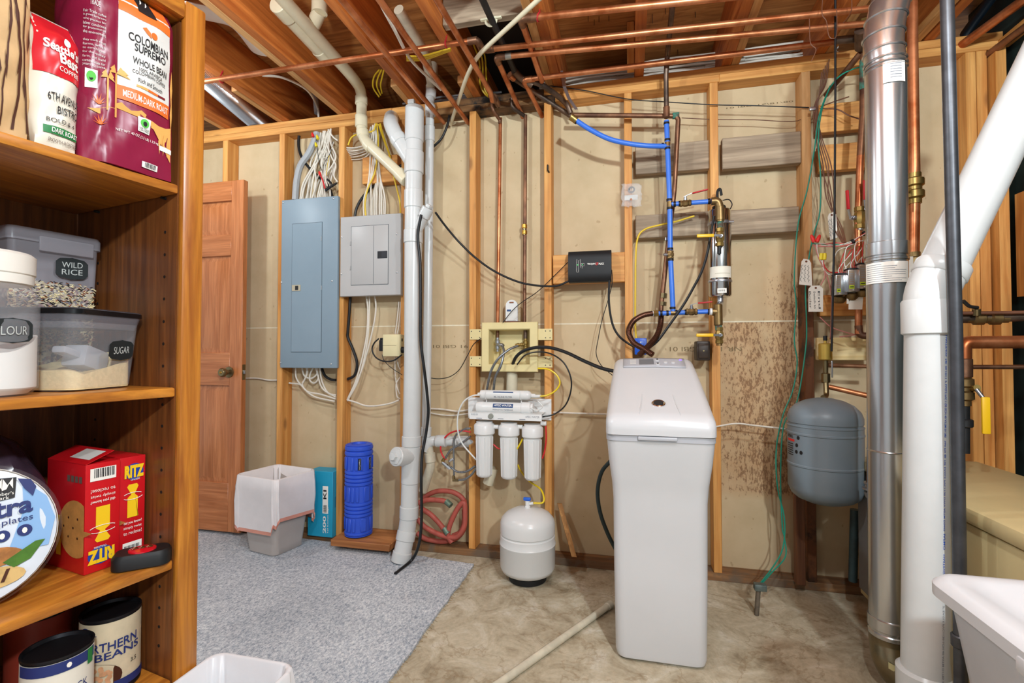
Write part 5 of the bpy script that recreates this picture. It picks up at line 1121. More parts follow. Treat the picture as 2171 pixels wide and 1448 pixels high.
MB().lathe([(.008, -.012), (.01, 0), (.022, .004), (.0235, .015), (.0235, Li - .02), (.02, Li - .008), (.009, Li), (.008, Li + .02)], (inl0.x, 2.43, iz), (1, 0, 0), 24).build('inline_filter', 'ro_white', ro)
for px in (1031, 1105): p = W(px, 850, y=2.43); MB().tube([V((p.x, 2.43 + .025 * math.cos(t), iz + .025 * math.sin(t))) for t in [math.pi * (.75 + k * .125) for k in range(9)]] + [V((p.x, 2.43, mz + .025))], .003, 6).build('clip', 'ro_white', ro)
MB().lathe([(.013, 0), (.013, .008), (.0105, .01), (0, .01)], W(1041, 882, y=yf), (0, -1, 0), 20).build('gauge', mat('gauge_grey', '#8d8f86', .4), ro)
def cylfn(cx, cy, cz0, r, L, a0, a1): return lambda u, v_, e=0: V((cx + L * u, cy - (r + .0006 + e) * math.cos(a0 + (a1 - a0) * v_), cz0 + (r + .0006 + e) * math.sin(a0 + (a1 - a0) * v_)))
lf = cylfn(mem0.x + .095, 2.425, mz, .0265, .105, .05, .85); patch(lf, 1, 6).build('blue_label', 'label_blue_print', ro); letters('APEC WATER', lambda u, v_: lf(.06 + .88 * u, .3 + .5 * v_, .0006), .01).build('lettering', 'white_print', ro)
lf2 = cylfn(mem0.x + .095, 2.425, mz, .0265, .105, -.5, -.2); letters('PREMIUM RO MEMBRANE', lambda u, v_: lf2(u, v_, .0004)).build('lettering', 'label_grey_print', ro)
lf3 = cylfn(inl0.x + .075, 2.43, iz, .0235, .105, .5, .8); patch(lf3, 1, 3).build('blue_label', 'label_blue_print', ro); lf4 = cylfn(inl0.x + .08, 2.43, iz, .0235, .095, -.6, -.2); letters('ML INLINE FILTER', lambda u, v_: lf4(u, v_, .0004), .01).build('lettering', 'label_grey_print', ro)
ff = lambda u, v_, e=.0008: V((fa + (fb - fa) * u, yf - e, fc + (fd_ - fc) * v_))
letters('APEC WATER', lambda u, v_: ff(.78 + .19 * u, .45 + .3 * v_)).build('lettering', 'label_grey_print', ro); letters('ROES-50', lambda u, v_: ff(.03 + .09 * u, .6 + .25 * v_)).build('lettering', 'label_grey_print', ro)
for k in range(3): patch(lambda u, v_, k=k: ff(.1 + .3 * k + .08 * u, .14 + .1 * v_)).build('print_line', 'label_grey_print', ro)
for k, (pc_, pt, pb) in enumerate(((1027, 893, 1010), (1078, 896, 1014), (1128, 899, 1017))):
    t_ = W(pc_, pt, y=2.40); b_ = W(pc_ + (2 if k else 0), pb, y=2.40); h = t_.z - b_.z
    x_ = (t_.x + b_.x) / 2
    can = MB().lathe([(.03, 0), (.036, .004), (.040, .016), (.0435, h - .07), (.044, h - .062)], (x_, 2.40, b_.z), (0, 0, 1), 28).build('canister', 'ro_white', ro)
    MB().lathe([(.048, h - .066), (.0535, h - .06), (.0535, h - .02), (.05, h - .014), (.042, h - .008), (.042, h)], (x_, 2.40, b_.z), (0, 0, 1), 32).build('canister_cap', 'ro_white', ro)
    for j in range(10):
        t = 2 * math.pi * j / 10; dv = V((math.cos(t), math.sin(t), 0)); p = V((x_, 2.40, b_.z))
        MB().tube([p + dv * .039 + V((0, 0, .012)), p + dv * .0438 + V((0, 0, h - .075))], .003, 6).build('rib', 'ro_white', can)
    if k < 2: q = W((1052, 1103)[k], 905, y=2.40); MB().cyl((q.x - .012, 2.40, q.z), (q.x + .012, 2.40, q.z), .011, seg=12).build('port', 'ro_white', ro)
q = W(1155, 898, y=2.40); MB().cyl((q.x - .02, 2.40, q.z), (q.x + .008, 2.40, q.z), .011, seg=12).build('port', 'ro_white', ro); q = W(1135, 840, y=2.43); MB().cyl((q.x - .02, 2.43, q.z), (q.x + .03, 2.43, q.z), .008, seg=12).build('port', 'ro_white', ro)
for nm, pts, r_, m_ in (('tube', [(1018, 837), (1000, 840), (982, 853), (971, 880), (971, 915), (980, 940), (998, 962), (1010, 975)], .0042, 'tube_white'), ('tube', [(1150, 884), (1175, 878), (1198, 860), (1210, 830), (1210, 800), (1196, 770), (1172, 752), (1145, 746), (1115, 752), (1096, 773)], .0038, 'tube_black'), ('tube', [(1140, 781), (1162, 783), (1180, 795), (1187, 812), (1178, 828), (1160, 838), (1145, 840)], .0042, 'tube_yellow'), ('tube', [(1157, 901), (1158, 930), (1155, 955), (1150, 972)], .004, 'tube_red'), ('tube', [(1120, 862), (1138, 870), (1150, 862), (1140, 850)], .003, 'tube_white'), ('tube', [(1108, 930), (1102, 942), (1096, 952)], .0042, 'tube_yellow'), ('tube', [(1046, 942), (1055, 950), (1062, 952)], .004, 'tube_red')):
    pipe(nm, PATH(pts, 2.40 if m_ != 'tube_black' else 2.42), r_, m_, ro, 8, 0, 6)
MB().lathe([(.028, 0), (.028, .09)], (W(1050, 990, y=2.54).x, 2.50, W(1050, 992, y=2.5).z), (-.35, 0, -1), 16).build('drain_elbow', 'drain_cream', label='cream drain elbow behind the middle filter canister', cat='pipe')
# hoses and brass fittings left of the filter
hb = thing('hose_assembly', 'braided hoses and brass adapters hanging left of the filter unit', 'hoses')
for pts, r_, m_ in (([(998, 916), (975, 913), (955, 918), (940, 932), (934, 950), (938, 965), (946, 975)], .0045, 'tube_red'), ([(944, 972), (955, 955), (975, 942), (998, 925)], .0055, 'braid'), ([(963, 1012), (962, 960), (965, 925), (985, 910), (998, 908)], .0055, 'braid'), ([(968, 1018), (985, 1016), (1000, 1006), (1010, 992)], .006, 'braid'), ([(955, 990), (970, 1000), (990, 999), (1008, 988)], .006, 'braid')): pipe('hose', PATH(pts, 2.45), r_, m_, hb, 8, 0, 6)
for p0_, p1_, r_, m_ in (((942, 972), (938, 978), .009, 'brass'), ((938, 980), (955, 994), .01, 'chrome'), ((952, 978), (962, 972), .007, 'chrome'), ((962, 1008), (962, 1020), .0075, 'brass_old'), ((960, 1018), (972, 1018), .0075, 'brass_old')): MB().cyl(W(*p0_, y=2.445), W(*p1_, y=2.445), r_, seg=8).build('fitting', m_, hb)
pipe('sensor_wire', PATH([(1020, 717), (1004, 730), (992, 752), (975, 782), (955, 798), (930, 803), (905, 800)], 2.48), .0022, 'cable_black', smooth=6, label='thin black wire running left from the cream box', cat='wire')
pipe('drain_hose', [W(1086, 775, y=2.5), W(1094, 757, y=2.46), W(1110, 744, y=2.44), W(1135, 737, y=2.42), W(1165, 737, y=2.4), W(1200, 747, y=2.36), W(1240, 766, y=2.3), W(1280, 782, y=2.24), W(1322, 790, y=2.2)], .0085, 'cable_black', smooth=6, label='black drain hose arching from the cream box to the softener', cat='hose')
# ---- storage tank
mat('tank_white', '#d6d6d4', .28, 0, .03, 6); mat('valve_blue', '#2a62c8', .4, 0, 0)
tk = thing('pressure_tank', 'small white pressure tank with blue valve standing on the concrete', 'tank')
tc = V((W(1119, 1180, y=2.32).x, 2.315, 0)); R_t = .131
MB().lathe([(.085, .0005), (.09, .004), (.092, .04), (.085, .06)], tc, seg=32).build('stand', 'black_matte', tk)
MB().lathe([(.06, .03), (.1, .035), (.122, .047), (R_t, .066), (R_t + .0015, .17), (R_t + .0035, .173), (R_t + .0035, .177), (R_t + .001, .18), (R_t, .212), (R_t - .004, .216), (R_t - .004, .221), (R_t, .225), (R_t, .27), (.125, .29), (.105, .312), (.07, .33), (.03, .338), (0, .339)], tc, seg=48).build('shell', 'tank_white', tk)
MB().lathe([(.014, .334), (.014, .345), (.011, .348), (.011, .372)], tc, seg=16).build('valve_stem', 'ro_white', tk); MB().rbox(tc.x - .02, tc.x + .016, tc.y - .008, tc.y + .006, .372, .388, .004).build('valve_handle', 'valve_blue', tk); MB().cyl(tc + V((.008, 0, .357)), tc + V((.028, 0, .362)), .007, seg=10).build('valve_port', 'ro_white', tk)
pipe('yellow_tube', [tc + V((.028, 0, .362)), W(1150, 1066, y=2.33), W(1153, 1054, y=2.35), W(1145, 1036, y=2.40), W(1122, 1020, y=2.45), W(1104, 998, y=2.47), W(1098, 985, y=2.47)], .0045, 'tube_yellow', smooth=6, label='yellow tube curving from tank valve up to the filter', cat='tube')
# ---- coiled red hose
mat('hose_red', '#b4574a', .55, 0, .15, 12)
rh = thing('garden_hose', 'faded red garden hose coiled between studs on the floor', 'hose')
for pts, yy in (([(885, 1078), (900, 1055), (925, 1042), (955, 1042), (976, 1052), (986, 1066)], 2.52), ([(884, 1068), (905, 1060), (935, 1061), (948, 1065)], 2.49), ([(893, 1078), (912, 1090), (930, 1108), (944, 1126)], 2.49), ([(958, 1150), (950, 1135), (955, 1110), (968, 1082), (978, 1068), (985, 1068), (986, 1090), (984, 1116), (968, 1138), (940, 1136), (905, 1120), (884, 1100)], 2.485), ([(985, 1098), (983, 1122), (968, 1140), (940, 1148), (905, 1143), (884, 1130)], 2.52), ([(984, 1080), (984, 1108), (976, 1128), (960, 1136)], 2.54)): pipe('hose', PATH(pts, yy), .0135, 'hose_red', rh, 12, 0, 6)
for a, b in (((942, 1120), (950, 1132)), ((946, 1063), (956, 1072))): MB().cyl(W(*a, y=2.485), W(*b, y=2.475), .0155, seg=14).build('hose_end', mat('hose_end_green', '#7d9482', .45, .5, .3, 40), rh)
sh0, sh1 = W(1181, 1066, y=2.53), W(1214, 1180, y=2.36)
MB().board(sh0, W(1211, 1178, y=2.40), V((.024, .0, 0)), V((.004, -.012, .0))).build('wood_shim', 'pale_ply_x' if False else wood('shim_z', '#d09a58', '#8c5a2c', 'z', .7, .2), label='narrow wooden shim leaning beside the white tank', cat='shim')
fp = thing('floor_pipe', 'dirty cream plastic pipe lying across the concrete floor', 'pipe'); fa0, fb0 = W(1296, 1280, z=.014), W(1040, 1462, z=.014)
line(fp, 'pipe_run', [fa0, fb0], .0132, 'pvc_old'); dfp = (fb0 - fa0).normalized(); collar(fp, fa0 + dfp * .0, fa0 + dfp * .035, .0155, 'pvc_old'); 
# ---- lamp controller box
bl = thing('control_box', 'black lamp controller box with white lettering on a wood block', 'control box')
a, b, c, d = rectp((1205, 533), (1296, 529), (1296, 596), (1204, 597), 2.445)
prof = []
for k in range(13):
    t = k / 12; zz = c + (d - c) * t; prof.append((2.438 + .02 * (abs(2 * t - 1) ** 5), zz))
pr = [V((a, y_, z_)) for y_, z_ in prof] + [V((a, 2.503, d)), V((a, 2.503, c))]
MB().prism(pr, V((b - a, 0, 0))).build('housing', 'black_matte', bl)
bf2 = lambda u, v_, e=.0012: V((a + (b - a) * u, 2.438 - e, c + (d - c) * v_))
letters('TROJAN', lambda u, v_: bf2(.45 + .19 * u, .51 + .07 * v_), .015).build('lettering', 'white_print', bl); letters('UV', lambda u, v_: bf2(.645 + .06 * u, .50 + .1 * v_), .02).build('lettering', 'nut_red', bl); letters('MAX', lambda u, v_: bf2(.715 + .12 * u, .51 + .07 * v_), .015).build('lettering', 'white_print', bl)
mat('led_green', '#3cff6a', .4, 0, 0, emit=2.0)
lg = MB(); lg.tube([bf2(u, v_) for u, v_ in ((.21, .3), (.25, .3), (.25, .68), (.21, .72), (.2, .36), (.21, .3))], .0006, 5); lg.tube([bf2(u, v_) for u, v_ in ((.26, .68), (.29, .72), (.3, .45), (.34, .42), (.34, .5))], .0006, 5); lg.tube([bf2(u, v_) for u, v_ in ((.31, .5), (.38, .5), (.38, .58), (.31, .58), (.31, .5))], .0006, 5); lg.build('line_logo', 'white_print', bl)
for u in (.225, .34): MB().cyl(bf2(u, .54, 0), bf2(u, .54, .0018), .0016, seg=10).build('indicator', 'led_green', bl)
pipe('power_cord', PATH([(1292, 594), (1291, 640), (1298, 685), (1312, 712), (1335, 730), (1360, 742)], 2.46), .0055, 'cable_black', bl, 8, 0, 6); pipe('thin_cord', PATH([(1297, 572), (1298, 600), (1288, 640), (1276, 680), (1268, 720), (1264, 750), (1275, 775), (1300, 797)], 2.47), .0022, 'cable_black', bl, 6, 0, 6)
pipe('thin_cord', PATH([(1204, 556), (1175, 585), (1140, 618), (1105, 642), (1085, 660), (1066, 684)], 2.47), .0022, 'cable_black', bl, 6, 0, 6)
pipe('lamp_cable', [W(x, y_, y=yy) for x, y_, yy in ((923, 450, 2.33), (945, 480, 2.38), (975, 515, 2.43), (1010, 548, 2.45), (1050, 576, 2.46), (1100, 598, 2.46), (1145, 606, 2.46), (1180, 606, 2.46), (1206, 596, 2.46))], .0055, 'cable_black', smooth=6, label='black cable swagging from the drain cleanout to the controller', cat='cable')
# ---- parts bag pinned to a stud, small stud clip
pb = thing('parts_bag', 'clear plastic bag of spare parts pinned to a stud', 'bag'); mat('bag_clear', '#e8e8e8', .12, 0, 0, alpha=.22)
random.seed(14); gx = [[W(1318 + 42 * i / 9 + random.uniform(-2, 2), 390 + 48 * j / 9 + random.uniform(-2, 2), y=2.485 + random.uniform(-.008, .004)) for i in range(10)] for j in range(10)]
m_ = MB(); m_.add([p for r in gx for p in r], [(j * 10 + i, j * 10 + i + 1, (j + 1) * 10 + i + 1, (j + 1) * 10 + i) for j in range(9) for i in range(9)]); m_.build('film', 'bag_clear', pb, ang=20, solid=.0006)
p = W(1339, 402, y=2.49); MB().tube([p + V((.013 * math.cos(t), 0, .013 * math.sin(t))) for t in [2 * math.pi * k / 16 for k in range(17)]], .004, 8).build('rubber_ring', 'black_matte', pb); p = W(1338, 418, y=2.49); MB().box(p.x - .032, p.x + .032, p.y - .001, p.y, p.z - .014, p.z + .01).build('paper_slip', 'pale_grey_print', pb); MB().lathe([(.006, 0), (.006, .01)], W(1338, 424, y=2.486), (0, -1, 0), 10).build('spare_nut', 'chrome', pb)
p = W(1161, 358, y=2.5); MB().tube([p + V((0, 0, .02)), p + V((.003, -.012, .012)), p + V((.003, -.014, -.012)), p + V((.008, -.001, -.02))], .004, 6).build('cable_clip', 'black_matte', label='small black cable clip on the stud above the controller', cat='clip')
# ---- blue tubing manifold and ultraviolet chamber
mat('pex_blue', '#3c74d8', .35, 0, .05, 20); mat('stainless', '#c2c0bd', .16, 1, .1, 6); mat('handle_red', '#b81f26', .4, 0, 0); mat('handle_yellow', '#e9b91c', .4, 0, 0); mat('crimp_black', '#1c1a1e', .5, .3, 0); mat('bronze', '#8a7048', .42, .8, .3, 20)
mf = thing('pipe_manifold', 'blue plastic tubing with brass valves feeding the steel chamber', 'pipes')
Ym = 2.40; m2 = lambda px, py, y=Ym: W(px, py, y=y)
mx = [(1413, 256), (1415, 306), (1420, 432), (1421, 538), (1427, 662)]
for a, b in zip(mx, mx[1:]): line(mf, 'blue_tube', [m2(*a), m2(*b)], .0118, 'pex_blue')
pipe('blue_hose', [W(1218, 253, y=2.33), W(1250, 274, y=2.345), W(1290, 294, y=2.36), W(1330, 304, y=2.37), W(1370, 309, y=2.38), W(1412, 310, y=2.40)], .0118, 'pex_blue', mf, 14, 0, 8); line(mf, 'hose_nut', [W(1210, 247, y=2.325), W(1222, 256, y=2.335)], .016, 'brass')
for a, b in (((1423, 433), (1507, 427)), ((1386, 665), (1512, 660))): line(mf, 'blue_tube', [m2(*a), m2(*b)], .0112, 'pex_blue')
for (px, py), dx in (((1413, 262), 0), ((1415, 297), 0), ((1415, 315), 0), ((1419, 424), 0), ((1420, 442), 0), ((1421, 528), 0), ((1422, 551), 0), ((1426, 653), 0), ((1430, 433), 1), ((1441, 432), 1), ((1463, 430), 1), ((1503, 427), 1), ((1402, 664), 1), ((1415, 664), 1), ((1434, 663), 1), ((1454, 662), 1), ((1476, 661), 1), ((1503, 661), 1), ((1405, 309), 1), ((1222, 257), 2)):
    c_ = m2(px, py) if dx < 2 else W(px, py, y=2.335); dv = V((0, 0, 1)) if dx == 0 else (V((1, 0, .02)) if dx == 1 else V((.8, .1, -.5)).normalized()); MB().cyl(c_ - dv * .005, c_ + dv * .005, .0135, seg=16).build('crimp_ring', 'crimp_black', mf)
for a, b, r_ in (((1415, 302), (1415, 311), .0125), ((1420, 427), (1420, 440), .0128), ((1421, 533), (1421, 547), .015), ((1422, 663), (1432, 663), .0128)): MB().cyl(m2(*a), m2(*b), r_, seg=12).build('brass_tee', 'bronze', mf)
def ballvalve(parent, p, d, L, r, m, hcol, hdir, up, hl=.08):
    d = V(d).normalized(); p = V(p); up = V(up).normalized(); hdir = V(hdir).normalized()
    b_ = MB().lathe([(r * .8, -L / 2), (r, -L / 2 + .002), (r, -L * .3), (r * .85, -L * .28), (r * 1.1, -L * .12), (r * 1.1, L * .12), (r * .85, L * .28), (r, L * .3), (r, L / 2 - .002), (r * .8, L / 2)], p, d, 8).build('ball_valve', m, parent)
    MB().lathe([(r * .5, r * .8), (r * .5, r * 1.6), (r * .35, r * 1.65), (r * .35, r * 2.1)], p, up, 10).build('valve_stem', 'steel', b_)
    s0 = p + up * r * 1.9; s1 = s0 + hdir * hl * .3 + up * r * .6; s2 = s0 + hdir * hl + up * r * .8; w_ = hdir.cross(up).normalized()
    lev = MB(); lev.prism([s0 - w_ * .005 - hdir * .008, s0 + w_ * .005 - hdir * .008, s1 + w_ * .005, s1 - w_ * .005], up * .0025); lev.build('lever', 'steel', b_)
    MB().obox((s1 + s2) / 2, (s2 - s1) / 2, w_ * .0075, up * .0035, .003).build('lever_grip', hcol, b_)
    return b_
ballvalve(mf, m2(1453, 431), (1, 0, .05), .05, .0155, 'bronze', 'handle_red', (1, -.1, .12), (0, -.15, 1), .10); ballvalve(mf, m2(1466, 661), (1, 0, 0), .05, .0155, 'bronze', 'handle_red', (1, -.1, .02), (0, -.15, 1), .09)
ballvalve(mf, m2(1421, 540), (0, 0, 1), .04, .0155, 'bronze', 'handle_red', (-.6, -.2, .1), (-1, -.3, 0), .02)
uv = thing('water_purifier', 'polished steel ultraviolet water chamber clamped to the stud', 'water purifier')
uc = W(1526, 540, y=2.43); ut, ub = W(1526, 446, y=2.43).z, W(1526, 631, y=2.43).z
MB().lathe([(.03, ub - 1), (.046, ub - 1 + .004), (.05, ub - 1 + .012), (.05, ut - 1 - .008), (.046, ut - 1), (.0, ut - 1 + .001)], (uc.x, 2.43, 1), (0, 0, 1), 40).build('chamber', 'stainless', uv)
MB().lathe([(.0515, 0), (.0525, .002), (.0525, .012), (.0515, .014)], (uc.x, 2.43, W(1526, 478, y=2.43).z), seg=36).build('clamp_band', 'steel', uv); MB().lathe([(.0515, 0), (.0525, .002), (.0525, .01), (.0515, .012)], (uc.x, 2.43, W(1526, 600, y=2.43).z), seg=36).build('clamp_band', 'steel', uv)
MB().cyl((uc.x + .035, 2.395, W(1540, 474, y=2.43).z), (uc.x + .055, 2.395, W(1540, 474, y=2.43).z), .006, seg=8).build('clamp_screw', 'steel', uv); MB().cyl((uc.x - .055, 2.395, W(1505, 598, y=2.43).z), (uc.x - .03, 2.39, W(1505, 598, y=2.43).z), .005, seg=8).build('clamp_screw', 'steel', uv)
cf = lambda z0, z1, a0, a1: (lambda u, v_, e=0: V((uc.x + (.0506 + e) * math.sin(a0 + (a1 - a0) * u), 2.43 - (.0506 + e) * math.cos(a0 + (a1 - a0) * u), z0 + (z1 - z0) * v_)))
lz0, lz1 = W(1526, 588, y=2.38).z, W(1526, 564, y=2.38).z; patch(cf(lz0, lz1, -1.2, 1.0), 12, 1).build('paper_label', 'label_cream', uv)
patch(lambda u, v_: cf(lz0, lz1, -.6, .8)(u, .34 + .06 * v_, .0005), 6, 1).build('print_line', mat('faint_print', '#c4bca8', .6, 0, 0), uv)
lz0, lz1 = W(1526, 621, y=2.38).z, W(1526, 611, y=2.38).z; patch(cf(lz0, lz1, -.4, .4), 6, 1).build('barcode_label', 'white_print', uv)
for k in range(7): patch(lambda u, v_, k=k: cf(lz0, lz1, -.3 + .085 * k, -.3 + .085 * k + (.05 if k % 2 else .025))(u, .3 + .4 * v_, .0005)).build('barcode_bar', 'black_print', uv)
MB().lathe([(.03, 0), (.03, .02), (.022, .026)], (uc.x, 2.44, ut), seg=20).build('lamp_cap', 'black_matte', uv); pipe('cap_loop', [V((uc.x - .006, 2.43, ut + .02)), V((uc.x - .008, 2.43, ut + .085)), V((uc.x + .004, 2.43, ut + .1)), V((uc.x + .01, 2.43, ut + .07))], .006, 'black_matte', uv, 8, 0, 5); pipe('cap_wire', PATH([(1532, 425), (1545, 423), (1552, 433), (1547, 444), (1538, 448)], 2.42), .0025, 'cable_black', uv, 6, 0, 5)
pipe('lamp_cord', PATH([(1514, 458), (1508, 490), (1500, 535), (1488, 575), (1470, 610), (1448, 648), (1415, 695), (1395, 722), (1376, 738)], 2.375), .0058, 'cable_black', uv, 8, 0, 6)
br = thing('brass_piping', 'aged brass fittings and yellow-handled valves around the steel chamber', 'pipes')
Yb = 2.365; b2_ = lambda px, py, y=Yb: W(px, py, y=y)
line(br, 'elbow', [b2_(1508, 427), b2_(1522, 426), b2_(1526, 438), b2_(1527, 470)], .0175, 'bronze', .03); collar(br, b2_(1527, 468), b2_(1526, 438), .0195, 'bronze', 'tee_body'); line(br, 'nipple', [b2_(1527, 470), b2_(1527, 488)], .013, 'verdigris'); ballvalve(br, b2_(1526, 503), (0, 0, 1), .085, .017, 'brass', 'handle_yellow', (-1, -.05, 0), (0, -1, 0), .105); line(br, 'outlet_tip', [b2_(1526, 520), b2_(1525, 538)], .009, 'black_matte')
line(br, 'chamber_outlet', [V((uc.x, 2.43, ub)), V((uc.x, 2.43, ub - .03)), b2_(1522, 650), b2_(1522, 662)], .014, 'steel', .02); MB().cyl(b2_(1505, 661), b2_(1512, 661), .016, seg=14).build('white_adapter', 'ro_white', br); collar(br, b2_(1509, 661), b2_(1524, 661), .018, 'bronze', 'tee_arm'); collar(br, b2_(1523, 690), b2_(1522, 645), .019, 'bronze', 'tee_body'); line(br, 'nipple', [b2_(1523, 688), b2_(1524, 700)], .015, 'verdigris'); ballvalve(br, b2_(1525, 711), (0, 0, 1), .075, .017, 'brass', 'handle_yellow', (-1, -.05, 0), (0, -1, 0), .105); line(br, 'outlet_tip', [b2_(1525, 722), b2_(1525, 733)], .0125, 'bronze')
# corrugated connectors down to the softener
mat('corrugated_copper', '#6e4a3a', .38, .8, .2, 20)
for pts, lab in (([(1384, 664, 2.38), (1362, 669, 2.37), (1342, 682, 2.36), (1333, 704, 2.34), (1343, 726, 2.32), (1362, 738, 2.3), (1384, 752, 2.27)], 'left corrugated copper connector looping into the softener'), ([(1402, 668, 2.44), (1400, 690, 2.42), (1392, 712, 2.38), (1376, 732, 2.34), (1356, 752, 2.28)], 'right corrugated copper connector dropping into the softener')):
    cp_ = catmull([W(x, y_, y=yy) for x, y_, yy in pts], 18); L = 0; dens = [cp_[0]]
    for a, b in zip(cp_, cp_[1:]):
        for k in range(1, 4): dens.append(a + (b - a) * k / 3)
    MB().tube(dens, [.0105 + (.0028 if (i // 3) % 2 else 0) for i in range(len(dens))], 12).build('corrugated_connector', 'corrugated_copper', None, lab, 'hose')
MB().cyl(m2(1386, 665), m2(1396, 664), .0165, seg=6).build('union_nut', 'brass', mf); MB().cyl(m2(1380, 665), m2(1386, 665), .0135, seg=12).build('sleeve', 'ro_white', mf)
jb = thing('junction_box', 'blue plastic electrical box behind the softener', 'box'); a, b, c, d = rectp((1346, 718), (1371, 716), (1371, 752), (1345, 752), 2.46); MB().rbox(a, b, 2.45, 2.53, c, d, .004).build('box', mat('box_blue', '#1f58c4', .4), jb); MB().rbox(a + .012, b - .012, 2.444, 2.45, c + .03, d - .012, .002).build('cover', MATS['box_blue'], jb); MB().cyl(((a + b) / 2, 2.443, d - .02), ((a + b) / 2, 2.449, d - .02), .004, seg=8).build('screw', 'steel', jb)
jb2 = thing('outlet_box', 'dark old receptacle box hanging on the stud below the chamber', 'box'); a, b, c, d = rectp((1476, 724), (1505, 722), (1505, 764), (1476, 765), 2.47); MB().rbox(a, b, 2.455, 2.55, c, d, .006).build('box', mat('box_brown', '#3a2a1e', .5, 0, .4, 20), jb2); MB().rbox(a + .008, b - .008, 2.449, 2.456, c + .012, d - .012, .003).build('cover', MATS['box_brown'], jb2); MB().cyl(((a + b) / 2, 2.447, (c + d) / 2), ((a + b) / 2, 2.45, (c + d) / 2), .004, seg=8).build('screw', 'brass_old', jb2)
pipe('yellow_cable', PATH([(1472, 458), (1455, 463), (1432, 470), (1395, 478), (1368, 486), (1353, 502), (1348, 540), (1347, 620), (1347, 690), (1350, 728)], 2.49), .0045, 'cable_yellow', smooth=6, label='yellow cable draped along the stud to the blue box', cat='cable')
# ---- water softener
mat('softener_white', '#cbcbcc', .32, 0, .03, 4, bmp=.02, bs=300); mat('softener_grey', '#b2b3b8', .4, 0, 0); mat('lcd_grey', '#6d7076', .3, 0, 0); mat('led_violet', '#7a5cff', .4, 0, 0, emit=1.5)
sf = thing('water_softener', 'tall white cabinet water softener with grey control panel', 'water softener')
xc = .108; yb0 = 2.235
def sring2(z, hw, yf_, r, yb_=yb0): return [V((x_, y_, z)) for x_, y_ in rr(xc - hw, xc + hw, yf_, yb_, r, 6)]
MB().loft([sring2(.0005, .138, 1.80, .03), sring2(.012, .150, 1.785, .035), sring2(.03, .154, 1.782, .035), sring2(.30, .158, 1.782, .035), sring2(.56, .160, 1.780, .035), sring2(.62, .164, 1.772, .036), sring2(.70, .174, 1.755, .038), sring2(.76, .179, 1.745, .038), sring2(.778, .180, 1.742, .038)]).build('cabinet', 'softener_white', sf)
MB().loft([sring2(.778, .1825, 1.739, .038), sring2(.799, .1825, 1.739, .038)]).build('seam_band', 'softener_grey', sf)
def lidst(y_, zt, hw, rz): return [V((xc - hw, y_, .80)), V((xc - hw, y_, zt - rz * 1.1))] + [V((xc - hw + rz * (1 - math.cos(t)), y_, zt - rz * (1 - math.sin(t)) * 1.0 - rz * .1 * math.cos(t))) for t in [k * math.pi / 12 for k in range(1, 6)]] + [V((xc - hw + rz, y_, zt)), V((xc, y_, zt + .004)), V((xc + hw - rz, y_, zt))] + [V((xc + hw - rz * (1 - math.cos(t)), y_, zt - rz * (1 - math.sin(t)) - rz * .1 * math.cos(t))) for t in [k * math.pi / 12 for k in range(5, 0, -1)]] + [V((xc + hw, y_, zt - rz * 1.1)), V((xc + hw, y_, .80))]
ST_ = [(1.732, .828, .160, .012), (1.738, .846, .172, .02), (1.752, .862, .181, .028), (1.78, .874, .184, .032), (1.83, .892, .184, .034), (2.02, .978, .176, .034), (2.10, 1.015, .171, .034), (2.115, 1.022, .170, .034), (2.19, 1.052, .166, .034), (2.215, 1.055, .165, .03), (2.235, 1.045, .163, .03)]
MB().loft([lidst(*s_) for s_ in ST_]).build('lid', 'softener_white', sf, ang=50)
def ltop(x_, y_, e=.0):
    for (ya, za, *_), (yb_, zb, *__) in zip(ST_, ST_[1:]):
        if y_ <= yb_: t = (y_ - ya) / (yb_ - ya); return V((xc + x_, y_, za + (zb - za) * t + .0045 * (1 - abs(x_) / .15) + e))
    return V((xc + x_, y_, 1.055 + e))
cpf = lambda u, v_, e=.0: ltop(-.125 + .25 * u, 2.105 + .085 * v_, .003 + e)
patch(cpf, 8, 6).build('control_panel', 'softener_grey', sf, solid=.004); patch(lambda u, v_: cpf(.26 + .24 * u, .2 + .62 * v_, .0028), 2, 2).build('display', 'lcd_grey', sf)
for u, v_ in ((.56, .68), (.56, .2), (.69, .45), (.81, .45)): MB().lathe([(.009, 0), (.0085, .004), (.006, .005), (0, .005)], cpf(u, v_, .001), (0, -.38, .92), 14).build('button', 'softener_white', sf)
for sgn, v_ in ((1, .68), (-1, .2)): shape(lambda a_, b_: cpf(.56 + a_ * .02, v_ + b_ * .1 * sgn, .0075), [(-1, -.6), (1, -.6), (0, .9)]).build('arrow_mark', 'black_print', sf)
for k in range(4): patch(lambda u, v_, k=k: cpf(.11 + .1 * u, .3 + .14 * k + .05 * v_, .0028)).build('print_line', 'white_print', sf)
MB().lathe([(.006, 0), (.006, .0015), (0, .002)], cpf(.94, .8, .002), (0, -.38, .92), 12).build('indicator', 'led_violet', sf)
bp_ = ltop(.0, 1.835, .0); MB().lathe([(.024, -.002), (.024, .004), (.021, .006), (.017, .0045), (0, .0055)], bp_, (0, -.43, .9), 28).build('badge', 'chrome', sf); MB().lathe([(.0165, .0046), (.0165, .0062), (0, .0066)], bp_, (0, -.43, .9), 24).build('badge_centre', 'dark_steel', sf)
for s_ in (-1, 1): pipe('lid_crease', [ltop(s_ * .055, 1.90, .0), ltop(s_ * .06, 1.84, .0005), ltop(s_ * .066, 1.79, .0005), V((xc + s_ * .07, 1.752, .86)), V((xc + s_ * .072, 1.736, .835))], .002, 'softener_white', sf, 6, 0, 4)
MB().rbox(xc - .075, xc + .055, 1.730, 1.742, .783, .797, .004).build('handle_lip', 'softener_grey', sf)
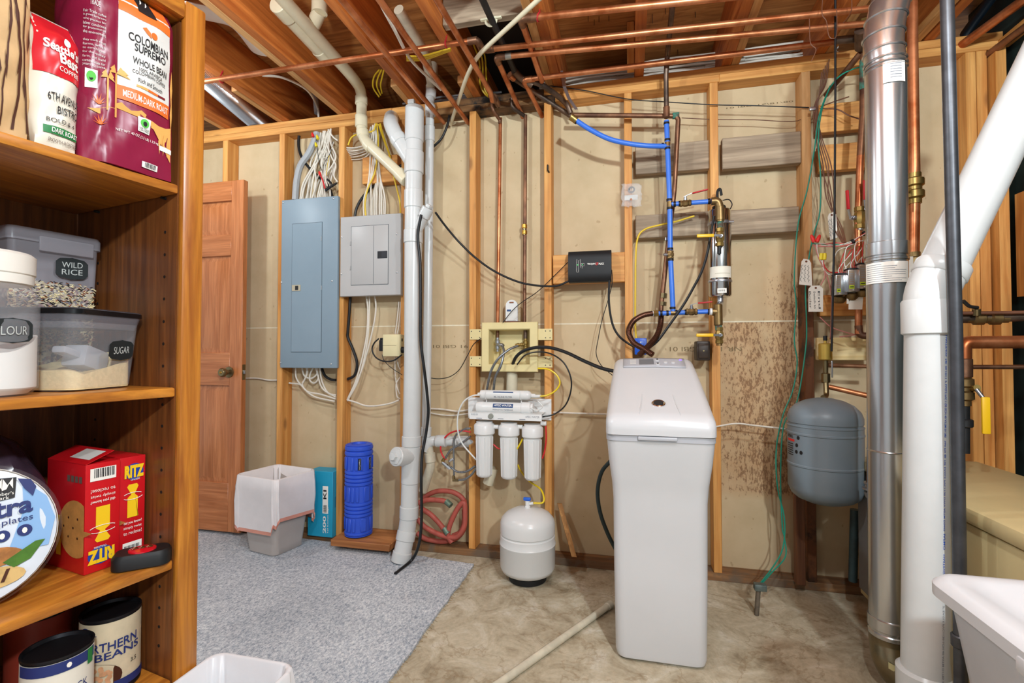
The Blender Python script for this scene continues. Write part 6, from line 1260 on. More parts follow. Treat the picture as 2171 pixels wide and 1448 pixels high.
pipe('overflow_hose', [W(1322, 935, y=2.25), W(1296, 975, y=2.24), W(1276, 1000, y=2.24), W(1267, 1040, y=2.24), W(1272, 1085, y=2.24), W(1288, 1130, y=2.25), W(1308, 1170, y=2.26)], .009, mat('hose_dark_green', '#1c2b2a', .35), smooth=6, label='dark hose bowing out behind the softener cabinet', cat='hose')
# ================================================================ boiler corner on the right
mat('galvanised', '#c6c8ca', .25, .92, .08, 5); mat('galv_brown', '#8f8266', .32, .85, .3, 10); mat('tank_grey', '#7c8890', .38, 0, .06, 5); mat('beige_enamel', '#c7b282', .42, 0, .08, 5); mat('shade_and_cone_grey', '#77787a', .5, 0, .1, 5); mat('pipe_grey_steel', '#55565a', .42, .7, .3, 14); mat('tag_card', '#e3dcd0', .7, 0, .04); mat('ink', '#20222c', .8, 0, 0)
mat('wire_green', '#1f8a72', .45, 0, 0); mat('wire_white', '#d8d2c8', .45, 0, 0); mat('wire_pink', '#b8746a', .45, 0, 0); mat('pipe_dark_green', '#2c3f42', .55, 0, .25, 30); mat('print_blue', '#2454b8', .5, 0, 0)
# ---- boiler
bo = thing('boiler', 'low beige boiler cabinet standing along the dark right wall', 'boiler')
BX0, BX1, BY0, BY1, BZ = .925, 1.335, 1.24, 2.30, .655
MB().rbox(BX0, BX1, BY0, BY1, .10, BZ - .05, .004).build('casing', 'beige_enamel', bo); MB().rbox(BX0 - .012, BX1 + .01, BY0 - .01, BY1 + .01, BZ - .046, BZ, .012).build('top_cover', 'beige_enamel', bo)
MB().rbox(BX0 - .004, BX0 + .001, 1.84, BY1, .12, BZ - .06, .002, 1).build('side_or_shade_panel', 'shade_and_cone_grey', bo); MB().box(BX0 + .03, BX1 - .02, BY0 + .02, BY1 - .02, .001, .10).build('base', 'black_matte', bo)  # grey panel paints shade onto the far end of the beige side
MB().box(1.02, 1.2, 1.38, 1.46, BZ, BZ + .0015).build('rating_plate', 'black_print', bo); MB().box(1.06, 1.2, 1.405, 1.42, BZ + .0015, BZ + .0025).build('rating_stripe', 'nut_red', bo); MB().box(1.03, 1.19, 1.425, 1.45, BZ + .0015, BZ + .0025).build('rating_print', 'white_print', bo)
g0 = W(1930, 1030, x=.90); MB().lathe([(.03, 0), (.034, .003), (.034, .018), (.03, .022)], (BX0 - .012, g0.y, g0.z), (-1, 0, 0), 24).build('gauge_case', 'black_matte', bo); MB().lathe([(.028, .0225), (0, .023)], (BX0 - .012, g0.y, g0.z), (-1, 0, 0), 24).build('gauge_face', 'white_print', bo)
g1 = W(1928, 1085, x=.90); MB().rbox(BX0 - .05, BX0 - .01, g1.y - .03, g1.y + .03, g1.z - .05, g1.z + .03, .006).build('control_module', 'dark_steel', bo); MB().cyl((BX0 - .03, g1.y, g1.z - .05), (BX0 - .03, g1.y, g1.z - .1), .008).build('control_stem', 'chrome', bo)
# ---- silver flue
fl_ = thing('flue_pipe', 'shiny silver double-wall flue pipe rising from the boiler', 'flue')
D = 1.6; fd2 = lambda px, py, d=D: W(px, py, d=d); rf = .0565
fb_, ft_ = fd2(1886, 1335), fd2(1877, 150)
MB().cyl(fb_, ft_, rf, seg=40).build('straight_section', 'galvanised', fl_)
el = [fd2(1877, 165), fd2(1877, 140), fd2(1873, 105), fd2(1875, 60), fd2(1886, 10), fd2(1900, -35), fd2(1915, -80)]
MB().tube(catmull(el, 5), rf * .98, 36).build('top_elbow', 'galvanised', fl_)
for i, (px, py, tl) in enumerate(((1877, 152, 0), (1877, 144, -.02), (1876, 134, -.05), (1874, 112, -.25), (1873, 78, -.15), (1878, 42, .2), (1889, 5, .35))):
    c_ = fd2(px, py); dv = V((.2 * tl, 0, 1)).normalized(); MB().lathe([(rf, -.004), (rf + .0035, -.001), (rf + .0035, .001), (rf, .004)], c_, dv, 40, False).build('seam_ring', 'galvanised', fl_)
for py0, py1, r_ in ((515, 545, .0605), (548, 556, .0595), (1305, 1330, .0605), (1335, 1346, .0595)): a_, b_ = fd2(1881, py1), fd2(1881, py0); a_.x = b_.x = fd2(1877 + 9 * (py0 - 150) / 1185, py0).x; MB().lathe([(rf, 0), (r_, .003), (r_, (b_ - a_).length - .003), (rf, (b_ - a_).length)], a_, (0, 0, 1), 40).build('clamp_band', 'galvanised', fl_)
c_ = fd2(1883, 955); MB().lathe([(rf, -.003), (rf + .002, 0), (rf, .003)], c_, (0, 0, 1), 40, False).build('seam_ring', 'galvanised', fl_)
be = [fd2(1886, 1330), fd2(1886, 1365), fd2(1893, 1400, 1.58), fd2(1915, 1432, 1.56), fd2(1960, 1462, 1.54)]
MB().tube(catmull(be, 5), rf * .99, 32).build('bottom_elbow', 'galv_brown', fl_)
for k in (0, 1, 2): pass
fcen = lambda py: fd2(1877 + 9 * (py - 150) / 1185, py)
def fcf(py0, py1, a0, a1):
    ca, cb_ = fcen(py1), fcen(py0); th = math.atan2(-ca.y, -ca.x)
    return lambda u, v_, e=0: V((ca.x + (rf + .0045 + e) * math.cos(th + a0 + (a1 - a0) * u), ca.y + (rf + .0045 + e) * math.sin(th + a0 + (a1 - a0) * u), ca.z + (cb_.z - ca.z) * v_))
f1_ = fcf(560, 603, -1.1, 1.1); patch(f1_, 14, 1).build('rating_label', 'white_print', fl_)
for k, b_ in enumerate((.4, .7, .66, .92, .9, .9, .6, .92, .8)): patch(lambda u, v_, k=k, b_=b_: f1_(.05 + (b_ - .05) * u, .88 - .1 * k + .022 * v_, .0006), 8, 1).build('print_line', 'label_grey_print', fl_)
f2_ = fcf(150, 193, -.1, .95); patch(f2_, 8, 1).build('barcode_label', 'white_print', fl_)
for k in range(6): patch(lambda u, v_, k=k: f2_(.3 + .5 * u, .85 - .13 * k + .04 * v_, .0006), 4, 1).build('print_line', 'label_grey_print', fl_)
c_ = be[2]; fb3 = lambda u, v_: c_ + V((-.035 + .05 * u, -.05 - .006 * math.sin(math.pi * u), -.02 * u + .02 * v_)); patch(fb3, 4, 1).build('yellow_label', mat('label_yellow', '#d8cb94', .6), fl_)
# ---- thick white drain with its angled branch, dark gas pipe in front of it
pv = thing('white_drain_pipe', 'thick white plastic pipe with angled elbow in the right foreground', 'pipe')
D2 = 1.36; p2 = lambda px, py, d=D2: W(px, py, d=d); rv = .0565
lo, hi = p2(1962, 1520), p2(1971, 690)
MB().cyl(lo, hi, rv, seg=40).build('vertical_pipe', 'pvc_white', pv)
MB().lathe([(.058, 0), (.0635, .004), (.0635, .092), (.06, .098)], p2(1971, 710), (0, 0, 1), 40).build('socket_hub', 'pvc_white', pv)
e0, e1, e2 = p2(1971, 648), p2(1976, 612), p2(2022, 545)
MB().tube(fillet([p2(1971, 660), p2(1973, 622), p2(1998, 566)], .05, 10), .0605, 36).build('elbow', 'pvc_white', pv)
dd = (p2(2230, 90) - p2(2012, 536)).normalized(); s0 = p2(1990, 584)
MB().cyl(s0, p2(2260, 20), .0565, seg=36).build('angled_pipe', 'pvc_white', pv); MB().lathe([(.0615, 0), (.0645, .004), (.0645, .035), (.061, .04)], s0 - dd * .005, dd, 36).build('elbow_hub', 'pvc_white', pv)
MB().lathe([(.0655, 0), (.0655, .12), (.058, .128)], V((lo.x, lo.y, p2(1962, 1500).z - .02)), (0, 0, 1), 40).build('base_hub', 'pvc_white', pv)
vc = lambda py: p2(1971 - 9 * (py - 690) / 830, py)
def vtxt(tx, py0, py1, m_):
    ca, cb_ = vc(py0), vc(py1); th = math.atan2(-ca.y, -ca.x) + .60
    def fn(u, v_): c_ = ca + (cb_ - ca) * u; t = th + .085 * (1 - v_) * 1.0; return V((c_.x + (rv + .0008) * math.cos(t), c_.y + (rv + .0008) * math.sin(t), c_.z))
    letters(tx, fn, .01).build('printed_text', m_, pv)
vtxt('HASTINGS, NE 061011', 712, 800, 'print_blue'); vtxt('3" EAGLE PVC1120 SCH 40 ASTM D1785', 804, 920, 'print_blue'); vtxt('260 PSI @ 73F EAGLE PVC1120 DWV ASTM D2665', 926, 1110, 'print_blue'); vtxt('IAPMO', 1116, 1148, 'print_blue'); vtxt('HASTINGS, NE', 1158, 1218, 'print_blue'); vtxt('3" EAGLE PVC1120 SCH 40 ASTM D1785 260 PSI', 1262, 1440, 'label_grey_print')
gpp = thing('gas_pipe', 'dark steel gas pipe standing in front of the white drain pipe', 'pipe')
D3 = 1.27; g_ = lambda px, py, d=D3: W(px, py, d=d)
MB().tube([g_(2007, -30), g_(2018, 400), g_(2026, 700), g_(2034, 1180), g_(2038, 1500)], .0148, 20).build('pipe_run', 'pipe_grey_steel', gpp)
collar(gpp, g_(2036, 1372), g_(2035, 1345), .019, 'pipe_grey_steel'); 
gv = thing('gas_valve', 'brass shutoff valve with drooping yellow handle behind the gas pipe', 'valve')
Yg = 2.02; gq = lambda px, py, y=Yg: W(px, py, y=y)
line(gv, 'supply_pipe', [gq(2185, 725), gq(2050, 726), gq(2043, 734), gq(2043, 800)], .022, 'copper', .05, 18); collar(gv, gq(2043, 800), gq(2043, 760), .0245, 'copper_old'); valve_body(gv, gq(2043, 860), (0, 0, 1), .115, .03, 'bronze'); line(gv, 'stem', [gq(2055, 825), gq(2072, 822, 1.98)], .011, 'brass'); line(gv, 'lever', [gq(2070, 825, 1.98), gq(2080, 838, 1.97), gq(2090, 850, 1.96)], .006, 'steel'); MB().obox((gq(2090, 850, 1.955) + gq(2090, 912, 1.955)) / 2, V((.012, 0, 0)), V((0, .005, 0)), V((0, 0, .062)), .004).build('lever_grip', 'handle_yellow', gv); line(gv, 'lower_pipe', [gq(2043, 860), gq(2043, 960)], .017, 'black_iron'); collar(gv, gq(2043, 905), gq(2043, 888), .026, 'black_iron')
wv = thing('feed_pipe', 'copper feed pipe with small lever valve crossing the corner studs', 'pipe')
line(wv, 'pipe_run', [gq(2025, 676), gq(2190, 670)], .0165, 'copper_dark', 0, 16); line(wv, 'wire_along', [gq(2025, 664, 1.99), gq(2190, 662, 1.99)], .006, 'wire_brown'); valve_body(wv, gq(2048, 676), (1, 0, 0), .12, .023, 'bronze'); line(wv, 'stem', [gq(2070, 668, 1.99), gq(2070, 655, 1.985)], .012, 'brass_old'); line(wv, 'lever', [gq(2072, 652, 1.985), gq(2055, 650, 1.97), gq(2042, 638, 1.96)], .006, 'dark_steel', .01)
pipe('capillary_pipe', [gq(2052, 778, 2.1), gq(2190, 778, 2.1)], .008, 'copper_old', label='thin copper pipe crossing below the yellow-handled valve pipe', cat='pipe')
for a_, b_, r_, m_, lab in (((2008, 118), (2195, -18), .018, 'copper', 'copper pipe slanting over the plate at far upper right'), ((2010, 178), (2195, 42), .015, 'copper_old', 'lower reddish copper pipe slanting at far upper right')):
    pipe('copper_pipe', [W(*a_, z=2.43 if r_ > .016 else 2.375), W(*b_, z=2.43 if r_ > .016 else 2.375)], r_, m_, None, 14, label=lab, cat='pipe')
pipe('blue_pipe', [W(2046, 72, z=2.6), W(2110, -15, z=2.6)], .02, mat('pipe_navy', '#20384c', .5), None, 12, label='dark blue pipe high between joists at upper right', cat='pipe')
MB().rbox(1.56, 1.64, 1.85, 2.25, 2.47, 2.52, .003, 1).build('timber_block', 'joist_wood_y', label='short timber block fixed under the joists at far right', cat='wood block')
# ---- copper riser right of the flue
cr_ = thing('copper_riser', 'copper riser with two brass valves just right of the flue', 'pipe')
Yr = 2.12; c_r = lambda px, py, y=Yr: W(px, py, y=y)
line(cr_, 'pipe_run', [c_r(1934, -25), c_r(1935, 100), c_r(1940, 395), c_r(1937, 575), c_r(1930, 700)], .0168, 'copper', 0, 16)
valve_body(cr_, c_r(1940, 432), (0, 0, 1), .115, .03, 'brass'); line(cr_, 'stem', [c_r(1930, 404), c_r(1916, 404, 2.08)], .009, 'brass'); MB().rbox(*(lambda p: (p.x - .008, p.x + .008, p.y - .01, p.y + .01, p.z - .05, p.z + .03))(c_r(1914, 408, 2.07)), .003).build('lever_grip', 'black_matte', cr_)
valve_body(cr_, c_r(1938, 600), (0, 0, 1), .115, .03, 'bronze'); collar(cr_, c_r(1940, 392), c_r(1940, 384), .019, 'solder'); line(cr_, 'check_boss', [c_r(1938, 575), c_r(1952, 574, 2.09)], .016, 'bronze')
p = c_r(1927, 570, 2.06); MB().box(p.x - .012, p.x + .014, p.y, p.y + .001, p.z - .07, p.z + .045).build('label_card', 'tag_card', cr_); p = c_r(1926, 652, 2.06); MB().box(p.x - .012, p.x + .012, p.y, p.y + .001, p.z - .03, p.z + .03).build('label_card', 'tag_card', cr_)
# ---- zone loops left of the flue
zr = thing('zone_riser', 'tarnished copper zone riser with red lever valve left of the flue', 'pipe')
Yz = 2.36; z_ = lambda px, py, y=Yz: W(px, py, y=y)
line(zr, 'upper_pipe', [z_(1831, 100), z_(1830, 240), z_(1824, 330)], .0135, 'copper_old', 0, 14); line(zr, 'verdigris_band', [z_(1830.5, 128), z_(1830, 190)], .0142, 'verdigris', 0, 14); line(zr, 'lower_pipe', [z_(1824, 330), z_(1819, 470), z_(1821, 560), z_(1820, 708)], .0135, 'copper', 0, 14)
ballvalve(zr, z_(1822, 462), (0, 0, 1), .095, .02, 'brass', 'handle_red', (-.05, -.1, 1), (-1, -.35, 0), .115); collar(zr, z_(1821, 490), z_(1822, 482), .0155, 'solder'); line(zr, 'foot_elbow', [z_(1820, 690), z_(1822, 712), z_(1860, 712)], .0145, 'copper_old', .02)
zr2 = thing('zone_riser', 'second copper zone riser partly hidden by the flue', 'pipe')
line(zr2, 'pipe_run', [z_(1847, 330), z_(1846, 470), z_(1846, 708)], .0135, 'copper', 0, 14); ballvalve(zr2, z_(1846, 445), (0, 0, 1), .09, .02, 'brass', 'handle_red', (-.02, -.1, 1), (-.6, -.6, 0), .115)
zf = thing('zone_header', 'dark fittings where the copper pipes meet above the zone risers', 'pipe')
line(zf, 'header', [W(1826, 62, y=2.25), W(1826, 100, y=2.34)], .024, 'copper_dark'); line(zf, 'header_arm', [W(1770, 86, y=2.34), W(1836, 80, y=2.34)], .016, 'copper_dark')
for px, py in ((1832, 48), (1832, 66), (1826, 98)): c_ = W(px, py, y=2.28 if py < 90 else 2.34); MB().lathe([(.016, -.012), (.024, -.008), (.024, .008), (.016, .012)], c_, (0, 0, 1), 8).build('union_nut', 'brass', zf)
line(zf, 'slant_pipe', [W(1825, 112, y=2.36), W(1790, 155, y=2.44), W(1752, 200, y=2.585)], .0125, 'copper_old', .02)
rod = pipe('threaded_rod', [W(1771, -10, y=2.2), W(1771, 200, y=2.24), W(1769, 500, y=2.27), W(1763, 745, y=2.3)], .0042, 'black_iron', label='thin dark threaded rod hanging beside the zone valves', cat='rod')
# zone valve heads
for k, (x0p, y0p, x1p, xm, y1p, yy) in enumerate(((1773, 582, 1797, 1783, 625, 2.30), (1799, 571, 1823, 1812, 618, 2.28), (1822, 560, 1846, 1836, 611, 2.27), (1848, 556, 1870, 1860, 606, 2.28))):
    zv = thing('zone_valve', ('zone valve head nearest the paper tags, lowest in the row', 'second zone valve head in the row left of the flue', 'third zone valve head in the row touching the flue edge', 'zone valve head mostly hidden behind the flue')[k], 'zone valve', 'zone valve heads')
    a, b, c, d = rectp((x0p, y0p), (x1p, y0p), (x1p, y1p), (x0p, y1p), yy); xm_ = W(xm, 600, y=yy).x
    MB().rbox(a, b, yy, yy + .06, c, d, .003).build('cover', 'galvanised', zv); MB().box(a + .001, xm_, yy - .001, yy, c + .002, d - .004).build('face_label', mat('face_bronze', '#9c8a78', .45, .3, .1), zv)
    MB().box(a + .002, xm_ - .002, yy - .0022, yy - .001, c + .012, c + .026).build('lime_sticker', mat('lime_print', '#b8d028', .5), zv)
    for j in range(5): MB().box(a + .004, xm_ - .004, yy - .0018, yy - .001, d - .02 - .009 * j, d - .017 - .009 * j).build('print_line', 'label_grey_print', zv)
    patch(lambda u, v_: V((a + .004 + (xm_ - a - .008) * u, yy - .0028, c + .017 + .004 * v_))).build('print_line', 'black_print', zv); MB().rbox(a + .002, b - .002, yy + .005, yy + .055, d, d + .008, .002).build('wire_entry', 'black_matte', zv)
    MB().cyl((xm_ - .006, yy - .001, c + .007), (xm_ - .006, yy - .002, c + .007), .003, seg=8).build('screw', 'screw_zinc', zv)
    q0 = V(((a + b) / 2, yy + .03, d + .006))
    for j, (dx_, m_) in enumerate(((-.016, 'wire_white'), (.008, 'wire_red'), (.014, 'wire_red'), (.0, 'wire_white'), (.02, 'wire_white'))):
        s_ = q0 + V((dx_, 0, 0)); e_ = z_(1800 + 15 * k + 4 * j, 522 - 6 * k + 3 * j, 2.33); m3 = s_ * .5 + e_ * .5 + V((.012 * (j - 2), -.02, .035))
        pipe('lead_wire', [s_, s_ + V((.004 * (j - 2), 0, .03)), m3, e_], .0018, m_, zv, 5, 0, 5)
    MB().lathe([(.02, 0), (.024, .004), (.024, .02), (.016, .03)], ((a + b) / 2 + .01, yy + .05, c), (0, .2, -1), 12).build('valve_neck', 'bronze', zv)
# harness
hs = thing('wire_harness', 'bundled thermostat wires with red wire nuts above the zone valves', 'wires')
random.seed(17)
for k in range(9): pipe('wire', [z_(1724 + random.uniform(-3, 3), 515 + k * .8, 2.38), z_(1745, 518 + random.uniform(-3, 5), 2.36), z_(1775, 518 + random.uniform(-4, 5), 2.34), z_(1800, 516 + random.uniform(-3, 3), 2.33), z_(1822, 502, 2.32), z_(1856, 482, 2.3)], .002, ('wire_pink', 'wire_white', 'wire_green', 'wire_red')[k % 4], hs, 5, 0, 5)
for px in (1808, 1832): c_ = z_(px, 512 - (px - 1808) * .7, 2.325); MB().lathe([(.010, -.004), (.010, .004)], c_, (1, 0, .5), 12).build('zip_tie', 'black_matte', hs)
for px, t in ((1723, -.35), (1735, .4)): MB().lathe([(.0075, -.016), (.0085, -.002), (.0065, .012), (.003, .018)], z_(px, 506, 2.37), (t, 0, 1), 10).build('wire_nut', 'nut_red', hs)
for px in (1741, 1748): MB().lathe([(.0075, -.014), (.0085, .0), (.0065, .014)], z_(px, 544, 2.37), (.1, 0, 1), 10).build('wire_nut', 'nut_yellow', hs)
for pts, m_ in (([(1728, 520), (1735, 545), (1742, 560), (1755, 590), (1763, 630), (1762, 690), (1760, 720)], 'wire_pink'), ([(1745, 552), (1748, 565), (1758, 576), (1772, 578), (1782, 576)], 'wire_red'), ([(1744, 552), (1746, 570), (1757, 582), (1772, 582), (1780, 578)], 'wire_white'), ([(1732, 518), (1733, 535), (1742, 556)], 'wire_white'), ([(1740, 605), (1749, 585), (1745, 560)], 'wire_pink'), ([(1738, 672), (1760, 692), (1785, 702), (1815, 710), (1850, 716)], 'wire_pink'), ([(1780, 714), (1800, 712), (1822, 709), (1852, 718)], 'wire_pink')): pipe('wire', PATH(pts, 2.37), .0025, m_, hs, 6, 0, 5)
gw = thing('ground_wire', 'pair of thin green wires falling from the plate to the floor', 'wire')
pipe('wire', [z_(1900, 160, 2.42), z_(1850, 140, 2.42), z_(1800, 150, 2.42), z_(1765, 178, 2.42), z_(1738, 240, 2.43), z_(1726, 320, 2.44), z_(1712, 400, 2.46), z_(1693, 470, 2.47), z_(1686, 540, 2.47), z_(1684, 600, 2.47), z_(1688, 650, 2.47), z_(1684, 720, 2.47), z_(1690, 770, 2.46), z_(1680, 830, 2.45), z_(1660, 880, 2.44), z_(1646, 950, 2.43), z_(1648, 1030, 2.43), z_(1663, 1100, 2.42), z_(1660, 1160, 2.4), z_(1640, 1200, 2.36), z_(1606, 1244, 2.25)], .003, 'wire_green', gw, 6, 0, 6)
pipe('wire', [z_(1760, 182, 2.42), z_(1742, 235, 2.43), z_(1735, 300, 2.43), z_(1740, 380, 2.43), z_(1738, 450, 2.43), z_(1727, 490, 2.44), z_(1716, 540, 2.46), z_(1708, 610, 2.46), z_(1710, 680, 2.46), z_(1708, 740, 2.46), z_(1690, 850, 2.44), z_(1662, 900, 2.43), z_(1655, 1000, 2.43), z_(1658, 1110, 2.42), z_(1663, 1140, 2.41), z_(1665, 1180, 2.38), z_(1635, 1215, 2.33), z_(1607, 1246, 2.25)], .003, 'wire_green', gw, 6, 0, 6)
bw = thing('thermostat_wires', 'brown thermostat wires sagging from the plate past the stud', 'wires')
for k in range(5): pipe('wire', [z_(1758 - 4 * k, 125 + k * 7, 2.4), z_(1750 - 3 * k, 180 + k * 3, 2.42), z_(1726 + 2 * k, 226, 2.44), z_(1730 + 5 * (k % 3) + k, 290, 2.44), z_(1740 + 7 * ((k * 2) % 5) * .8, 350 + k, 2.44), z_(1752 + 6 * ((k + 2) % 5) * .7, 420, 2.43), z_(1768 + 4 * k, 480, 2.4), z_(1786 + 2 * k, 515, 2.36)], .0022, 'wire_brown', bw, 6, 0, 5)
c_ = z_(1723, 231, 2.44); MB().rbox(c_.x - .014, c_.x + .012, c_.y - .008, c_.y + .006, c_.z - .008, c_.z + .008, .003).build('staple_clip', 'steel', bw)
pipe('wire', [z_(1800, 205, 2.45), z_(1770, 215, 2.45), z_(1740, 226, 2.45)], .0028, 'wire_brown', bw, 6, 0, 4); pipe('wire', [z_(1738, 230, 2.45), z_(1775, 232, 2.45), z_(1800, 245, 2.45), z_(1822, 252, 2.45)], .0028, 'wire_brown', bw, 6, 0, 4)
for pts in ([(1744, -5), (1743, 30), (1752, 45), (1757, 75), (1766, 82), (1774, 72), (1774, 20)], [(1806, -5), (1805, 22), (1795, 40), (1788, 48)], [(1716, 40), (1718, 90), (1730, 105), (1720, 130)]): pipe('hanging_wire', [W(x, y_, y=2.1) for x, y_ in pts], .0016, 'wire_brown', bw, 6, 0, 5)
# paper tags
def ptag(label, q, yy, lines, rot=0):
    t = thing('paper_tag', label, 'tag', 'handwritten paper tags'); A_, B_, C_, D_ = [W(p[0], p[1], y=yy) for p in q]
    f_ = bil([D_, C_, B_, A_]); out = [f_(u, v_) for u, v_ in ((0, 0), (1, 0), (1, .88), (.8, 1), (.2, 1), (0, .88))]
    MB().prism(out, V((0, .0008, 0))).build('card', 'tag_card', t)
    h_ = f_(.5, .91); MB().lathe([(.0045, 0), (.0045, .001), (0, .001)], h_, (0, -1, 0), 12).build('eyelet', 'rust_brown', t)
    for k, l in enumerate(lines):
        n_ = len(lines); u0 = .78 - .62 * k / max(1, n_ - 1) if n_ > 1 else .5
        if l == '~':
            MB().tube(catmull([f_(u0 - .07 + .06 * math.sin(2.4 * q_) + .05 * math.sin(5.1 * q_ + k), .78 - .66 * q_ / 22) - V((0, .0006, 0)) for q_ in range(23)], 3), .0006, 4).build('handwriting', 'ink', t); continue
        letters(l, lambda u, v_, u0=u0: f_(u0 - .14 * (1 - v_) + .06 * u, .78 - .66 * u) - V((0, .0006, 0))).build('handwriting', 'ink', t)
ptag('upper paper tag hanging by the threaded rod', ((1754, 454), (1772, 448), (1776, 503), (1760, 509)), 2.39, ['~', '~', '~'])
ptag('paper tag about zone wires tilted against the stud', ((1700, 548), (1719, 551), (1722, 606), (1694, 603)), 2.40, ['~', '~', '~']); ptag('lower paper tag about the end switch', ((1714, 606), (1745, 605), (1745, 661), (1714, 661)), 2.38, ['End', 'Switch to', 'Boiler'])
for q in (((1800, 618), (1831, 618), (1828, 656), (1799, 656)), ((1796, 620), (1802, 620), (1801, 644), (1795, 644)), ((1844, 612), (1853, 612), (1853, 668), (1844, 668))):
    A_, B_, C_, D_ = [W(p[0], p[1], y=2.325) for p in q]; MB().prism([D_, C_, B_, A_], V((0, .0008, 0))).build('paper_tag', 'tag_card', None, {1800: 'blank paper tag hanging under the second zone valve', 1796: 'narrow paper tag edge-on under the first zone valve', 1844: 'blank paper tag hanging at the flue edge'}[q[0][0]], 'tag', 'blank paper tags')
# ---- expansion tank with its air vent
et = thing('expansion_tank', 'grey steel expansion tank mounted in front of the stud', 'tank')
ec = V((.802, 2.30, 0)); er = .137
zt, zb = W(1750, 845, y=2.25).z, W(1750, 1080, y=2.2).z; Hh = zt - zb
MB().lathe([(.03, 0), (.07, .004), (.105, .018), (.125, .035), (er, .065), (er, .155), (er + .0025, .158), (er + .0025, .164), (er, .167), (er, .285), (er + .0025, .288), (er + .0025, .294), (er, .297), (er, .318), (er + .002, .32), (er + .002, .323), (er - .003, .326), (er - .003, .332), (er, .335), (er, Hh - .08), (.128, Hh - .055), (.105, Hh - .03), (.07, Hh - .012), (.03, Hh - .002), (0, Hh)], V((ec.x, ec.y, zb)), seg=52).build('shell', 'tank_grey', et)
th0 = math.atan2(-ec.y, -ec.x)
ef = lambda u, v_, e=0: V((ec.x + (er + .001 + e) * math.cos(th0 - 1.25 + .75 * u), ec.y + (er + .001 + e) * math.sin(th0 - 1.25 + .75 * u), zb + .19 + .09 * v_))
letters('EXTROL', lambda u, v_: ef(.0 + .42 * u, .9 + .13 * v_), .03).build('lettering', 'black_print', et); patch(lambda u, v_: ef(.0 + .5 * u, .74 + .1 * v_), 4, 1).build('red_stripe', 'nut_red', et)
for k in range(6): patch(lambda u, v_, k=k: ef(.0 + .42 * u, .6 - .1 * k + .04 * v_), 4, 1).build('print_line', 'black_print', et)
for (u, v_) in ((.62, .6), (.6, .3), (.82, .3), (.7, .95)): shape(lambda a_, b_: ef(u + .07 * a_, v_ + .09 * b_), ell(0, 0, 1, 1, 10)).build('warning_icon', 'black_print', et)
av = thing('air_vent', 'brass float air vent above the grey tank', 'valve'); at = W(1750, 760, y=2.36); ax_ = at.x; ay = 2.36
az = lambda py: W(1750, py, y=ay).z
MB().lathe([(.02, 0), (.026, .004), (.026, az(728) - az(764) - .004), (.022, az(728) - az(764)), (.006, az(728) - az(764) + .002), (.006, az(722) - az(764))], (ax_, ay, az(764)), seg=24).build('float_chamber', mat('vent_gold', '#c8a850', .4, .6, .1), av); MB().cyl((ax_, ay, az(722)), (ax_, ay, az(712)), .008, seg=6).build('cap', 'black_matte', av)
line(av, 'neck', [V((ax_, ay, az(764))), V((ax_, ay, az(800))), V((ax_ - .005, 2.34, az(840))), V((ec.x, 2.31, zt))], .010, 'brass_old', .02); MB().lathe([(.012, 0), (.018, .004), (.018, .04), (.012, .044)], (ax_, ay, az(812)), seg=8).build('tee', 'brass_old', av); MB().rbox(ax_ + .012, ax_ + .018, ay - .03, ay - .024, az(800), az(765), .002).build('lever', 'steel', av)
pipe('copper_pipe', [W(1757, 774, y=2.36), W(1870, 778, y=2.36)], .0085, 'copper_old', label='thin copper pipe leaving the air vent towards the flue', cat='pipe'); pipe('copper_pipe', [W(1757, 820, y=2.36), W(1870, 846, y=2.30)], .011, 'copper', label='copper pipe sloping from the tank fitting towards the flue', cat='pipe')
rl = thing('relief_pipe', 'rusty vertical pipe with flange hugging the left of the flue', 'pipe'); Yq = 2.05
line(rl, 'pipe_run', [W(1851, 800, y=Yq), W(1846, 1030, y=Yq)], .014, 'copper_old'); MB().lathe([(.018, 0), (.026, .003), (.026, .01), (.018, .012), (.018, .02), (.022, .024), (.022, .03)], W(1846, 1040, y=Yq), (0, 0, 1), 20).build('flange', 'steel', rl); MB().lathe([(.01, 0), (.022, .012), (.026, .03)], W(1850, 1062, y=Yq), (0, 0, 1), 20).build('cone', 'shade_and_cone_grey', rl)
pipe('discharge_pipe', [W(1812, 1080, y=2.33), W(1808, 1232, y=2.34)], .0165, 'pipe_dark_green', label='dark green pipe hanging below the grey tank', cat='pipe')
MB().rbox(.735, .773, 2.452, 2.49, .0385, .50, .002, 1).build('support_post', wood('post_z', '#8a5a38', '#5c3620', 'z', .7, .4), label='short wood post under the grey tank', cat='post')
gs = thing('ground_spike', 'short metal spike with clamp standing in the concrete by green wires', 'spike'); s0 = W(1604, 1304, z=.0); s1 = W(1608, 1246, y=s0.y)
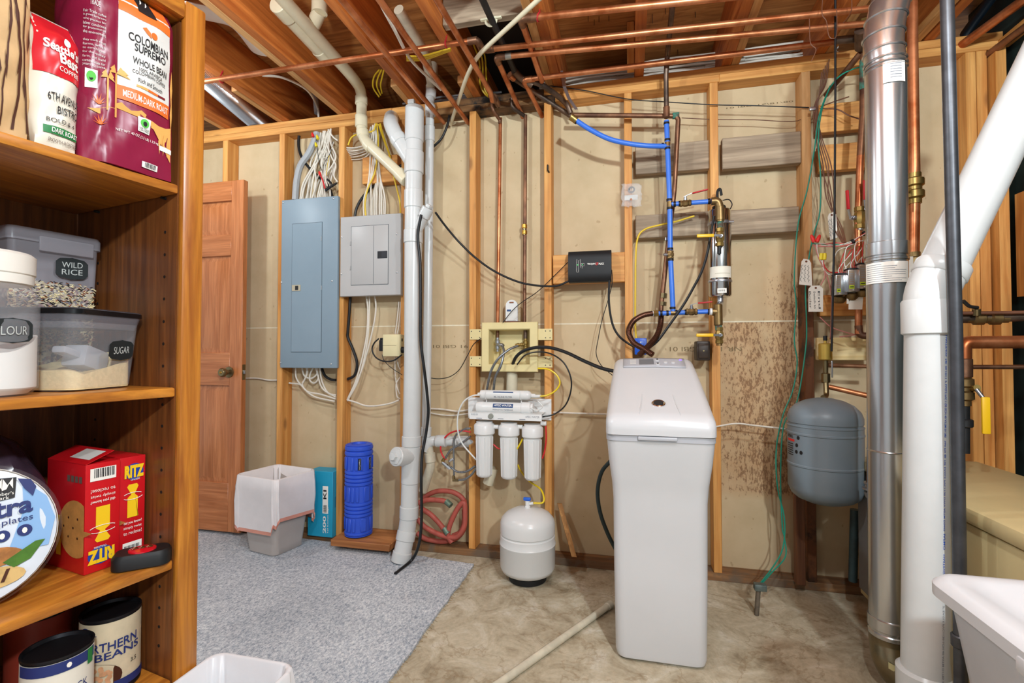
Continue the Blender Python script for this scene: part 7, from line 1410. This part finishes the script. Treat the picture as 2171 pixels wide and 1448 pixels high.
MB().cyl(V((s0.x, s0.y, .0005)), s1, .0095, seg=12).build('spike', mat('rod_rust', '#7d7264', .6, .5, .3, 40), gs); MB().rbox(s1.x - .018, s1.x + .03, s1.y - .016, s1.y + .016, s1.z - .01, s1.z + .018, .005).build('clamp', 'verdigris' if False else mat('clamp_grey', '#6d7a76', .5, .5, .3, 60), gs)
# ---- storage totes
mat('tote_white', '#d2d2d4', .35, 0, .03, 5); mat('tote_clear', '#cfd0d6', .25, 0, .03, alpha=.75)
def tote(label, x0, x1, y0, y1, z0, z1, parent=None):
    t = thing('storage_tote', label, 'storage box', 'white storage totes')
    R5 = lambda g, z, r=.05: [V((x_, y_, z)) for x_, y_ in rr(x0 + g, x1 - g, y0 + g, y1 - g, r, 6)]
    MB().loft([R5(.06, z0), R5(.055, z0 + .006), R5(.022, z1 - .05), R5(.012, z1 - .045), R5(.012, z1 - .03)]).build('tub', 'tote_clear', t)
    MB().loft([R5(.004, z1 - .038, .055), R5(-.002, z1 - .034, .055), R5(-.002, z1 - .012, .055), R5(.008, z1 - .002, .05), R5(.02, z1, .05), R5(.045, z1, .045), R5(.055, z1 - .006, .04)]).build('lid', 'tote_white', t)
    for yy in ((y0 + y1) / 2,): MB().rbox(x0 - .006, x0 + .012, yy - .07, yy + .07, z1 - .05, z1 - .022, .006).build('latch', 'tote_white', t)
    return t
tote('white storage tote with lid in the near right corner', .602, 1.05, .55, 1.212, .305, .628); tote('lower storage tote beneath the white one', .612, 1.04, .56, 1.20, .0005, .302)
# ================================================================ set every Empty at the base of its thing
bpy.context.view_layer.update()
def tree(o):
    out = []
    for c in o.children: out.append(c); out += tree(c)
    return out
for e in EMPTIES:
    ms = [c for c in tree(e) if c.type == 'MESH']
    if not ms: continue
    pts = [WLOC[c.name] + v.co for c in ms for v in c.data.vertices]
    o = V(((min(p.x for p in pts) + max(p.x for p in pts)) / 2, (min(p.y for p in pts) + max(p.y for p in pts)) / 2, min(p.z for p in pts)))
    e.location = o
    for c in e.children: c.location = WLOC[c.name] - o
